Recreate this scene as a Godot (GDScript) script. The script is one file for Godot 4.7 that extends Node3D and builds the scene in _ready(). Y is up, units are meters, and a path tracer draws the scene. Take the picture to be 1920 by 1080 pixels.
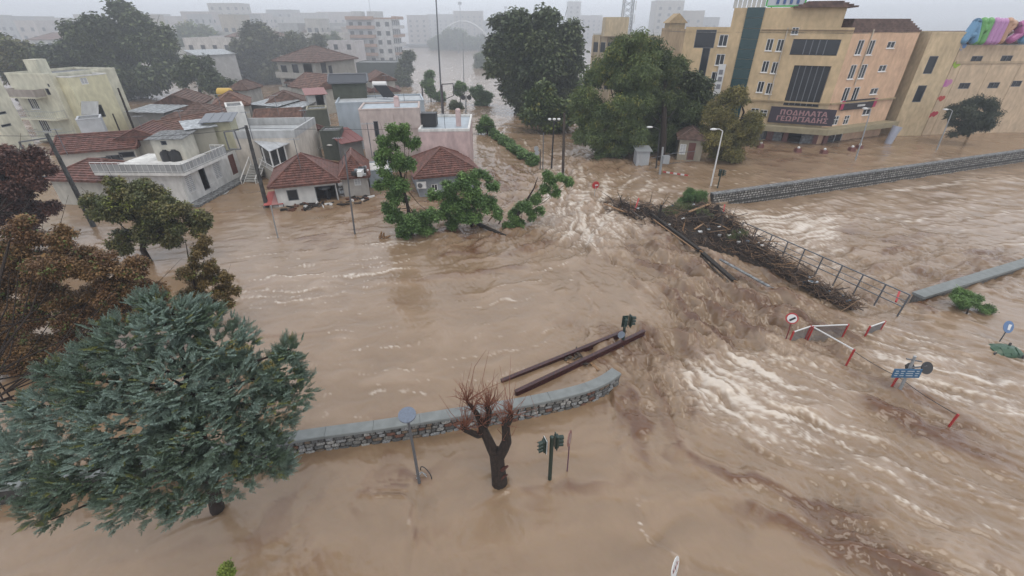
extends Node3D
# ---- camera model: pixels of the 1920 x 1080 photograph give directions, distances come from the water, walls and usual sizes
const F := 845.0
const CH := 14.5
var TH := atan(500.0 / 845.0)
var rng := RandomNumberGenerator.new()
var M := {}
var T := {}
var cache := {}

func ray(px: float, py: float) -> Vector3:
	var x := (px - 960.0) / F
	var y := -(py - 540.0) / F
	return Vector3(x, y * cos(TH) - sin(TH), -(cos(TH) + y * sin(TH)))
func P(px: float, py: float, h := 0.0) -> Vector3:      # the point at height h
	var d := ray(px, py)
	return Vector3(0, CH, 0) + d * ((h - CH) / d.y)
func Z(px: float, py: float, z: float) -> Vector3:      # the point at depth z
	var d := ray(px, py)
	return Vector3(0, CH, 0) + d * (z / d.z)
func mpp(p: Vector3) -> float:                          # metres for one photograph pixel at p
	return (-p.z * cos(TH) + (CH - p.y) * sin(TH)) / F

# ---- mesh builder, corners given counter-clockwise seen from outside
class MB:
	var v := PackedVector3Array()
	var n := PackedVector3Array()
	var c := PackedColorArray()
	var col := Color.WHITE
	var use_c := false
	func tri(a: Vector3, b: Vector3, d: Vector3) -> void:
		var m := (b - a).cross(d - a).normalized()
		tri_n(a, b, d, m, m, m)
	func tri_n(a: Vector3, b: Vector3, d: Vector3, na: Vector3, nb: Vector3, nd: Vector3) -> void:
		v.append(a); v.append(d); v.append(b)
		n.append(na); n.append(nd); n.append(nb)
		if use_c:
			c.append(col); c.append(col); c.append(col)
	func quad(a: Vector3, b: Vector3, d: Vector3, e: Vector3) -> void:
		tri(a, b, d); tri(a, d, e)
	func hexa(b: Array, t: Array) -> void:               # four bottom and four top corners, counter-clockwise from above
		quad(b[3], b[2], b[1], b[0]); quad(t[0], t[1], t[2], t[3])
		for i in 4:
			var j := (i + 1) % 4
			quad(b[i], b[j], t[j], t[i])
	func box(o: Vector3, x: Vector3, y: Vector3, z: Vector3) -> void:   # centre and half axes
		hexa([o - x - y + z, o + x - y + z, o + x - y - z, o - x - y - z], [o - x + y + z, o + x + y + z, o + x + y - z, o - x + y - z])
	func cube(o: Vector3, sx: float, sy: float, sz: float) -> void:
		box(o, Vector3(sx / 2, 0, 0), Vector3(0, sy / 2, 0), Vector3(0, 0, sz / 2))
	func bar(a: Vector3, b: Vector3, w: float, h: float, up := Vector3.UP) -> void:
		var d := (b - a)
		var l := d.length()
		d = d / l
		if absf(d.dot(up)) > 0.97: up = Vector3.RIGHT
		var s := d.cross(up).normalized()
		var u := s.cross(d)
		box((a + b) / 2, s * w / 2, u * h / 2, -d * l / 2)
	func tube(pts: Array, rad: Array, sides := 8, caps := true) -> void:
		var rings := []
		var nor := []
		var ref := Vector3(0.31, 0.2, 0.93)
		for i in pts.size():
			var d: Vector3 = (pts[mini(i + 1, pts.size() - 1)] - pts[maxi(i - 1, 0)]).normalized()
			var s := d.cross(ref).normalized()
			if absf(d.dot(ref)) > 0.95: s = d.cross(Vector3.RIGHT).normalized()
			var u := d.cross(s)
			var r := []
			var m := []
			for k in sides:
				var a := TAU * k / sides
				var q := s * cos(a) + u * sin(a)
				r.append(pts[i] + q * rad[i]); m.append(q)
			rings.append(r); nor.append(m)
		for i in pts.size() - 1:
			for k in sides:
				var j := (k + 1) % sides
				tri_n(rings[i][k], rings[i][j], rings[i + 1][j], nor[i][k], nor[i][j], nor[i + 1][j])
				tri_n(rings[i][k], rings[i + 1][j], rings[i + 1][k], nor[i][k], nor[i + 1][j], nor[i + 1][k])
		if caps:
			var e := pts.size() - 1
			for k in sides:
				var j := (k + 1) % sides
				tri(pts[0], rings[0][j], rings[0][k])
				tri(pts[e], rings[e][k], rings[e][j])
	func disc(o: Vector3, nrm: Vector3, r: float, thick: float, sides := 20, ry := 1.0) -> void:
		nrm = nrm.normalized()
		var s := nrm.cross(Vector3.UP).normalized()
		if absf(nrm.y) > 0.97: s = Vector3.RIGHT
		var u := s.cross(nrm) * ry
		for k in sides:
			var a := TAU * k / sides
			var b := TAU * (k + 1) / sides
			var pa := o + (s * cos(a) + u * sin(a)) * r
			var pb := o + (s * cos(b) + u * sin(b)) * r
			var t := nrm * thick
			tri(o + t, pb + t, pa + t); tri(o - t, pa - t, pb - t)
			quad(pa - t, pa + t, pb + t, pb - t)
	func ball(o: Vector3, r: Vector3, rows := 8, cols := 12) -> void:
		for i in rows:
			for k in cols:
				var q := []
				for e in [[i, k], [i, k + 1], [i + 1, k + 1], [i + 1, k]]:
					var t = PI * e[0] / rows
					var a = TAU * e[1] / cols
					q.append(Vector3(sin(t) * cos(a), cos(t), -sin(t) * sin(a)))
				if i > 0: tri_n(o + q[0] * r, o + q[2] * r, o + q[1] * r, q[0], q[2], q[1])
				if i < rows - 1: tri_n(o + q[0] * r, o + q[3] * r, o + q[2] * r, q[0], q[3], q[2])
	func prism(poly: Array, y0: float, y1: float) -> void:  # plan outline as Vector3, any order
		var pp := PackedVector2Array()
		for p in poly: pp.append(Vector2(p.x, p.z))
		if Geometry2D.is_polygon_clockwise(pp):
			pp.reverse()
		for i in pp.size():
			var a := pp[i]
			var b := pp[(i + 1) % pp.size()]
			quad(Vector3(b.x, y0, b.y), Vector3(a.x, y0, a.y), Vector3(a.x, y1, a.y), Vector3(b.x, y1, b.y))
		var ix := Geometry2D.triangulate_polygon(pp)
		for i in range(0, ix.size(), 3):
			var q := [pp[ix[i]], pp[ix[i + 1]], pp[ix[i + 2]]]
			for s in [[y1, 1.0], [y0, -1.0]]:
				var m := Vector3(0, s[1], 0)
				var w := []
				for e in q: w.append(Vector3(e.x, s[0], e.y))
				if (w[1] - w[0]).cross(w[2] - w[0]).dot(m) < 0: w = [w[0], w[2], w[1]]
				tri(w[0], w[1], w[2])
	func mesh(off := Vector3.ZERO) -> ArrayMesh:
		var arr := []
		arr.resize(Mesh.ARRAY_MAX)
		var w := v
		if off != Vector3.ZERO:
			w = PackedVector3Array()
			w.resize(v.size())
			for i in v.size(): w[i] = v[i] - off
		arr[Mesh.ARRAY_VERTEX] = w
		arr[Mesh.ARRAY_NORMAL] = n
		if use_c: arr[Mesh.ARRAY_COLOR] = c
		var am := ArrayMesh.new()
		am.add_surface_from_arrays(Mesh.PRIMITIVE_TRIANGLES, arr)
		return am

# ---- nodes
func tag(o: Node3D, label: String, category: String, group := "") -> void:
	o.set_meta("label", label); o.set_meta("category", category)
	if group: o.set_meta("group", group)
var used := {}
func numbered(called: String) -> String:
	used[called] = used.get(called, -1) + 1
	return called if used[called] == 0 else "%s_%03d" % [called, used[called]]
func thing(called: String, label: String, category: String, at := Vector3.ZERO, group := "") -> Node3D:
	var o := Node3D.new()
	o.name = numbered(called)
	add_child(o)
	o.position = at
	tag(o, label, category, group)
	return o
func org(o: Node) -> Vector3:
	var p := Vector3.ZERO
	while o != self:
		p += o.position
		o = o.get_parent()
	return p
func part(parent: Node, called: String, mb: MB, m: Material) -> MeshInstance3D:   # mb is in world coordinates
	var o := MeshInstance3D.new()
	o.name = called
	o.mesh = mb.mesh(org(parent))
	o.material_override = m
	parent.add_child(o, true)
	return o
func solo(called: String, label: String, category: String, mb: MB, m: Material, at: Vector3, group := "") -> MeshInstance3D:
	var o := MeshInstance3D.new()
	o.name = numbered(called)
	o.mesh = mb.mesh(at)
	o.position = at
	o.material_override = m
	add_child(o)
	tag(o, label, category, group)
	return o
func structure(called: String, mb: MB, m: Material) -> MeshInstance3D:
	var o := MeshInstance3D.new()
	o.name = numbered(called)
	o.mesh = mb.mesh()
	o.material_override = m
	add_child(o)
	o.set_meta("kind", "structure")
	return o
func inst(parent: Node, called: String, mesh: Mesh, m: Material, t: Transform3D) -> MeshInstance3D:   # t in world
	var o := MeshInstance3D.new()
	o.name = called
	o.mesh = mesh
	o.material_override = m
	o.transform = Transform3D(t.basis, t.origin - org(parent))
	parent.add_child(o, true)
	return o

# ---- materials
func noise_tex(sd: int, freq: float, lo: float, hi: float, oct := 4, size := 256, cell := false) -> ImageTexture:
	var f := FastNoiseLite.new()
	f.seed = sd
	f.frequency = freq
	f.noise_type = FastNoiseLite.TYPE_CELLULAR if cell else FastNoiseLite.TYPE_SIMPLEX_SMOOTH
	f.fractal_octaves = oct
	var im := f.get_seamless_image(size, size)
	var d := im.get_data()
	var o := PackedByteArray()
	o.resize(d.size() * 3)
	for i in d.size():
		var q := int(255.0 * lerpf(lo, hi, d[i] / 255.0))
		o[i * 3] = q; o[i * 3 + 1] = q; o[i * 3 + 2] = q
	var im2 := Image.create_from_data(size, size, false, Image.FORMAT_RGB8, o)
	im2.generate_mipmaps()
	return ImageTexture.create_from_image(im2)
func normal_tex(sd: int, freq: float, strength: float) -> ImageTexture:
	var f := FastNoiseLite.new()
	f.seed = sd
	f.frequency = freq
	f.fractal_octaves = 4
	var im := f.get_seamless_image(256, 256)
	im.convert(Image.FORMAT_RGBA8)
	im.bump_map_to_normal_map(strength)
	im.generate_mipmaps()
	return ImageTexture.create_from_image(im)
func mat(lin: Color, rough := 0.8, tex := "", scale := Vector3.ONE, metal := 0.0) -> StandardMaterial3D:
	var m := StandardMaterial3D.new()
	m.albedo_color = lin.linear_to_srgb()
	m.roughness = rough
	m.metallic = metal
	if tex:
		m.albedo_texture = T[tex]
		m.uv1_triplanar = true
		m.uv1_world_triplanar = true
		m.uv1_scale = scale
	return m
func plaster(r: float, g: float, b: float) -> StandardMaterial3D:
	var key := "plaster%.3f%.3f%.3f" % [r, g, b]
	if not M.has(key):
		var m := mat(Color(r, g, b), 0.85, "stain", Vector3(0.13, 0.06, 0.13))
		m.detail_enabled = true
		m.detail_albedo = T.grain
		m.detail_blend_mode = BaseMaterial3D.BLEND_MODE_MUL
		M[key] = m
	return M[key]
func paint(r: float, g: float, b: float, rough := 0.5, metal := 0.0) -> StandardMaterial3D:
	var key := "paint%.3f%.3f%.3f%.2f%.2f" % [r, g, b, rough, metal]
	if not M.has(key): M[key] = mat(Color(r, g, b), rough, "grain", Vector3(0.8, 0.8, 0.8), metal)
	return M[key]

func make_materials() -> void:
	T.stain = noise_tex(3, 0.012, 0.87, 1.0, 5)
	T.grain = noise_tex(4, 0.05, 0.84, 1.0, 4)
	T.blotch = noise_tex(5, 0.02, 0.45, 1.0, 5)
	T.ripple = normal_tex(6, 0.03, 5.0)
	T.bump = normal_tex(7, 0.06, 6.0)
	M.concrete = mat(Color(0.27, 0.28, 0.29), 0.85, "blotch", Vector3(0.5, 0.5, 0.5))
	M.coping = mat(Color(0.19, 0.205, 0.205), 0.7, "stain", Vector3(0.5, 0.5, 0.5))
	M.mortar = mat(Color(0.07, 0.065, 0.06), 0.9, "blotch", Vector3(1, 1, 1))
	M.tiles = mat(Color(0.22, 0.09, 0.068), 0.65, "blotch", Vector3(0.35, 0.35, 0.35))
	M.tiles_old = mat(Color(0.25, 0.135, 0.1), 0.8, "blotch", Vector3(0.25, 0.25, 0.25))
	M.tiles_brown = mat(Color(0.2, 0.12, 0.095), 0.8, "blotch", Vector3(0.25, 0.25, 0.25))
	M.metal_roof = mat(Color(0.5, 0.53, 0.55), 0.35, "blotch", Vector3(0.3, 0.3, 0.3), 0.3)
	M.blue_roof = mat(Color(0.36, 0.41, 0.46), 0.5, "stain", Vector3(0.3, 0.1, 0.3))
	M.glass = mat(Color(0.02, 0.024, 0.03), 0.08)
	M.white_frame = mat(Color(0.62, 0.62, 0.62), 0.5)
	M.wood = mat(Color(0.1, 0.075, 0.06), 0.9, "blotch", Vector3(1.2, 0.2, 1.2))
	M.dark_wood = mat(Color(0.035, 0.026, 0.02), 0.85, "blotch", Vector3(2, 0.5, 2))
	M.bark = mat(Color(0.045, 0.028, 0.02), 0.95, "blotch", Vector3(2, 0.6, 2))
	M.bark.normal_enabled = true
	M.bark.normal_texture = T.bump
	M.fresh_wood = mat(Color(0.42, 0.24, 0.12), 0.8, "blotch", Vector3(2, 2, 2))
	M.steel = mat(Color(0.16, 0.17, 0.19), 0.45, "grain", Vector3(1, 1, 1), 0.4)
	M.galv = mat(Color(0.36, 0.38, 0.4), 0.45, "grain", Vector3(1, 1, 1), 0.3)
	M.black_metal = mat(Color(0.02, 0.02, 0.022), 0.5)
	M.rail = mat(Color(0.075, 0.018, 0.018), 0.4, "blotch", Vector3(1.5, 1.5, 1.5))
	M.signal = mat(Color(0.012, 0.028, 0.022), 0.4)
	M.red = mat(Color(0.4, 0.03, 0.03), 0.5, "grain", Vector3(2, 2, 2))
	M.white = mat(Color(0.68, 0.68, 0.68), 0.5, "grain", Vector3(2, 2, 2))
	M.leaf = mat(Color.WHITE, 0.55)
	M.leaf.vertex_color_use_as_albedo = true
	M.leaf.backlight_enabled = true
	M.leaf.backlight = Color(0.16, 0.16, 0.06)
	M.needle = mat(Color.WHITE, 0.6)
	M.needle.vertex_color_use_as_albedo = true
	M.tinted = mat(Color.WHITE, 0.85, "grain", Vector3(2, 2, 2))
	M.tinted.vertex_color_use_as_albedo = true

# ---- water: level, flow, chop and foam are interpolated from readings over the whole flood, waves are real relief
const X0 := -90.0
const Z0 := -6.0
const NX := 220
const NZ := 135
var fl_x := PackedFloat32Array()
var fl_z := PackedFloat32Array()
var f_chop := PackedFloat32Array()
var f_foam := PackedFloat32Array()
var f_silt := PackedFloat32Array()
var f_side := PackedFloat32Array()
var edge := PackedVector2Array()
var bankx := 0.0
var bank0 := 0.0
var bank1 := 0.0
var wn := FastNoiseLite.new()
var wn2 := FastNoiseLite.new()
var wn3 := FastNoiseLite.new()

func side_of(p: Vector2) -> float:                       # metres inside (+) the lower stream, outside (-) on the upper flood
	var best := 1e9
	for i in 17:
		best = minf(best, p.distance_squared_to(Geometry2D.get_closest_point_to_segment(p, edge[i], edge[i + 1])))
	return sqrt(best) * (1.0 if Geometry2D.is_point_in_polygon(p, edge) else -1.0)

func water_fields() -> void:
	for q in [[-500, 1010], [0, 915], [300, 872], [555, 822], [720, 800], [870, 775], [980, 757], [1080, 735], [1130, 718], [1157, 700], [1215, 640], [1290, 580], [1385, 540], [1330, 480], [1240, 420], [1338, 364], [1600, 327], [1920, 282], [2400, 215]]:
		var p := P(q[0], q[1], 0.3 if q[0] > 1300 and q[1] < 365 else 0.0)
		if q[0] > 1300 and q[1] < 365: p += Vector3(-0.05, 0, -0.2)
		edge.append(Vector2(p.x, p.z))
	for e in [Vector2(300, -60), Vector2(300, 60), Vector2(-200, 60), Vector2(-200, -6)]: edge.append(e)
	# px, py, flow in pixels, chop (m), foam, silt
	var pts := [[600, 500, -1, .12, .05, .2, .2], [800, 550, -1, .15, .05, .15, .3], [500, 620, -1, .1, .05, .1, .3], [900, 650, -1, .2, .05, .25, .1], [700, 720, -1, .12, .05, .35, .1], [1000, 560, -1, .25, .05, .2, .1], [450, 450, -1, .12, .05, .15, .3], [640, 440, -1, .1, .12, .2, .6], [720, 470, -1, .1, .06, .45, .2], [560, 540, -1, .1, .06, .55, .2], [1000, 720, -1, .3, .03, .1, 0], [620, 780, -1, .1, .04, .25, .1],
		[900, 445, -1, .2, .2, .2, .8], [1000, 455, -.8, .5, .22, .2, .7], [950, 480, -1, .25, .1, .2, .6], [1050, 500, -.9, .35, .1, .3, .2],
		[950, 280, .3, 1, .12, .35, .2], [1000, 240, .3, 1, .1, .3, .1], [900, 180, .3, 1, .12, .35, .1], [870, 120, .2, 1, .15, .5, 0], [800, 130, -.3, 1, .15, .4, 0], [920, 300, .4, 1, .1, .25, .2], [1060, 330, .2, 1, .18, .7, .1], [960, 330, .5, .6, .2, .2, .8], [1140, 310, -.6, .4, .2, .3, .5], [1200, 340, -.6, .5, .12, .6, .2],
		[1100, 380, -.1, 1, .2, .7, .1], [1090, 430, .1, 1, .25, .9, .1], [1040, 430, -.6, .5, .2, .6, .3], [1150, 440, .5, .7, .25, .7, .3], [1200, 470, .6, .7, .32, .5, .6], [1260, 500, .7, .6, .34, .3, .8], [1320, 550, .8, .5, .36, .2, 1], [1200, 510, .7, .5, .2, .3, .6], [1120, 520, .5, .4, .08, .1, .2], [1180, 570, .3, .6, .06, .1, .1], [1450, 580, .8, .5, .36, .15, .9], [1330, 600, .6, .6, .38, .1, 1], [1560, 620, .9, .4, .3, .3, .7], [1650, 570, 1, .3, .15, .3, .3],
		[1700, 640, 1, .35, .16, .6, .1], [1850, 720, 1, .3, .16, .6, .1], [1760, 690, 1, .3, .16, .6, .1], [1550, 700, .9, .4, .12, .5, .1], [1400, 680, .7, .6, .16, .95, 0], [1330, 720, .6, .7, .2, .95, 0], [1420, 760, .8, .5, .14, .9, 0], [1240, 660, .3, .9, .34, .15, 1], [1230, 720, .1, 1, .32, .1, 1], [1290, 690, .4, .8, .22, .8, .2], [1240, 790, 0, 1, .14, .05, .7], [1180, 720, .6, .5, .14, 0, .6],
		[1500, 800, .9, .45, .12, .7, 0], [1620, 830, .9, .45, .12, .6, .1], [1700, 900, .9, .5, .14, .5, .2], [1850, 1000, .9, .5, .14, .35, .3], [1600, 950, .9, .55, .18, .1, 1], [1500, 900, .9, .45, .14, .15, .9], [1400, 880, 1, .35, .13, .05, 1], [1300, 830, .8, .4, .08, .15, .5], [1700, 1030, .9, .55, .2, .05, 1], [1720, 770, .8, .6, .2, .05, 1], [1820, 820, .9, .5, .16, .1, .9], [1900, 860, .9, .5, .16, .2, .7], [1880, 920, .9, .5, .12, .4, .1], [1640, 1040, .8, .6, .2, .1, 1],
		[1300, 950, .8, -.3, .025, 0, 0], [1100, 950, -1, .1, .03, 0, .2], [900, 960, -1, .2, .04, 0, .2], [700, 880, -.8, -.4, .06, 0, .45], [600, 930, .2, 1, .07, 0, .5], [680, 980, 1, .5, .05, .02, .35], [1500, 1040, .8, .3, .015, 0, 0], [1100, 790, -1, .2, .03, 0, .1], [650, 840, -1, .1, .05, 0, .35], [1080, 890, -1, -.05, .06, 0, .5], [1150, 1000, -1, .3, .025, 0, .1], [400, 1050, -1, .2, .03, 0, .3],
		[1450, 400, -1, .2, .1, .9, 0], [1540, 405, -1, .25, .1, 1, 0], [1420, 360, -1, .15, .08, .3, .2], [1700, 450, -1, .3, .2, .35, .5], [1850, 400, -1, .2, .12, .45, .2], [1600, 490, -1, .4, .2, .5, .3], [1750, 500, -.8, .4, .22, .4, .5], [1850, 470, -1, .3, .2, .35, .5], [1900, 330, -1, .15, .09, .45, .1], [1700, 370, -1, .15, .09, .45, .1], [1640, 430, -1, .2, .16, .1, .7], [1690, 540, -.5, .7, .2, .2, .7],
		[1500, 310, -1, .15, .06, .2, .3], [1800, 275, -1, .1, .05, .15, .1], [1450, 295, -1, .2, .1, .1, .9], [1280, 340, -1, .3, .07, .3, .2], [100, 420, -1, .1, .04, .1, .2], [300, 560, -1, .1, .04, .1, .2], [1800, 600, .9, .3, .1, .3, .2], [1900, 580, 1, .2, .06, .1, .1]]
	var n := pts.size()
	var ax := PackedFloat32Array()
	for q in pts:
		var p := P(q[0], q[1])
		var e := P(q[0] + q[2] * 6.0, q[1] + q[3] * 6.0 * 0.7)
		var d := Vector2(e.x - p.x, e.z - p.z).normalized()
		ax.append_array(PackedFloat32Array([p.x, p.z, d.x, d.y, q[4] * (1.45 if q[4] > 0.28 else (1.3 if q[4] > 0.17 else (0.75 if q[4] < 0.07 else 1.0))), q[5], q[6]]))
	for a in [fl_x, fl_z, f_chop, f_foam, f_silt, f_side]: pass
	fl_x.resize(NX * NZ); fl_z.resize(NX * NZ); f_chop.resize(NX * NZ); f_foam.resize(NX * NZ); f_silt.resize(NX * NZ); f_side.resize(NX * NZ)
	for j in NZ:
		for i in NX:
			var x := X0 + i
			var z := Z0 - j
			var s := 0.0; var a := 0.0; var b := 0.0; var c := 0.0; var d := 0.0; var e := 0.0
			for k in n:
				var o := k * 7
				var dx := ax[o] - x
				var dz := (ax[o + 1] - z) * 0.8
				var w := dx * dx + dz * dz + 0.25
				w = 1.0 / (w * w)
				s += w; a += w * ax[o + 2]; b += w * ax[o + 3]; c += w * ax[o + 4]; d += w * ax[o + 5]; e += w * ax[o + 6]
			var id := j * NX + i
			var fl := Vector2(a, b).normalized()
			fl_x[id] = fl.x; fl_z[id] = fl.y; f_chop[id] = c / s; f_foam[id] = d / s; f_silt[id] = e / s
			f_side[id] = side_of(Vector2(x, z))

func level(x: float, z: float, coarse: float) -> float:
	var sd := coarse
	if absf(sd) < 4.0: sd = side_of(Vector2(x, z))
	var low := -0.6 - 0.5 * smoothstep(18.0, 26.0, x) * smoothstep(-0.25, 0.25, bank0 - z - (x - bankx) * bank1)
	var w := 0.2 if x < 4.6 or (x > 19.0 and z < -38.0) else 1.5
	return low * smoothstep(-w, w, sd)

func build_water() -> void:
	water_fields()
	var ba := P(1722, 553, -0.2)
	var bb := P(1920, 492, -0.2)
	bankx = ba.x; bank0 = ba.z; bank1 = -(bb.z - ba.z) / (bb.x - ba.x)
	wn.seed = 11; wn.frequency = 1.0; wn.fractal_octaves = 3
	wn2.seed = 12; wn2.frequency = 1.0; wn2.fractal_octaves = 2
	wn3.seed = 13; wn3.frequency = 1.0; wn3.fractal_octaves = 3
	var xs := PackedFloat32Array()
	var right := PackedFloat32Array()
	var x := 5.0
	var st := 0.105
	while x < 420.0:
		right.append(x)
		x += st
		if x > 24.0: st *= 1.011 if x < 110.0 else 1.06
	for i in range(right.size() - 1, 0, -1): xs.append(10.0 - right[i])
	xs.append_array(right)
	var zs := PackedFloat32Array()
	var z := -5.0
	while z > -700.0:
		zs.append(z)
		z -= 0.06 + (z * z + 210.0) / 6540.0 * 0.55
	var nx := xs.size()
	var nz := zs.size()
	print("water grid ", nx, " x ", nz)
	var hh := PackedFloat32Array(); hh.resize(nx * nz)
	var cc := PackedColorArray(); cc.resize(nx * nz)
	var base := Color(0.222, 0.152, 0.097)
	var silt := Color(0.108, 0.053, 0.028)
	var foam := Color(0.56, 0.495, 0.43)
	var pale := Color(0.34, 0.265, 0.205)
	var hit := {}
	for q in [[787, 906, -.6, .08], [937, 905, -.6, .34], [1031, 899, -.6, .09], [1064, 883, -.6, .05], [1168, 648, 0, .09], [1474, 640, -.5, .06], [1684, 738, -.6, .12], [1586, 684, -.6, .1], [1668, 730, -.6, .12], [1778, 800, -.6, .1], [1508, 637, -.6, .1], [1874, 642, -.6, .06], [1883, 658, -.6, .6], [520, 446, 0, .07], [664, 440, 0, .1], [772, 438, 0, .5], [884, 424, 0, .6], [962, 425, 0, .5], [1056, 326, 0, .25], [1034, 315, 0, .2], [1272, 1130, -.6, .06], [408, 955, -.6, .3], [1812, 592, -.6, .6], [800, 890, -.6, .12]]:
		var p := P(q[0], q[1], q[2])
		for dz in range(-4, 5):
			for dx in range(-4, 5):
				var key := clampi(int(Z0 - p.z) + dz, 0, NZ - 1) * NX + clampi(int(p.x - X0) + dx, 0, NX - 1)
				if not hit.has(key): hit[key] = []
				hit[key].append([p.x, p.z, q[3]])
	for j in nz:
		z = zs[j]
		var gz := clampf(Z0 - z, 0.0, NZ - 1.001)
		var jz := int(gz)
		var tz := gz - jz
		for i in nx:
			x = xs[i]
			var gx := clampf(x - X0, 0.0, NX - 1.001)
			var jx := int(gx)
			var tx := gx - jx
			var id := jz * NX + jx
			var w00 := (1.0 - tx) * (1.0 - tz); var w10 := tx * (1.0 - tz); var w01 := (1.0 - tx) * tz; var w11 := tx * tz
			var chop := f_chop[id] * w00 + f_chop[id + 1] * w10 + f_chop[id + NX] * w01 + f_chop[id + NX + 1] * w11
			var fo := f_foam[id] * w00 + f_foam[id + 1] * w10 + f_foam[id + NX] * w01 + f_foam[id + NX + 1] * w11
			var si := f_silt[id] * w00 + f_silt[id + 1] * w10 + f_silt[id + NX] * w01 + f_silt[id + NX + 1] * w11
			var ux := fl_x[id] * w00 + fl_x[id + 1] * w10 + fl_x[id + NX] * w01 + fl_x[id + NX + 1] * w11
			var uz := fl_z[id] * w00 + fl_z[id + 1] * w10 + fl_z[id + NX] * w01 + fl_z[id + NX + 1] * w11
			# streaks: noise gathered along the flow line through this point
			var s1 := 0.0
			var s2 := 0.0
			var s3 := 0.0
			var step := 0.34 if z > -40.0 else 0.8
			var k1 := 1.5 if z > -40.0 else 0.8
			for dirn in [1.0, -1.0]:
				var qx := x + wn2.get_noise_2d(x * 0.35, z * 0.35) * 0.5
				var qz := z + wn2.get_noise_2d(x * 0.35 + 40.0, z * 0.35) * 0.5
				var vx = ux * dirn
				var vz = uz * dirn
				for k in 8:
					s1 += wn.get_noise_2d(qx * k1, qz * k1)
					s2 += wn2.get_noise_2d(qx * k1 * 0.37 + 90.0, qz * k1 * 0.37)
					if k < 4: s3 += wn3.get_noise_2d(qx * k1 * 2.1, qz * k1 * 2.1 + 30.0)
					qx += vx * step
					qz += vz * step
					if k == 1 or k == 3 or k == 5:
						var ii := clampi(int(Z0 - qz), 0, NZ - 1) * NX + clampi(int(qx - X0), 0, NX - 1)
						vx = lerpf(vx, fl_x[ii] * dirn, 0.6); vz = lerpf(vz, fl_z[ii] * dirn, 0.6)
			s1 *= 0.19
			s2 *= 0.12
			s3 *= 0.3
			var along := x * ux + z * uz
			var across := -x * uz + z * ux
			var big := wn3.get_noise_2d(x * 0.28 + s2 * 0.5, z * 0.28)
			var big2 := wn2.get_noise_2d(x * 0.33 + s2 * 1.2 + 200.0, z * 0.33)
			var mid := wn3.get_noise_2d(x * 0.8 + 50.0 + s1 * 0.4, z * 0.8)
			var ridge := 0.6 * (1.0 - absf(s1) * 2.6) + 0.3 * wn.get_noise_2d(x * 0.75 + 7.0 + s1 * 0.6, z * 0.75)
			var wild := smoothstep(0.28, 0.5, chop)
			var h := chop * (s1 * lerpf(0.75, 0.4, wild) + s2 * 1.0 + big * 1.25 + mid * lerpf(0.3, 0.7, wild) + s3 * lerpf(0.28, 0.12, wild) + ridge * 0.6 * smoothstep(0.06, 0.25, chop) + wn3.get_noise_2d(x * 2.3, z * 2.3 + s1) * 0.16 * wild)
			var jd := f_side[id]
			h += level(x, z, jd)
			var wk := 0.0
			if hit.has(id):
				for ob in hit[id]:      # wakes of what stands in the current
					var ex: float = x - ob[0]
					var ez: float = z - ob[1]
					var al := ex * ux + ez * uz
					var ac := absf(-ex * uz + ez * ux)
					var rr: float = ob[2]
					h += 0.16 * rr * exp(-((al + rr) * (al + rr) + ac * ac) / (1.6 * rr * rr)) * 2.0
					if al > -rr:
						var e := (ac - rr - 0.32 * (al + rr)) / (0.10 + 0.07 * (al + rr))
						var w := exp(-e * e) * exp(-al / (1.2 + rr * 3.0))
						h += 0.05 * w * minf(1.0, rr * 5.0)
						wk += w * 0.55
						if ac < rr: h -= 0.05 * exp(-al / (0.4 + rr)) * minf(1.0, rr * 4.0)
				si = minf(1.0, si + wk * 0.25)
			hh[j * nx + i] = h
			# colour: silt plumes and foam are matter carried along the streaks
			var fil := smoothstep(0.1, 0.45, s1 * 0.5 + s2 * 0.8) * smoothstep(0.25, 0.9, si)
			var sm := clampf((s2 * 1.5 + big2 * 0.9 + si * 1.2 - 0.62) * 1.1, 0.0, 1.0) * smoothstep(0.02, 0.5, si)
			sm = clampf(sm * 0.75 + fil * 0.5, 0.0, 1.0)
			var col := base.lerp(silt, sm)
			var v := 1.0 + s1 * 0.08 + s2 * 0.12 + big * 0.12
			col = Color(col.r * v, col.g * v, col.b * v)
			var soft := clampf((fo - 0.15) * 0.9 + s2 * 0.5 + big * 0.7 - 0.1, 0.0, 1.0) * smoothstep(0.05, 0.4, fo) * (1.0 - sm) * (1.0 - 0.8 * smoothstep(0.4, 0.9, si))
			col = col.lerp(pale, soft * 0.65)
			var fm := clampf((s1 * 1.5 + s3 * 0.5 + mid * 0.25 + fo * 1.3 - 0.92 + wk * 0.5) * 1.9, 0.0, 1.0) * smoothstep(0.02, 0.3, fo + wk) * (1.0 - sm) * (1.0 - smoothstep(0.2, 0.6, si))
			cc[j * nx + i] = col.lerp(foam, fm * 0.85)
	var vv := PackedVector3Array(); vv.resize(nx * nz)
	var nn := PackedVector3Array(); nn.resize(nx * nz)
	for j in nz:
		var ja := maxi(j - 1, 0)
		var jb := mini(j + 1, nz - 1)
		for i in nx:
			var ia := maxi(i - 1, 0)
			var ib := mini(i + 1, nx - 1)
			vv[j * nx + i] = Vector3(xs[i], hh[j * nx + i], zs[j])
			nn[j * nx + i] = Vector3(-(hh[j * nx + ib] - hh[j * nx + ia]) / (xs[ib] - xs[ia]), 1.0, -(hh[jb * nx + i] - hh[ja * nx + i]) / (zs[jb] - zs[ja])).normalized()
	var ix := PackedInt32Array(); ix.resize((nx - 1) * (nz - 1) * 6)
	var o := 0
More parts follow.
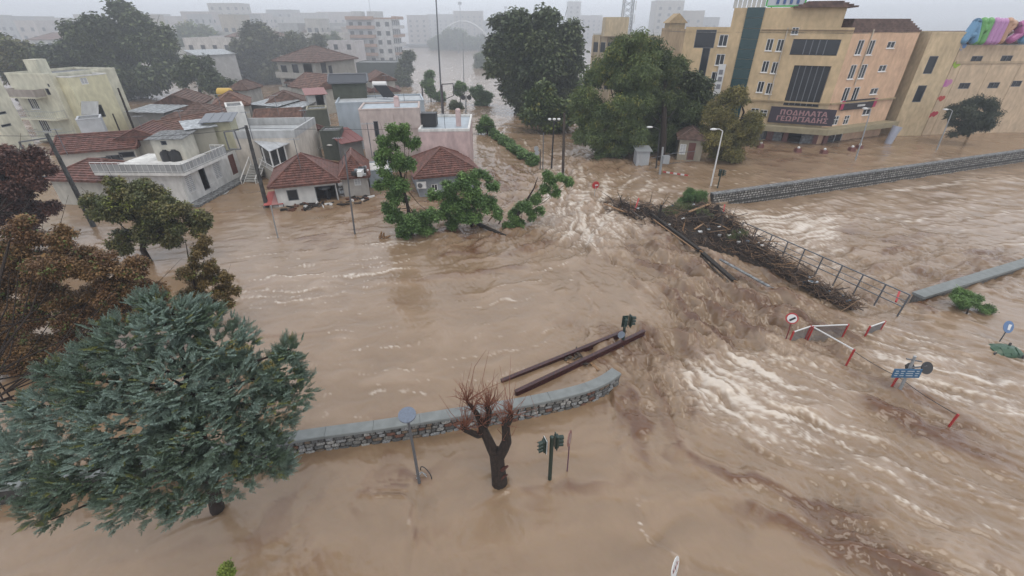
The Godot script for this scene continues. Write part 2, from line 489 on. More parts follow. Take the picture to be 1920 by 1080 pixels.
	for j in nz - 1:
		for i in nx - 1:
			var a := j * nx + i
			ix[o] = a; ix[o + 1] = a + nx; ix[o + 2] = a + 1
			ix[o + 3] = a + 1; ix[o + 4] = a + nx; ix[o + 5] = a + nx + 1
			o += 6
	var arr := []
	arr.resize(Mesh.ARRAY_MAX)
	arr[Mesh.ARRAY_VERTEX] = vv
	arr[Mesh.ARRAY_NORMAL] = nn
	arr[Mesh.ARRAY_COLOR] = cc
	arr[Mesh.ARRAY_INDEX] = ix
	var am := ArrayMesh.new()
	am.add_surface_from_arrays(Mesh.PRIMITIVE_TRIANGLES, arr)
	var w := MeshInstance3D.new()
	w.name = "flood_water"
	w.mesh = am
	var m := mat(Color.WHITE, 0.23)
	m.uv1_triplanar = true
	m.uv1_world_triplanar = true
	m.uv1_scale = Vector3(0.45, 0.45, 0.45)
	m.vertex_color_use_as_albedo = true
	m.normal_enabled = true
	m.normal_texture = T.ripple
	m.normal_scale = 0.12
	w.material_override = m
	add_child(w)
	w.set_meta("kind", "structure")
	# the flooded ground below
	var g := MB.new()
	g.quad(Vector3(-650, -3.2, 40), Vector3(650, -3.2, 40), Vector3(650, -3.2, -900), Vector3(-650, -3.2, -900))
	structure("ground", g, mat(Color(0.16, 0.12, 0.09), 0.95, "blotch", Vector3(0.05, 0.05, 0.05)))

# ---- trees
func clump(key: String, sd: int, n: int, rad: float, ll: float, lw: float) -> ArrayMesh:
	if cache.has(key): return cache[key]
	var r := RandomNumberGenerator.new()
	r.seed = sd
	var mb := MB.new()
	for i in n:
		var o := Vector3(r.randfn(), r.randfn(), r.randfn()).normalized() * rad * pow(r.randf(), 0.4)
		var d := Vector3(r.randfn(), r.randfn() * 0.6 - 0.25, r.randfn()).normalized()
		var up := (Vector3(r.randfn() * 0.6, 1.0, r.randfn() * 0.6)).normalized()
		var s := d.cross(up).normalized()
		var u := s.cross(d)
		var l := ll * r.randf_range(0.7, 1.25)
		var w := lw * r.randf_range(0.8, 1.2) * 0.5
		var tip := o + d * l - u * l * 0.15
		var a := o + d * l * 0.45 + s * w + u * w * 0.35
		var b := o + d * l * 0.45 - s * w + u * w * 0.35
		mb.tri(o, a, tip); mb.tri(o, tip, b)
	cache[key] = mb.mesh()
	return cache[key]
func multi(parent: Node, called: String, mesh: Mesh, m: Material, ts: Array, cs: Array) -> MultiMeshInstance3D:
	var mm := MultiMesh.new()
	mm.transform_format = MultiMesh.TRANSFORM_3D
	mm.use_colors = true
	mm.mesh = mesh
	mm.instance_count = ts.size()
	var off := org(parent)
	for i in ts.size():
		var t: Transform3D = ts[i]
		t.origin -= off
		mm.set_instance_transform(i, t)
		mm.set_instance_color(i, cs[i])
	var o := MultiMeshInstance3D.new()
	o.name = called
	o.multimesh = mm
	o.material_override = m
	parent.add_child(o, true)
	return o
func rbasis(r: RandomNumberGenerator, s: float) -> Basis:
	return Basis(Vector3.UP, r.randf() * TAU) * Basis(Vector3(r.randfn(), 0, r.randfn()).normalized(), r.randf() * 0.7) * Basis.from_scale(Vector3(s, s, s))
func crown(parent: Node, lobes: Array, size: float, dens: float, pal: Array, sd: int, key := "broad") -> void:
	var r := RandomNumberGenerator.new()
	r.seed = sd
	var g := FastNoiseLite.new()
	g.seed = sd
	g.frequency = 1.0
	var mesh := clump("broad", 5, 16, 1.0, 0.75, 0.5)
	if key == "fine": mesh = clump("fine", 6, 22, 1.0, 0.5, 0.3)
	if key == "willow": mesh = clump("willow", 7, 22, 1.0, 0.75, 0.22)
	var ts := []
	var cs := []
	for lb in lobes:
		var c0: Vector3 = lb[0]
		var R0: Vector3 = lb[1]
		for sub in 9:      # boughs within the lobe, so that clumps shade one another
			var sd3 := Vector3(r.randfn(), r.randfn(), r.randfn()).normalized()
			var c := c0 + sd3 * R0 * r.randf_range(0.5, 0.85)
			var R := R0 * r.randf_range(0.3, 0.5) * Vector3(1.15, 0.8, 1.15)
			var k := pow(R.x * R.y * R.z, 1.0 / 3.0) / size
			var tone := r.randf_range(-0.35, 0.35)
			for i in int(dens * k * k * 0.62) + 3:
				var d := Vector3(r.randfn(), r.randfn(), r.randfn()).normalized()
				var rr := (0.4 + 0.6 * sqrt(r.randf())) * (0.9 + 0.6 * g.get_noise_3dv(d * 1.5 + c))
				var p := c + d * rr * R
				if p.y < -0.4: continue
				ts.append(Transform3D(rbasis(r, size * r.randf_range(0.55, 1.1)), p))
				var t := clampf(0.5 + tone + r.randf_range(-0.35, 0.35), 0.0, 1.0)
				var q: Color = pal[0].lerp(pal[1], t)
				if pal.size() > 2 and r.randf() < 0.07: q = pal[2]
				var v := r.randf_range(0.8, 1.25)
				cs.append(Color(q.r * v, q.g * v, q.b * v))
	multi(parent, "crown", mesh, M.leaf, ts, cs).set_meta("kind", "stuff")
func limbs(mb: MB, base: Vector3, top: Vector3, r0: float, lobes: Array, r: RandomNumberGenerator) -> void:
	var fork := base.lerp(top, 0.45)
	var bend := Vector3(r.randfn(), 0, r.randfn()) * r0 * 0.8
	mb.tube([base - Vector3(0, 1.0, 0), base.lerp(fork, 0.4) + bend, fork, fork.lerp(top, 0.6) - bend, top], [r0 * 1.15, r0 * 0.95, r0 * 0.75, r0 * 0.45, r0 * 0.15], 7)
	for lb in lobes:
		var s := base.lerp(top, r.randf_range(0.25, 0.6))
		var e: Vector3 = lb[0]
		var m := s.lerp(e, 0.5) + Vector3(0, -0.1 * s.distance_to(e), 0)
		mb.tube([s, m, e, e + (e - m) * 0.5 + Vector3(0, lb[1].y * 0.3, 0)], [r0 * 0.24, r0 * 0.16, r0 * 0.09, r0 * 0.03], 5, false)
func tree(called: String, label: String, base: Vector3, lob: Array, z: float, size: float, dens: float, pal: Array, sd: int, r0: float, key := "broad", group := "", cat := "tree") -> Node3D:
	var r := RandomNumberGenerator.new()
	r.seed = sd
	var lobes := []
	var mid := Vector3.ZERO
	var top := -99.0
	for q in lob:
		var p := Z(q[0], q[1], z)
		var s = q[2] * mpp(p)
		p.z += r.randf_range(-0.5, 0.5) * s
		var ry: float = s * (q[3] if q.size() > 3 else 0.9)
		lobes.append([p, Vector3(s, ry, s)])
		mid += p
		top = maxf(top, p.y)
	mid /= lob.size()
	var o := thing(called, label, cat, base, group)
	var mb := MB.new()
	limbs(mb, base, Vector3(mid.x, top, mid.z), r0, lobes, r)
	part(o, "trunk", mb, M.bark)
	crown(o, lobes, size, dens, pal, sd, key)
	return o

func spruce() -> void:
	var r := RandomNumberGenerator.new()
	r.seed = 77
	var base := P(408, 955, -0.6)
	var o := thing("blue_spruce", "large silvery blue spruce standing in the flood beside the stone wall", "tree", base)
	# one shoot: a twig set all round with needles
	var sp := MB.new()
	sp.tube([Vector3.ZERO, Vector3(0, 0, 1)], [0.06, 0.03], 3, false)
	for i in 54:
		var t := 0.02 + 0.98 * i / 53.0
		var a := i * 2.39996
		var d := Vector3(cos(a), sin(a), 0.75).normalized()
		var s := d.cross(Vector3(0, 0, 1)).normalized() * 0.036
		var b := Vector3(0, 0, t)
		sp.tri(b - s, b + s, b + d * 0.30 * (1.05 - t * 0.5))
	var sprig := sp.mesh()
	var wood := MB.new()
	var ts := []
	var cs := []
	var g := FastNoiseLite.new()
	g.seed = 8
	g.frequency = 1.0
	var top := Z(322, 575, base.z - 0.3)
	wood.tube([base - Vector3(0, 1.2, 0), base, base.lerp(top, 0.5), top], [0.27, 0.24, 0.16, 0.03], 9)
	# boughs: photograph pixel of the middle, radius in pixels, metres towards the viewer
	var boughs := [[330, 600, 62, 0.0], [285, 575, 40, 0.0], [380, 605, 48, -0.3], [240, 640, 70, 0.2], [420, 650, 66, -0.2], [170, 665, 40, 0.2], [190, 715, 80, 0.5], [320, 710, 95, 0.7], [440, 725, 80, 0.3], [535, 690, 44, -0.2], [543, 655, 30, -0.2], [548, 735, 48, 0.0], [500, 775, 66, 0.2], [105, 700, 36, 0.3], [120, 770, 66, 0.8], [240, 800, 100, 1.3], [385, 810, 100, 1.1], [495, 845, 58, 0.7], [70, 850, 58, 1.5], [165, 885, 80, 1.9], [300, 890, 88, 1.9], [420, 885, 66, 1.4], [25, 900, 46, 1.9], [90, 935, 46, 2.4], [230, 940, 50, 2.3], [350, 940, 46, 2.2], [520, 870, 34, 0.6], [95, 975, 22, 2.7], [-20, 850, 60, 1.5], [45, 760, 36, 0.8]]
	for q in boughs:
		var c := Z(q[0], q[1], base.z + q[3])
		var R: float = q[2] * mpp(c)
		var s0 := base.lerp(top, clampf((c.y - base.y) / (top.y - base.y) * 0.85, 0.12, 0.95))
		wood.tube([s0, s0.lerp(c, 0.55) - Vector3(0, 0.12, 0), c], [0.06, 0.045, 0.02], 5, false)
		var out := (c - s0)
		out.y = 0
		out = (out.normalized() + Vector3(0, 0.35, 0.25)).normalized()
		var n := int(pow(R / 0.2, 2.0) * 27.0)
		var tone0 := r.randf_range(0.0, 0.7)
		for i in n:
			var d := Vector3(r.randfn(), r.randfn() * 0.9 + 0.15, r.randfn()).normalized()
			var rr := (0.62 + 0.38 * sqrt(r.randf())) * (0.84 + 0.7 * g.get_noise_3dv(d * 2.6 + c * 3.0))
			var p := c + d * R * rr * Vector3(1.0, 0.85, 1.0)
			if p.y < -0.45: continue
			var gap := g.get_noise_3dv(p * Vector3(1.3, 2.2, 1.3))
			if gap < 0.0 and rr > 0.45: continue
			# a tuft of shoots spreading outwards and up
			var ax := (d * 0.85 + out * 0.15 + Vector3(0, 0.45, 0)).normalized()
			var sx := ax.cross(Vector3.UP).normalized()
			var ux := sx.cross(ax)
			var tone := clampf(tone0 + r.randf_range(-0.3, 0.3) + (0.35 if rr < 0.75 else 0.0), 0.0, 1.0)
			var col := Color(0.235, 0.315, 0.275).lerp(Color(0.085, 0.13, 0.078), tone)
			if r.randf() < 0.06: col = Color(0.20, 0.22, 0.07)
			ax = (ax + Vector3(r.randfn(), r.randfn() * 0.6, r.randfn()) * 0.38).normalized()
			sx = ax.cross(Vector3.UP).normalized()
			for k in 9:      # a flat spray: shoots left and right along its twig
				var sg := 1.0 if k % 2 else -1.0
				var dd := ax if k == 8 else (ax * 0.8 + sx * sg * 0.75 + Vector3(0, r.randf_range(0.0, 0.35), 0)).normalized()
				var l := r.randf_range(0.075, 0.125) * (1.2 - k * 0.06) * (1.35 if k == 8 else 1.0)
				var s := dd.cross(Vector3(0.1, 1, 0.05)).normalized()
				ts.append(Transform3D(Basis(s * l * 1.15, s.cross(dd) * l * 1.15, dd * l), p + ax * (0.026 * k - 0.08)))
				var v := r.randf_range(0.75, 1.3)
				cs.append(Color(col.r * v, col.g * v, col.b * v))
	part(o, "trunk", wood, M.bark)
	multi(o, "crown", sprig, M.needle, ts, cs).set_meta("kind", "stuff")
	print("spruce shoots ", ts.size())

func pollard() -> void:
	var r := RandomNumberGenerator.new()
	r.seed = 31
	var b := P(937, 905, -0.6)
	var z := b.z
	var o := thing("pollarded_tree", "bare pollarded tree with dark limbs and reddish twigs in front of the stone wall", "tree", b)
	var mb := MB.new()
	var q := func(px: float, py: float, dz := 0.0) -> Vector3: return Z(px, py, z + dz)
	mb.tube([b - Vector3(0, 1, 0), b + Vector3(0, -0.05, 0), q.call(934, 880), q.call(932, 860), q.call(929, 846)], [0.36, 0.31, 0.27, 0.27, 0.24], 12)
	mb.tube([q.call(932, 862), q.call(922, 840), q.call(914, 822, -0.1), q.call(906, 806, -0.2), q.call(903, 795, -0.25)], [0.2, 0.19, 0.17, 0.16, 0.15], 10)
	mb.tube([q.call(934, 860), q.call(944, 842, 0.1), q.call(950, 828, 0.15), q.call(949, 810, 0.15), q.call(948, 797, 0.2), q.call(956, 786, 0.2), q.call(959, 774, 0.2)], [0.2, 0.19, 0.18, 0.15, 0.15, 0.11, 0.08], 10)
	mb.tube([q.call(908, 812, -0.2), q.call(896, 816, -0.1), q.call(884, 811, 0.1), q.call(873, 806, 0.2), q.call(869, 800, 0.2)], [0.13, 0.12, 0.1, 0.1, 0.09], 9)
	mb.tube([q.call(904, 800, -0.2), q.call(900, 788, -0.2), q.call(893, 775, -0.2), q.call(884, 762, -0.2), q.call(876, 752, -0.2)], [0.13, 0.11, 0.09, 0.06, 0.05], 8)
	mb.tube([q.call(906, 803, -0.2), q.call(915, 788, -0.2), q.call(917, 772, -0.2), q.call(914, 760, -0.2)], [0.14, 0.12, 0.1, 0.07], 8)
	for e in [[869, 801, 0.2, 0.13], [948, 796, 0.2, 0.15], [957, 780, 0.2, 0.1], [914, 764, -0.2, 0.1], [903, 797, -0.22, 0.16]]:
		mb.ball(q.call(e[0], e[1], e[2]), Vector3(e[3], e[3] * 0.85, e[3]), 6, 9)
	part(o, "trunk", mb, M.bark)
	var pc := MB.new()
	for e in [[950, 877, 0.13], [949, 893, 0.1]]:
		var c: Vector3 = q.call(e[0] - 4, e[1], 0.2)
		pc.tube([c - Vector3(0.1, 0.12, 0), c + Vector3(0.12, 0.16, 0.05)], [e[2] * 0.7, e[2] * 0.3], 6)
	part(o, "broken_bark", pc, mat(Color(0.13, 0.04, 0.025), 0.9, "blotch", Vector3(3, 3, 3)))
	var tw := MB.new()
	for h in [[872, 804, 0.2, 48], [876, 752, -0.2, 36], [886, 768, -0.2, 30], [914, 762, -0.2, 60], [917, 778, -0.2, 40], [905, 796, -0.2, 36], [948, 797, 0.2, 26], [958, 776, 0.2, 44], [896, 815, -0.1, 12], [950, 825, 0.15, 4]]:
		var c: Vector3 = q.call(h[0], h[1], h[2])
		for i in h[3]:
			var d := Vector3(r.randfn() * 0.55, r.randf_range(0.5, 1.5), r.randfn() * 0.55).normalized()
			var l := r.randf_range(0.3, 1.0) * (1.9 if r.randf() < 0.16 else 1.0)
			var k := Vector3(r.randfn(), r.randfn() * 0.3, r.randfn()) * 0.09 * l
			tw.tube([c, c + d * l * 0.5 + k, c + d * l - k * 0.5 + Vector3(0, l * 0.1, 0)], [0.013, 0.01, 0.004], 3, false)
	part(o, "twigs", tw, mat(Color(0.2, 0.075, 0.045), 0.8))

# ---- buildings
func facade(mb: MB, A: Vector3, B: Vector3, y0: float, y1: float, rects: Array, deep := 0.16) -> void:   # a wall with real openings, A left and B right from outside
	var dir := (B - A)
	dir.y = 0
	var L := dir.length()
	dir /= L
	var n := dir.cross(Vector3.UP)
	var us := [0.0, L]
	var vs := [y0, y1]
	for q in rects:
		us.append(q[0]); us.append(q[2]); vs.append(q[1]); vs.append(q[3])
	us.sort(); vs.sort()
	var at := func(u: float, v: float, d := 0.0) -> Vector3: return Vector3(A.x, v, A.z) + dir * u - n * d
	for i in us.size() - 1:
		if us[i + 1] - us[i] < 1e-4: continue
		for j in vs.size() - 1:
			if vs[j + 1] - vs[j] < 1e-4: continue
			var cu: float = (us[i] + us[i + 1]) / 2
			var cv: float = (vs[j] + vs[j + 1]) / 2
			var hole := false
			for q in rects:
				if cu > q[0] and cu < q[2] and cv > q[1] and cv < q[3]: hole = true
			if not hole: mb.quad(at.call(us[i], vs[j]), at.call(us[i + 1], vs[j]), at.call(us[i + 1], vs[j + 1]), at.call(us[i], vs[j + 1]))
	for q in rects:
		mb.quad(at.call(q[0], q[1]), at.call(q[0], q[1], deep), at.call(q[0], q[3], deep), at.call(q[0], q[3]))
		mb.quad(at.call(q[2], q[1], deep), at.call(q[2], q[1]), at.call(q[2], q[3]), at.call(q[2], q[3], deep))
		mb.quad(at.call(q[0], q[1]), at.call(q[2], q[1]), at.call(q[2], q[1], deep), at.call(q[0], q[1], deep))
		mb.quad(at.call(q[0], q[3], deep), at.call(q[2], q[3], deep), at.call(q[2], q[3]), at.call(q[0], q[3]))
func win_mesh(w: float, h: float, kind: String) -> Array:
	var key := "win%.1f_%.1f_%s" % [w, h, kind]
	if cache.has(key): return cache[key]
	var f := MB.new()
	var t := 0.07
	for e in [[-w / 2 + t / 2, 0.0, t, h], [w / 2 - t / 2, 0.0, t, h], [0.0, h / 2 - t / 2, w - 2 * t, t], [0.0, -h / 2 + t / 2, w - 2 * t, t]]:
		f.cube(Vector3(e[0], e[1], -0.06), e[2], e[3], 0.08)
	if kind in ["w", "s", "p"]: f.cube(Vector3(0, 0, -0.06), 0.06, h - 2 * t, 0.07)
	if kind == "v":
		f.cube(Vector3(0, 0, -0.06), 0.07, h - 2 * t, 0.07); f.cube(Vector3(-w / 4, 0.1, -0.06), w / 2 - t, 0.06, 0.06); f.cube(Vector3(w / 4, 0.1, -0.06), w / 2 - t, 0.06, 0.06)
	if kind == "w": f.cube(Vector3(0, -h / 2 - 0.04, 0.03), w + 0.12, 0.07, 0.16)
	if kind in ["s", "r"]:
		for k in int(h / 0.16): f.cube(Vector3(0, -h / 2 + 0.14 + k * 0.16, -0.075), w - 2 * t - 0.02, 0.05, 0.03)
	var p := MB.new()
	p.cube(Vector3(0, 0, -0.11), w - 0.06, h - 0.06, 0.03)
	cache[key] = [f.mesh(), p.mesh()]
	return cache[key]
func window(parent: Node, A: Vector3, dir: Vector3, u: float, y: float, w: float, h: float, kind: String) -> void:
	var n := dir.cross(Vector3.UP)
	var ms := win_mesh(snappedf(w, 0.1), snappedf(h, 0.1), kind)
	var t := Transform3D(Basis(dir, Vector3.UP, n), Vector3(A.x, y, A.z) + dir * u)
	var fm: Material = {"w": M.white_frame, "v": M.white_frame, "s": M.white_frame, "p": M.steel, "g": M.steel, "d": M.steel, "r": paint(0.16, 0.06, 0.045)}[kind]
	var pm: Material = {"w": M.glass, "v": M.glass, "s": paint(0.42, 0.43, 0.45), "p": M.glass, "g": M.glass, "d": M.steel, "r": paint(0.16, 0.06, 0.045)}[kind]
	var f := inst(parent, "door" if h > 1.9 and kind in ["d", "r"] else "window", ms[0], fm, t)
	if kind == "d": return      # an open doorway into the hollow building
	var o := MeshInstance3D.new()
	o.name = "pane"
	o.mesh = ms[1]
	o.material_override = pm
	f.add_child(o, true)
func slope(mb: MB, eL: Vector3, eR: Vector3, rR: Vector3, rL: Vector3, t0: float, t1: float, tile := 0.0) -> void:   # one course of tiles, its lower edge lifted
	var nrm := (eR - eL).cross(rL - eL)
	if nrm.length() < 1e-4: nrm = (eR - eL).cross(rR - eL)
	nrm = nrm.normalized()
	var a := eL.lerp(rL, t0)
	var b := eR.lerp(rR, t0)
	var d := eL.lerp(rL, t1)
	var c := eR.lerp(rR, t1)
	var up := nrm * 0.055
	var k := 1 if tile <= 0.0 else maxi(1, int(a.distance_to(b) / tile)) * 2
	for i in k:
		var f := float(i) / k
		var g := float(i + 1) / k
		var wf := up * (1.7 if i % 2 else 1.0) if tile > 0.0 else up
		var wg := up * (1.0 if i % 2 else 1.7) if tile > 0.0 else up
		var p := a.lerp(b, f)
		var q := a.lerp(b, g)
		mb.quad(p + wf, q + wg, d.lerp(c, g) + wg * 0.1, d.lerp(c, f) + wf * 0.1)
		mb.quad(p, q, q + wg, p + wf)
func roof_hip(parent: Node, c: Array, h: float, rise: float, over: float, m: Material, courses: int, split: bool, gable := false, tile := 0.0) -> void:
	var e0: Vector3 = (c[1] - c[0]).normalized()
	var e1: Vector3 = (c[3] - c[0]).normalized()
	var q := [c[0] - e0 * over - e1 * over, c[1] + e0 * over - e1 * over, c[2] + e0 * over + e1 * over, c[3] - e0 * over + e1 * over]
	for i in 4: q[i].y = h
	var w: float = q[0].distance_to(q[1])
	var d: float = q[0].distance_to(q[3])
	var r0: Vector3
	var r1: Vector3
	if w >= d:
		var s := 0.02 if gable else minf(d / 2, w / 2 - 0.05)
		r0 = (q[0] + q[3]) / 2 + e0 * s; r1 = (q[1] + q[2]) / 2 - e0 * s
	else:
		var s := 0.02 if gable else minf(w / 2, d / 2 - 0.05)
		r0 = (q[0] + q[1]) / 2 + e1 * s; r1 = (q[3] + q[2]) / 2 - e1 * s
	r0.y = h + rise; r1.y = h + rise
	var fs := [[q[0], q[1], r1, r0], [q[1], q[2], r1, r1], [q[2], q[3], r0, r1], [q[3], q[0], r0, r0]] if w >= d else [[q[0], q[1], r0, r0], [q[1], q[2], r1, r0], [q[2], q[3], r1, r1], [q[3], q[0], r0, r1]]
	var under := MB.new()
	for f in fs:
		under.quad(f[0], f[1], f[2], f[3])
		under.quad(f[0] - Vector3(0, 0.14, 0), f[1] - Vector3(0, 0.14, 0), f[1], f[0])
	under.quad(q[3] - Vector3(0, 0.14, 0), q[2] - Vector3(0, 0.14, 0), q[1] - Vector3(0, 0.14, 0), q[0] - Vector3(0, 0.14, 0))
	for e in [[q[0], r0], [q[1], r1 if w >= d else r0], [q[2], r1], [q[3], r0 if w >= d else r1], [r0, r1]]:
		if e[0].distance_to(e[1]) > 0.1: under.tube([e[0] + Vector3(0, 0.05, 0), e[1] + Vector3(0, 0.05, 0)], [0.09, 0.09], 6)
	var ro := part(parent, "roof", under, m)
	if split:
		for f in fs:
			for i in courses:
				var mb := MB.new()
				slope(mb, f[0], f[1], f[2], f[3], float(i) / courses, float(i + 1) / courses, tile)
				part(ro, "tile_course", mb, m)
	else:
		var mb := MB.new()
		for f in fs:
			for i in courses: slope(mb, f[0], f[1], f[2], f[3], float(i) / courses, float(i + 1) / courses, tile)
		var s := part(ro, "tiles", mb, m)
		s.set_meta("kind", "stuff")
func uv_on(A: Vector3, dir: Vector3, px: float, py: float) -> Vector2:
	var n := dir.cross(Vector3.UP)
	var d := ray(px, py)
	var t := (A - Vector3(0, CH, 0)).dot(n) / d.dot(n)
	var p := Vector3(0, CH, 0) + d * t
	return Vector2((p - A).dot(dir), p.y)
func railing(parent: Node, pts: Array, h: float, m: Material, gap := 0.16, called := "railing") -> void:
	var mb := MB.new()
	for i in pts.size() - 1:
		var a: Vector3 = pts[i]
		var b: Vector3 = pts[i + 1]
		var u := Vector3(0, h, 0)
		mb.bar(a + u, b + u, 0.06, 0.05)
		mb.bar(a + u * 0.12, b + u * 0.12, 0.03, 0.03)
		var k := int(a.distance_to(b) / gap)
		for j in k + 1:
			var p := a.lerp(b, float(j) / maxf(k, 1))
			mb.bar(p, p + u, 0.02, 0.02)
	part(parent, called, mb, m)
func bld(called: String, label: String, FL: Vector3, FR: Vector3, depth: float, h: float, wall: Material, o := {}) -> Node3D:
	FL.y = 0; FR.y = 0
	var y0: float = o.get("y0", -1.6)
	var dir := (FR - FL).normalized()
	var n := dir.cross(Vector3.UP)
	var c := [FL, FR, FR - n * depth, FL - n * depth]
	var ctr: Vector3 = (c[0] + c[2]) / 2
	ctr.y = y0
	var t: Node3D = o.parent if o.has("parent") else thing(called, label, o.get("cat", "house"), ctr, o.get("group", ""))
	var faces := [[], [], [], []]
	for q in o.get("win", []):      # [face, px, py, w, h, kind]
		var A: Vector3 = c[q[0]]
		var B: Vector3 = c[(q[0] + 1) % 4]
		var dd := (B - A).normalized()
		var uv := uv_on(A, dd, q[1], q[2])
		faces[q[0]].append([uv.x, uv.y, snappedf(q[3], 0.1), snappedf(q[4], 0.1), q[5]])
	for q in o.get("grid", []):     # [face, columns, rows, w, h, kind, first y, floor height]
		var A: Vector3 = c[q[0]]
		var B: Vector3 = c[(q[0] + 1) % 4]
		var L := A.distance_to(B)
		for i in q[1]:
			for j in q[2]: faces[q[0]].append([L * (i + 0.5) / q[1], q[6] + j * q[7], snappedf(q[3], 0.1), snappedf(q[4], 0.1), q[5]])
	var mb := MB.new()
	for f in 4:
		var A: Vector3 = c[f]
		var B: Vector3 = c[(f + 1) % 4]
		var L := A.distance_to(B)
		var rects := []
		var dd := (B - A).normalized()
		for e in faces[f]:
			if e[0] - e[2] / 2 < 0.05 or e[0] + e[2] / 2 > L - 0.05 or e[1] + e[3] / 2 > h - 0.05 or e[1] - e[3] / 2 < y0 + 0.05: continue
			rects.append([e[0] - e[2] / 2, e[1] - e[3] / 2, e[0] + e[2] / 2, e[1] + e[3] / 2])
			window(t, A, dd, e[0], e[1], e[2], e[3], e[4])
		facade(mb, A, B, y0, h, rects)
	part(t, "wall", mb, wall)
	var kind: String = o.get("roof", "flat")
	var rm: Material = o.get("roof_mat", M.concrete)
	if kind == "flat":
		var r := MB.new()
		r.quad(c[0] + Vector3(0, h - 0.02, 0), c[1] + Vector3(0, h - 0.02, 0), c[2] + Vector3(0, h - 0.02, 0), c[3] + Vector3(0, h - 0.02, 0))
		part(t, "roof", r, rm)
		var ph: float = o.get("parapet", 0.3)
		if ph > 0.0:
			var pm := MB.new()
			for i in 4:
				var A: Vector3 = c[i]
				var B: Vector3 = c[(i + 1) % 4]
				var d := (B - A).normalized()
				var nn := d.cross(Vector3.UP)
				pm.bar(A + Vector3(0, h + ph / 2, 0) - nn * 0.07 + d * (-0.03 if i % 2 == 0 else 0.175), B + Vector3(0, h + ph / 2, 0) - nn * 0.07 + d * (0.03 if i % 2 == 0 else -0.175), 0.2, ph)
			part(t, "parapet", pm, o.get("parapet_mat", wall))
	elif kind == "shed":
		var r := MB.new()
		var ov: float = o.get("over", 0.35)
		var rise: float = o.get("rise", 0.5)
		var a: Vector3 = c[0] - dir * ov + n * ov
		var b: Vector3 = c[1] + dir * ov + n * ov
		var d: Vector3 = c[2] + dir * ov - n * ov
		var e: Vector3 = c[3] - dir * ov - n * ov
		var k := int(a.distance_to(b) / 0.5) + 1
		for i in k:      # standing seams
			var s0 := float(i) / k
			var s1 := float(i + 1) / k
			var lo := Vector3(0, h + 0.02, 0)
			var hi := Vector3(0, h + rise, 0)
			var th := Vector3(0, 0.05 + 0.025 * (i % 2), 0)
			r.hexa([a.lerp(b, s0) + lo, a.lerp(b, s1) + lo, e.lerp(d, s1) + hi, e.lerp(d, s0) + hi], [a.lerp(b, s0) + lo + th, a.lerp(b, s1) + lo + th, e.lerp(d, s1) + hi + th, e.lerp(d, s0) + hi + th])
		part(t, "roof", r, rm)
		var gw := MB.new()
		gw.tri(c[1] + Vector3(0, h, 0), c[2] + Vector3(0, h, 0), c[2] + Vector3(0, h + rise, 0)); gw.tri(c[3] + Vector3(0, h, 0), c[0] + Vector3(0, h, 0), c[3] + Vector3(0, h + rise, 0))
		gw.quad(c[2] + Vector3(0, h, 0), c[3] + Vector3(0, h, 0), c[3] + Vector3(0, h + rise, 0), c[2] + Vector3(0, h + rise, 0))
		part(t, "upper_wall", gw, wall)
	elif kind == "hip" or kind == "gable":
		roof_hip(t, c, h, o.get("rise", 1.2), o.get("over", 0.35), rm, o.get("courses", 8), o.get("split", false), kind == "gable", o.get("tile", 0.0))
		if kind == "gable":
			var gw := MB.new()
			var w: float = c[0].distance_to(c[1])
			var dp: float = c[0].distance_to(c[3])
			for e in ([[1, 2], [3, 0]] if w >= dp else [[0, 1], [2, 3]]):
				var A: Vector3 = c[e[0]] + Vector3(0, h, 0)
				var B: Vector3 = c[e[1]] + Vector3(0, h, 0)
				gw.tri(A, B, (A + B) / 2 + Vector3(0, o.get("rise", 1.2) * 0.93, 0))
			part(t, "gable", gw, wall)
	t.set_meta("fl", FL)
	return t
func balcony(t: Node, A: Vector3, dir: Vector3, u0: float, u1: float, y: float, d: float, m: Material, rm: Material, solid := false) -> void:
	var n := dir.cross(Vector3.UP)
	var a := Vector3(A.x, y, A.z)
	var mb := MB.new()
	mb.box(a + dir * (u0 + u1) / 2 + n * (d / 2 + 0.01), dir * (u1 - u0) / 2, Vector3(0, 0.08, 0), -n * d / 2)
	var s := part(t, "balcony", mb, m)
	var p := [a + dir * u0 + n * 0.05, a + dir * u0 + n * (d - 0.05), a + dir * u1 + n * (d - 0.05), a + dir * u1 + n * 0.05]
	for i in 4: p[i].y += 0.08
	if solid:
		var q := MB.new()
		for i in 3: q.bar(p[i] + Vector3(0, 0.45, 0), p[i + 1] + Vector3(0, 0.45, 0), 0.1 if i == 1 else 0.09, 0.9)
		part(s, "parapet", q, rm)
	else: railing(s, p, 0.95, rm, 0.3)

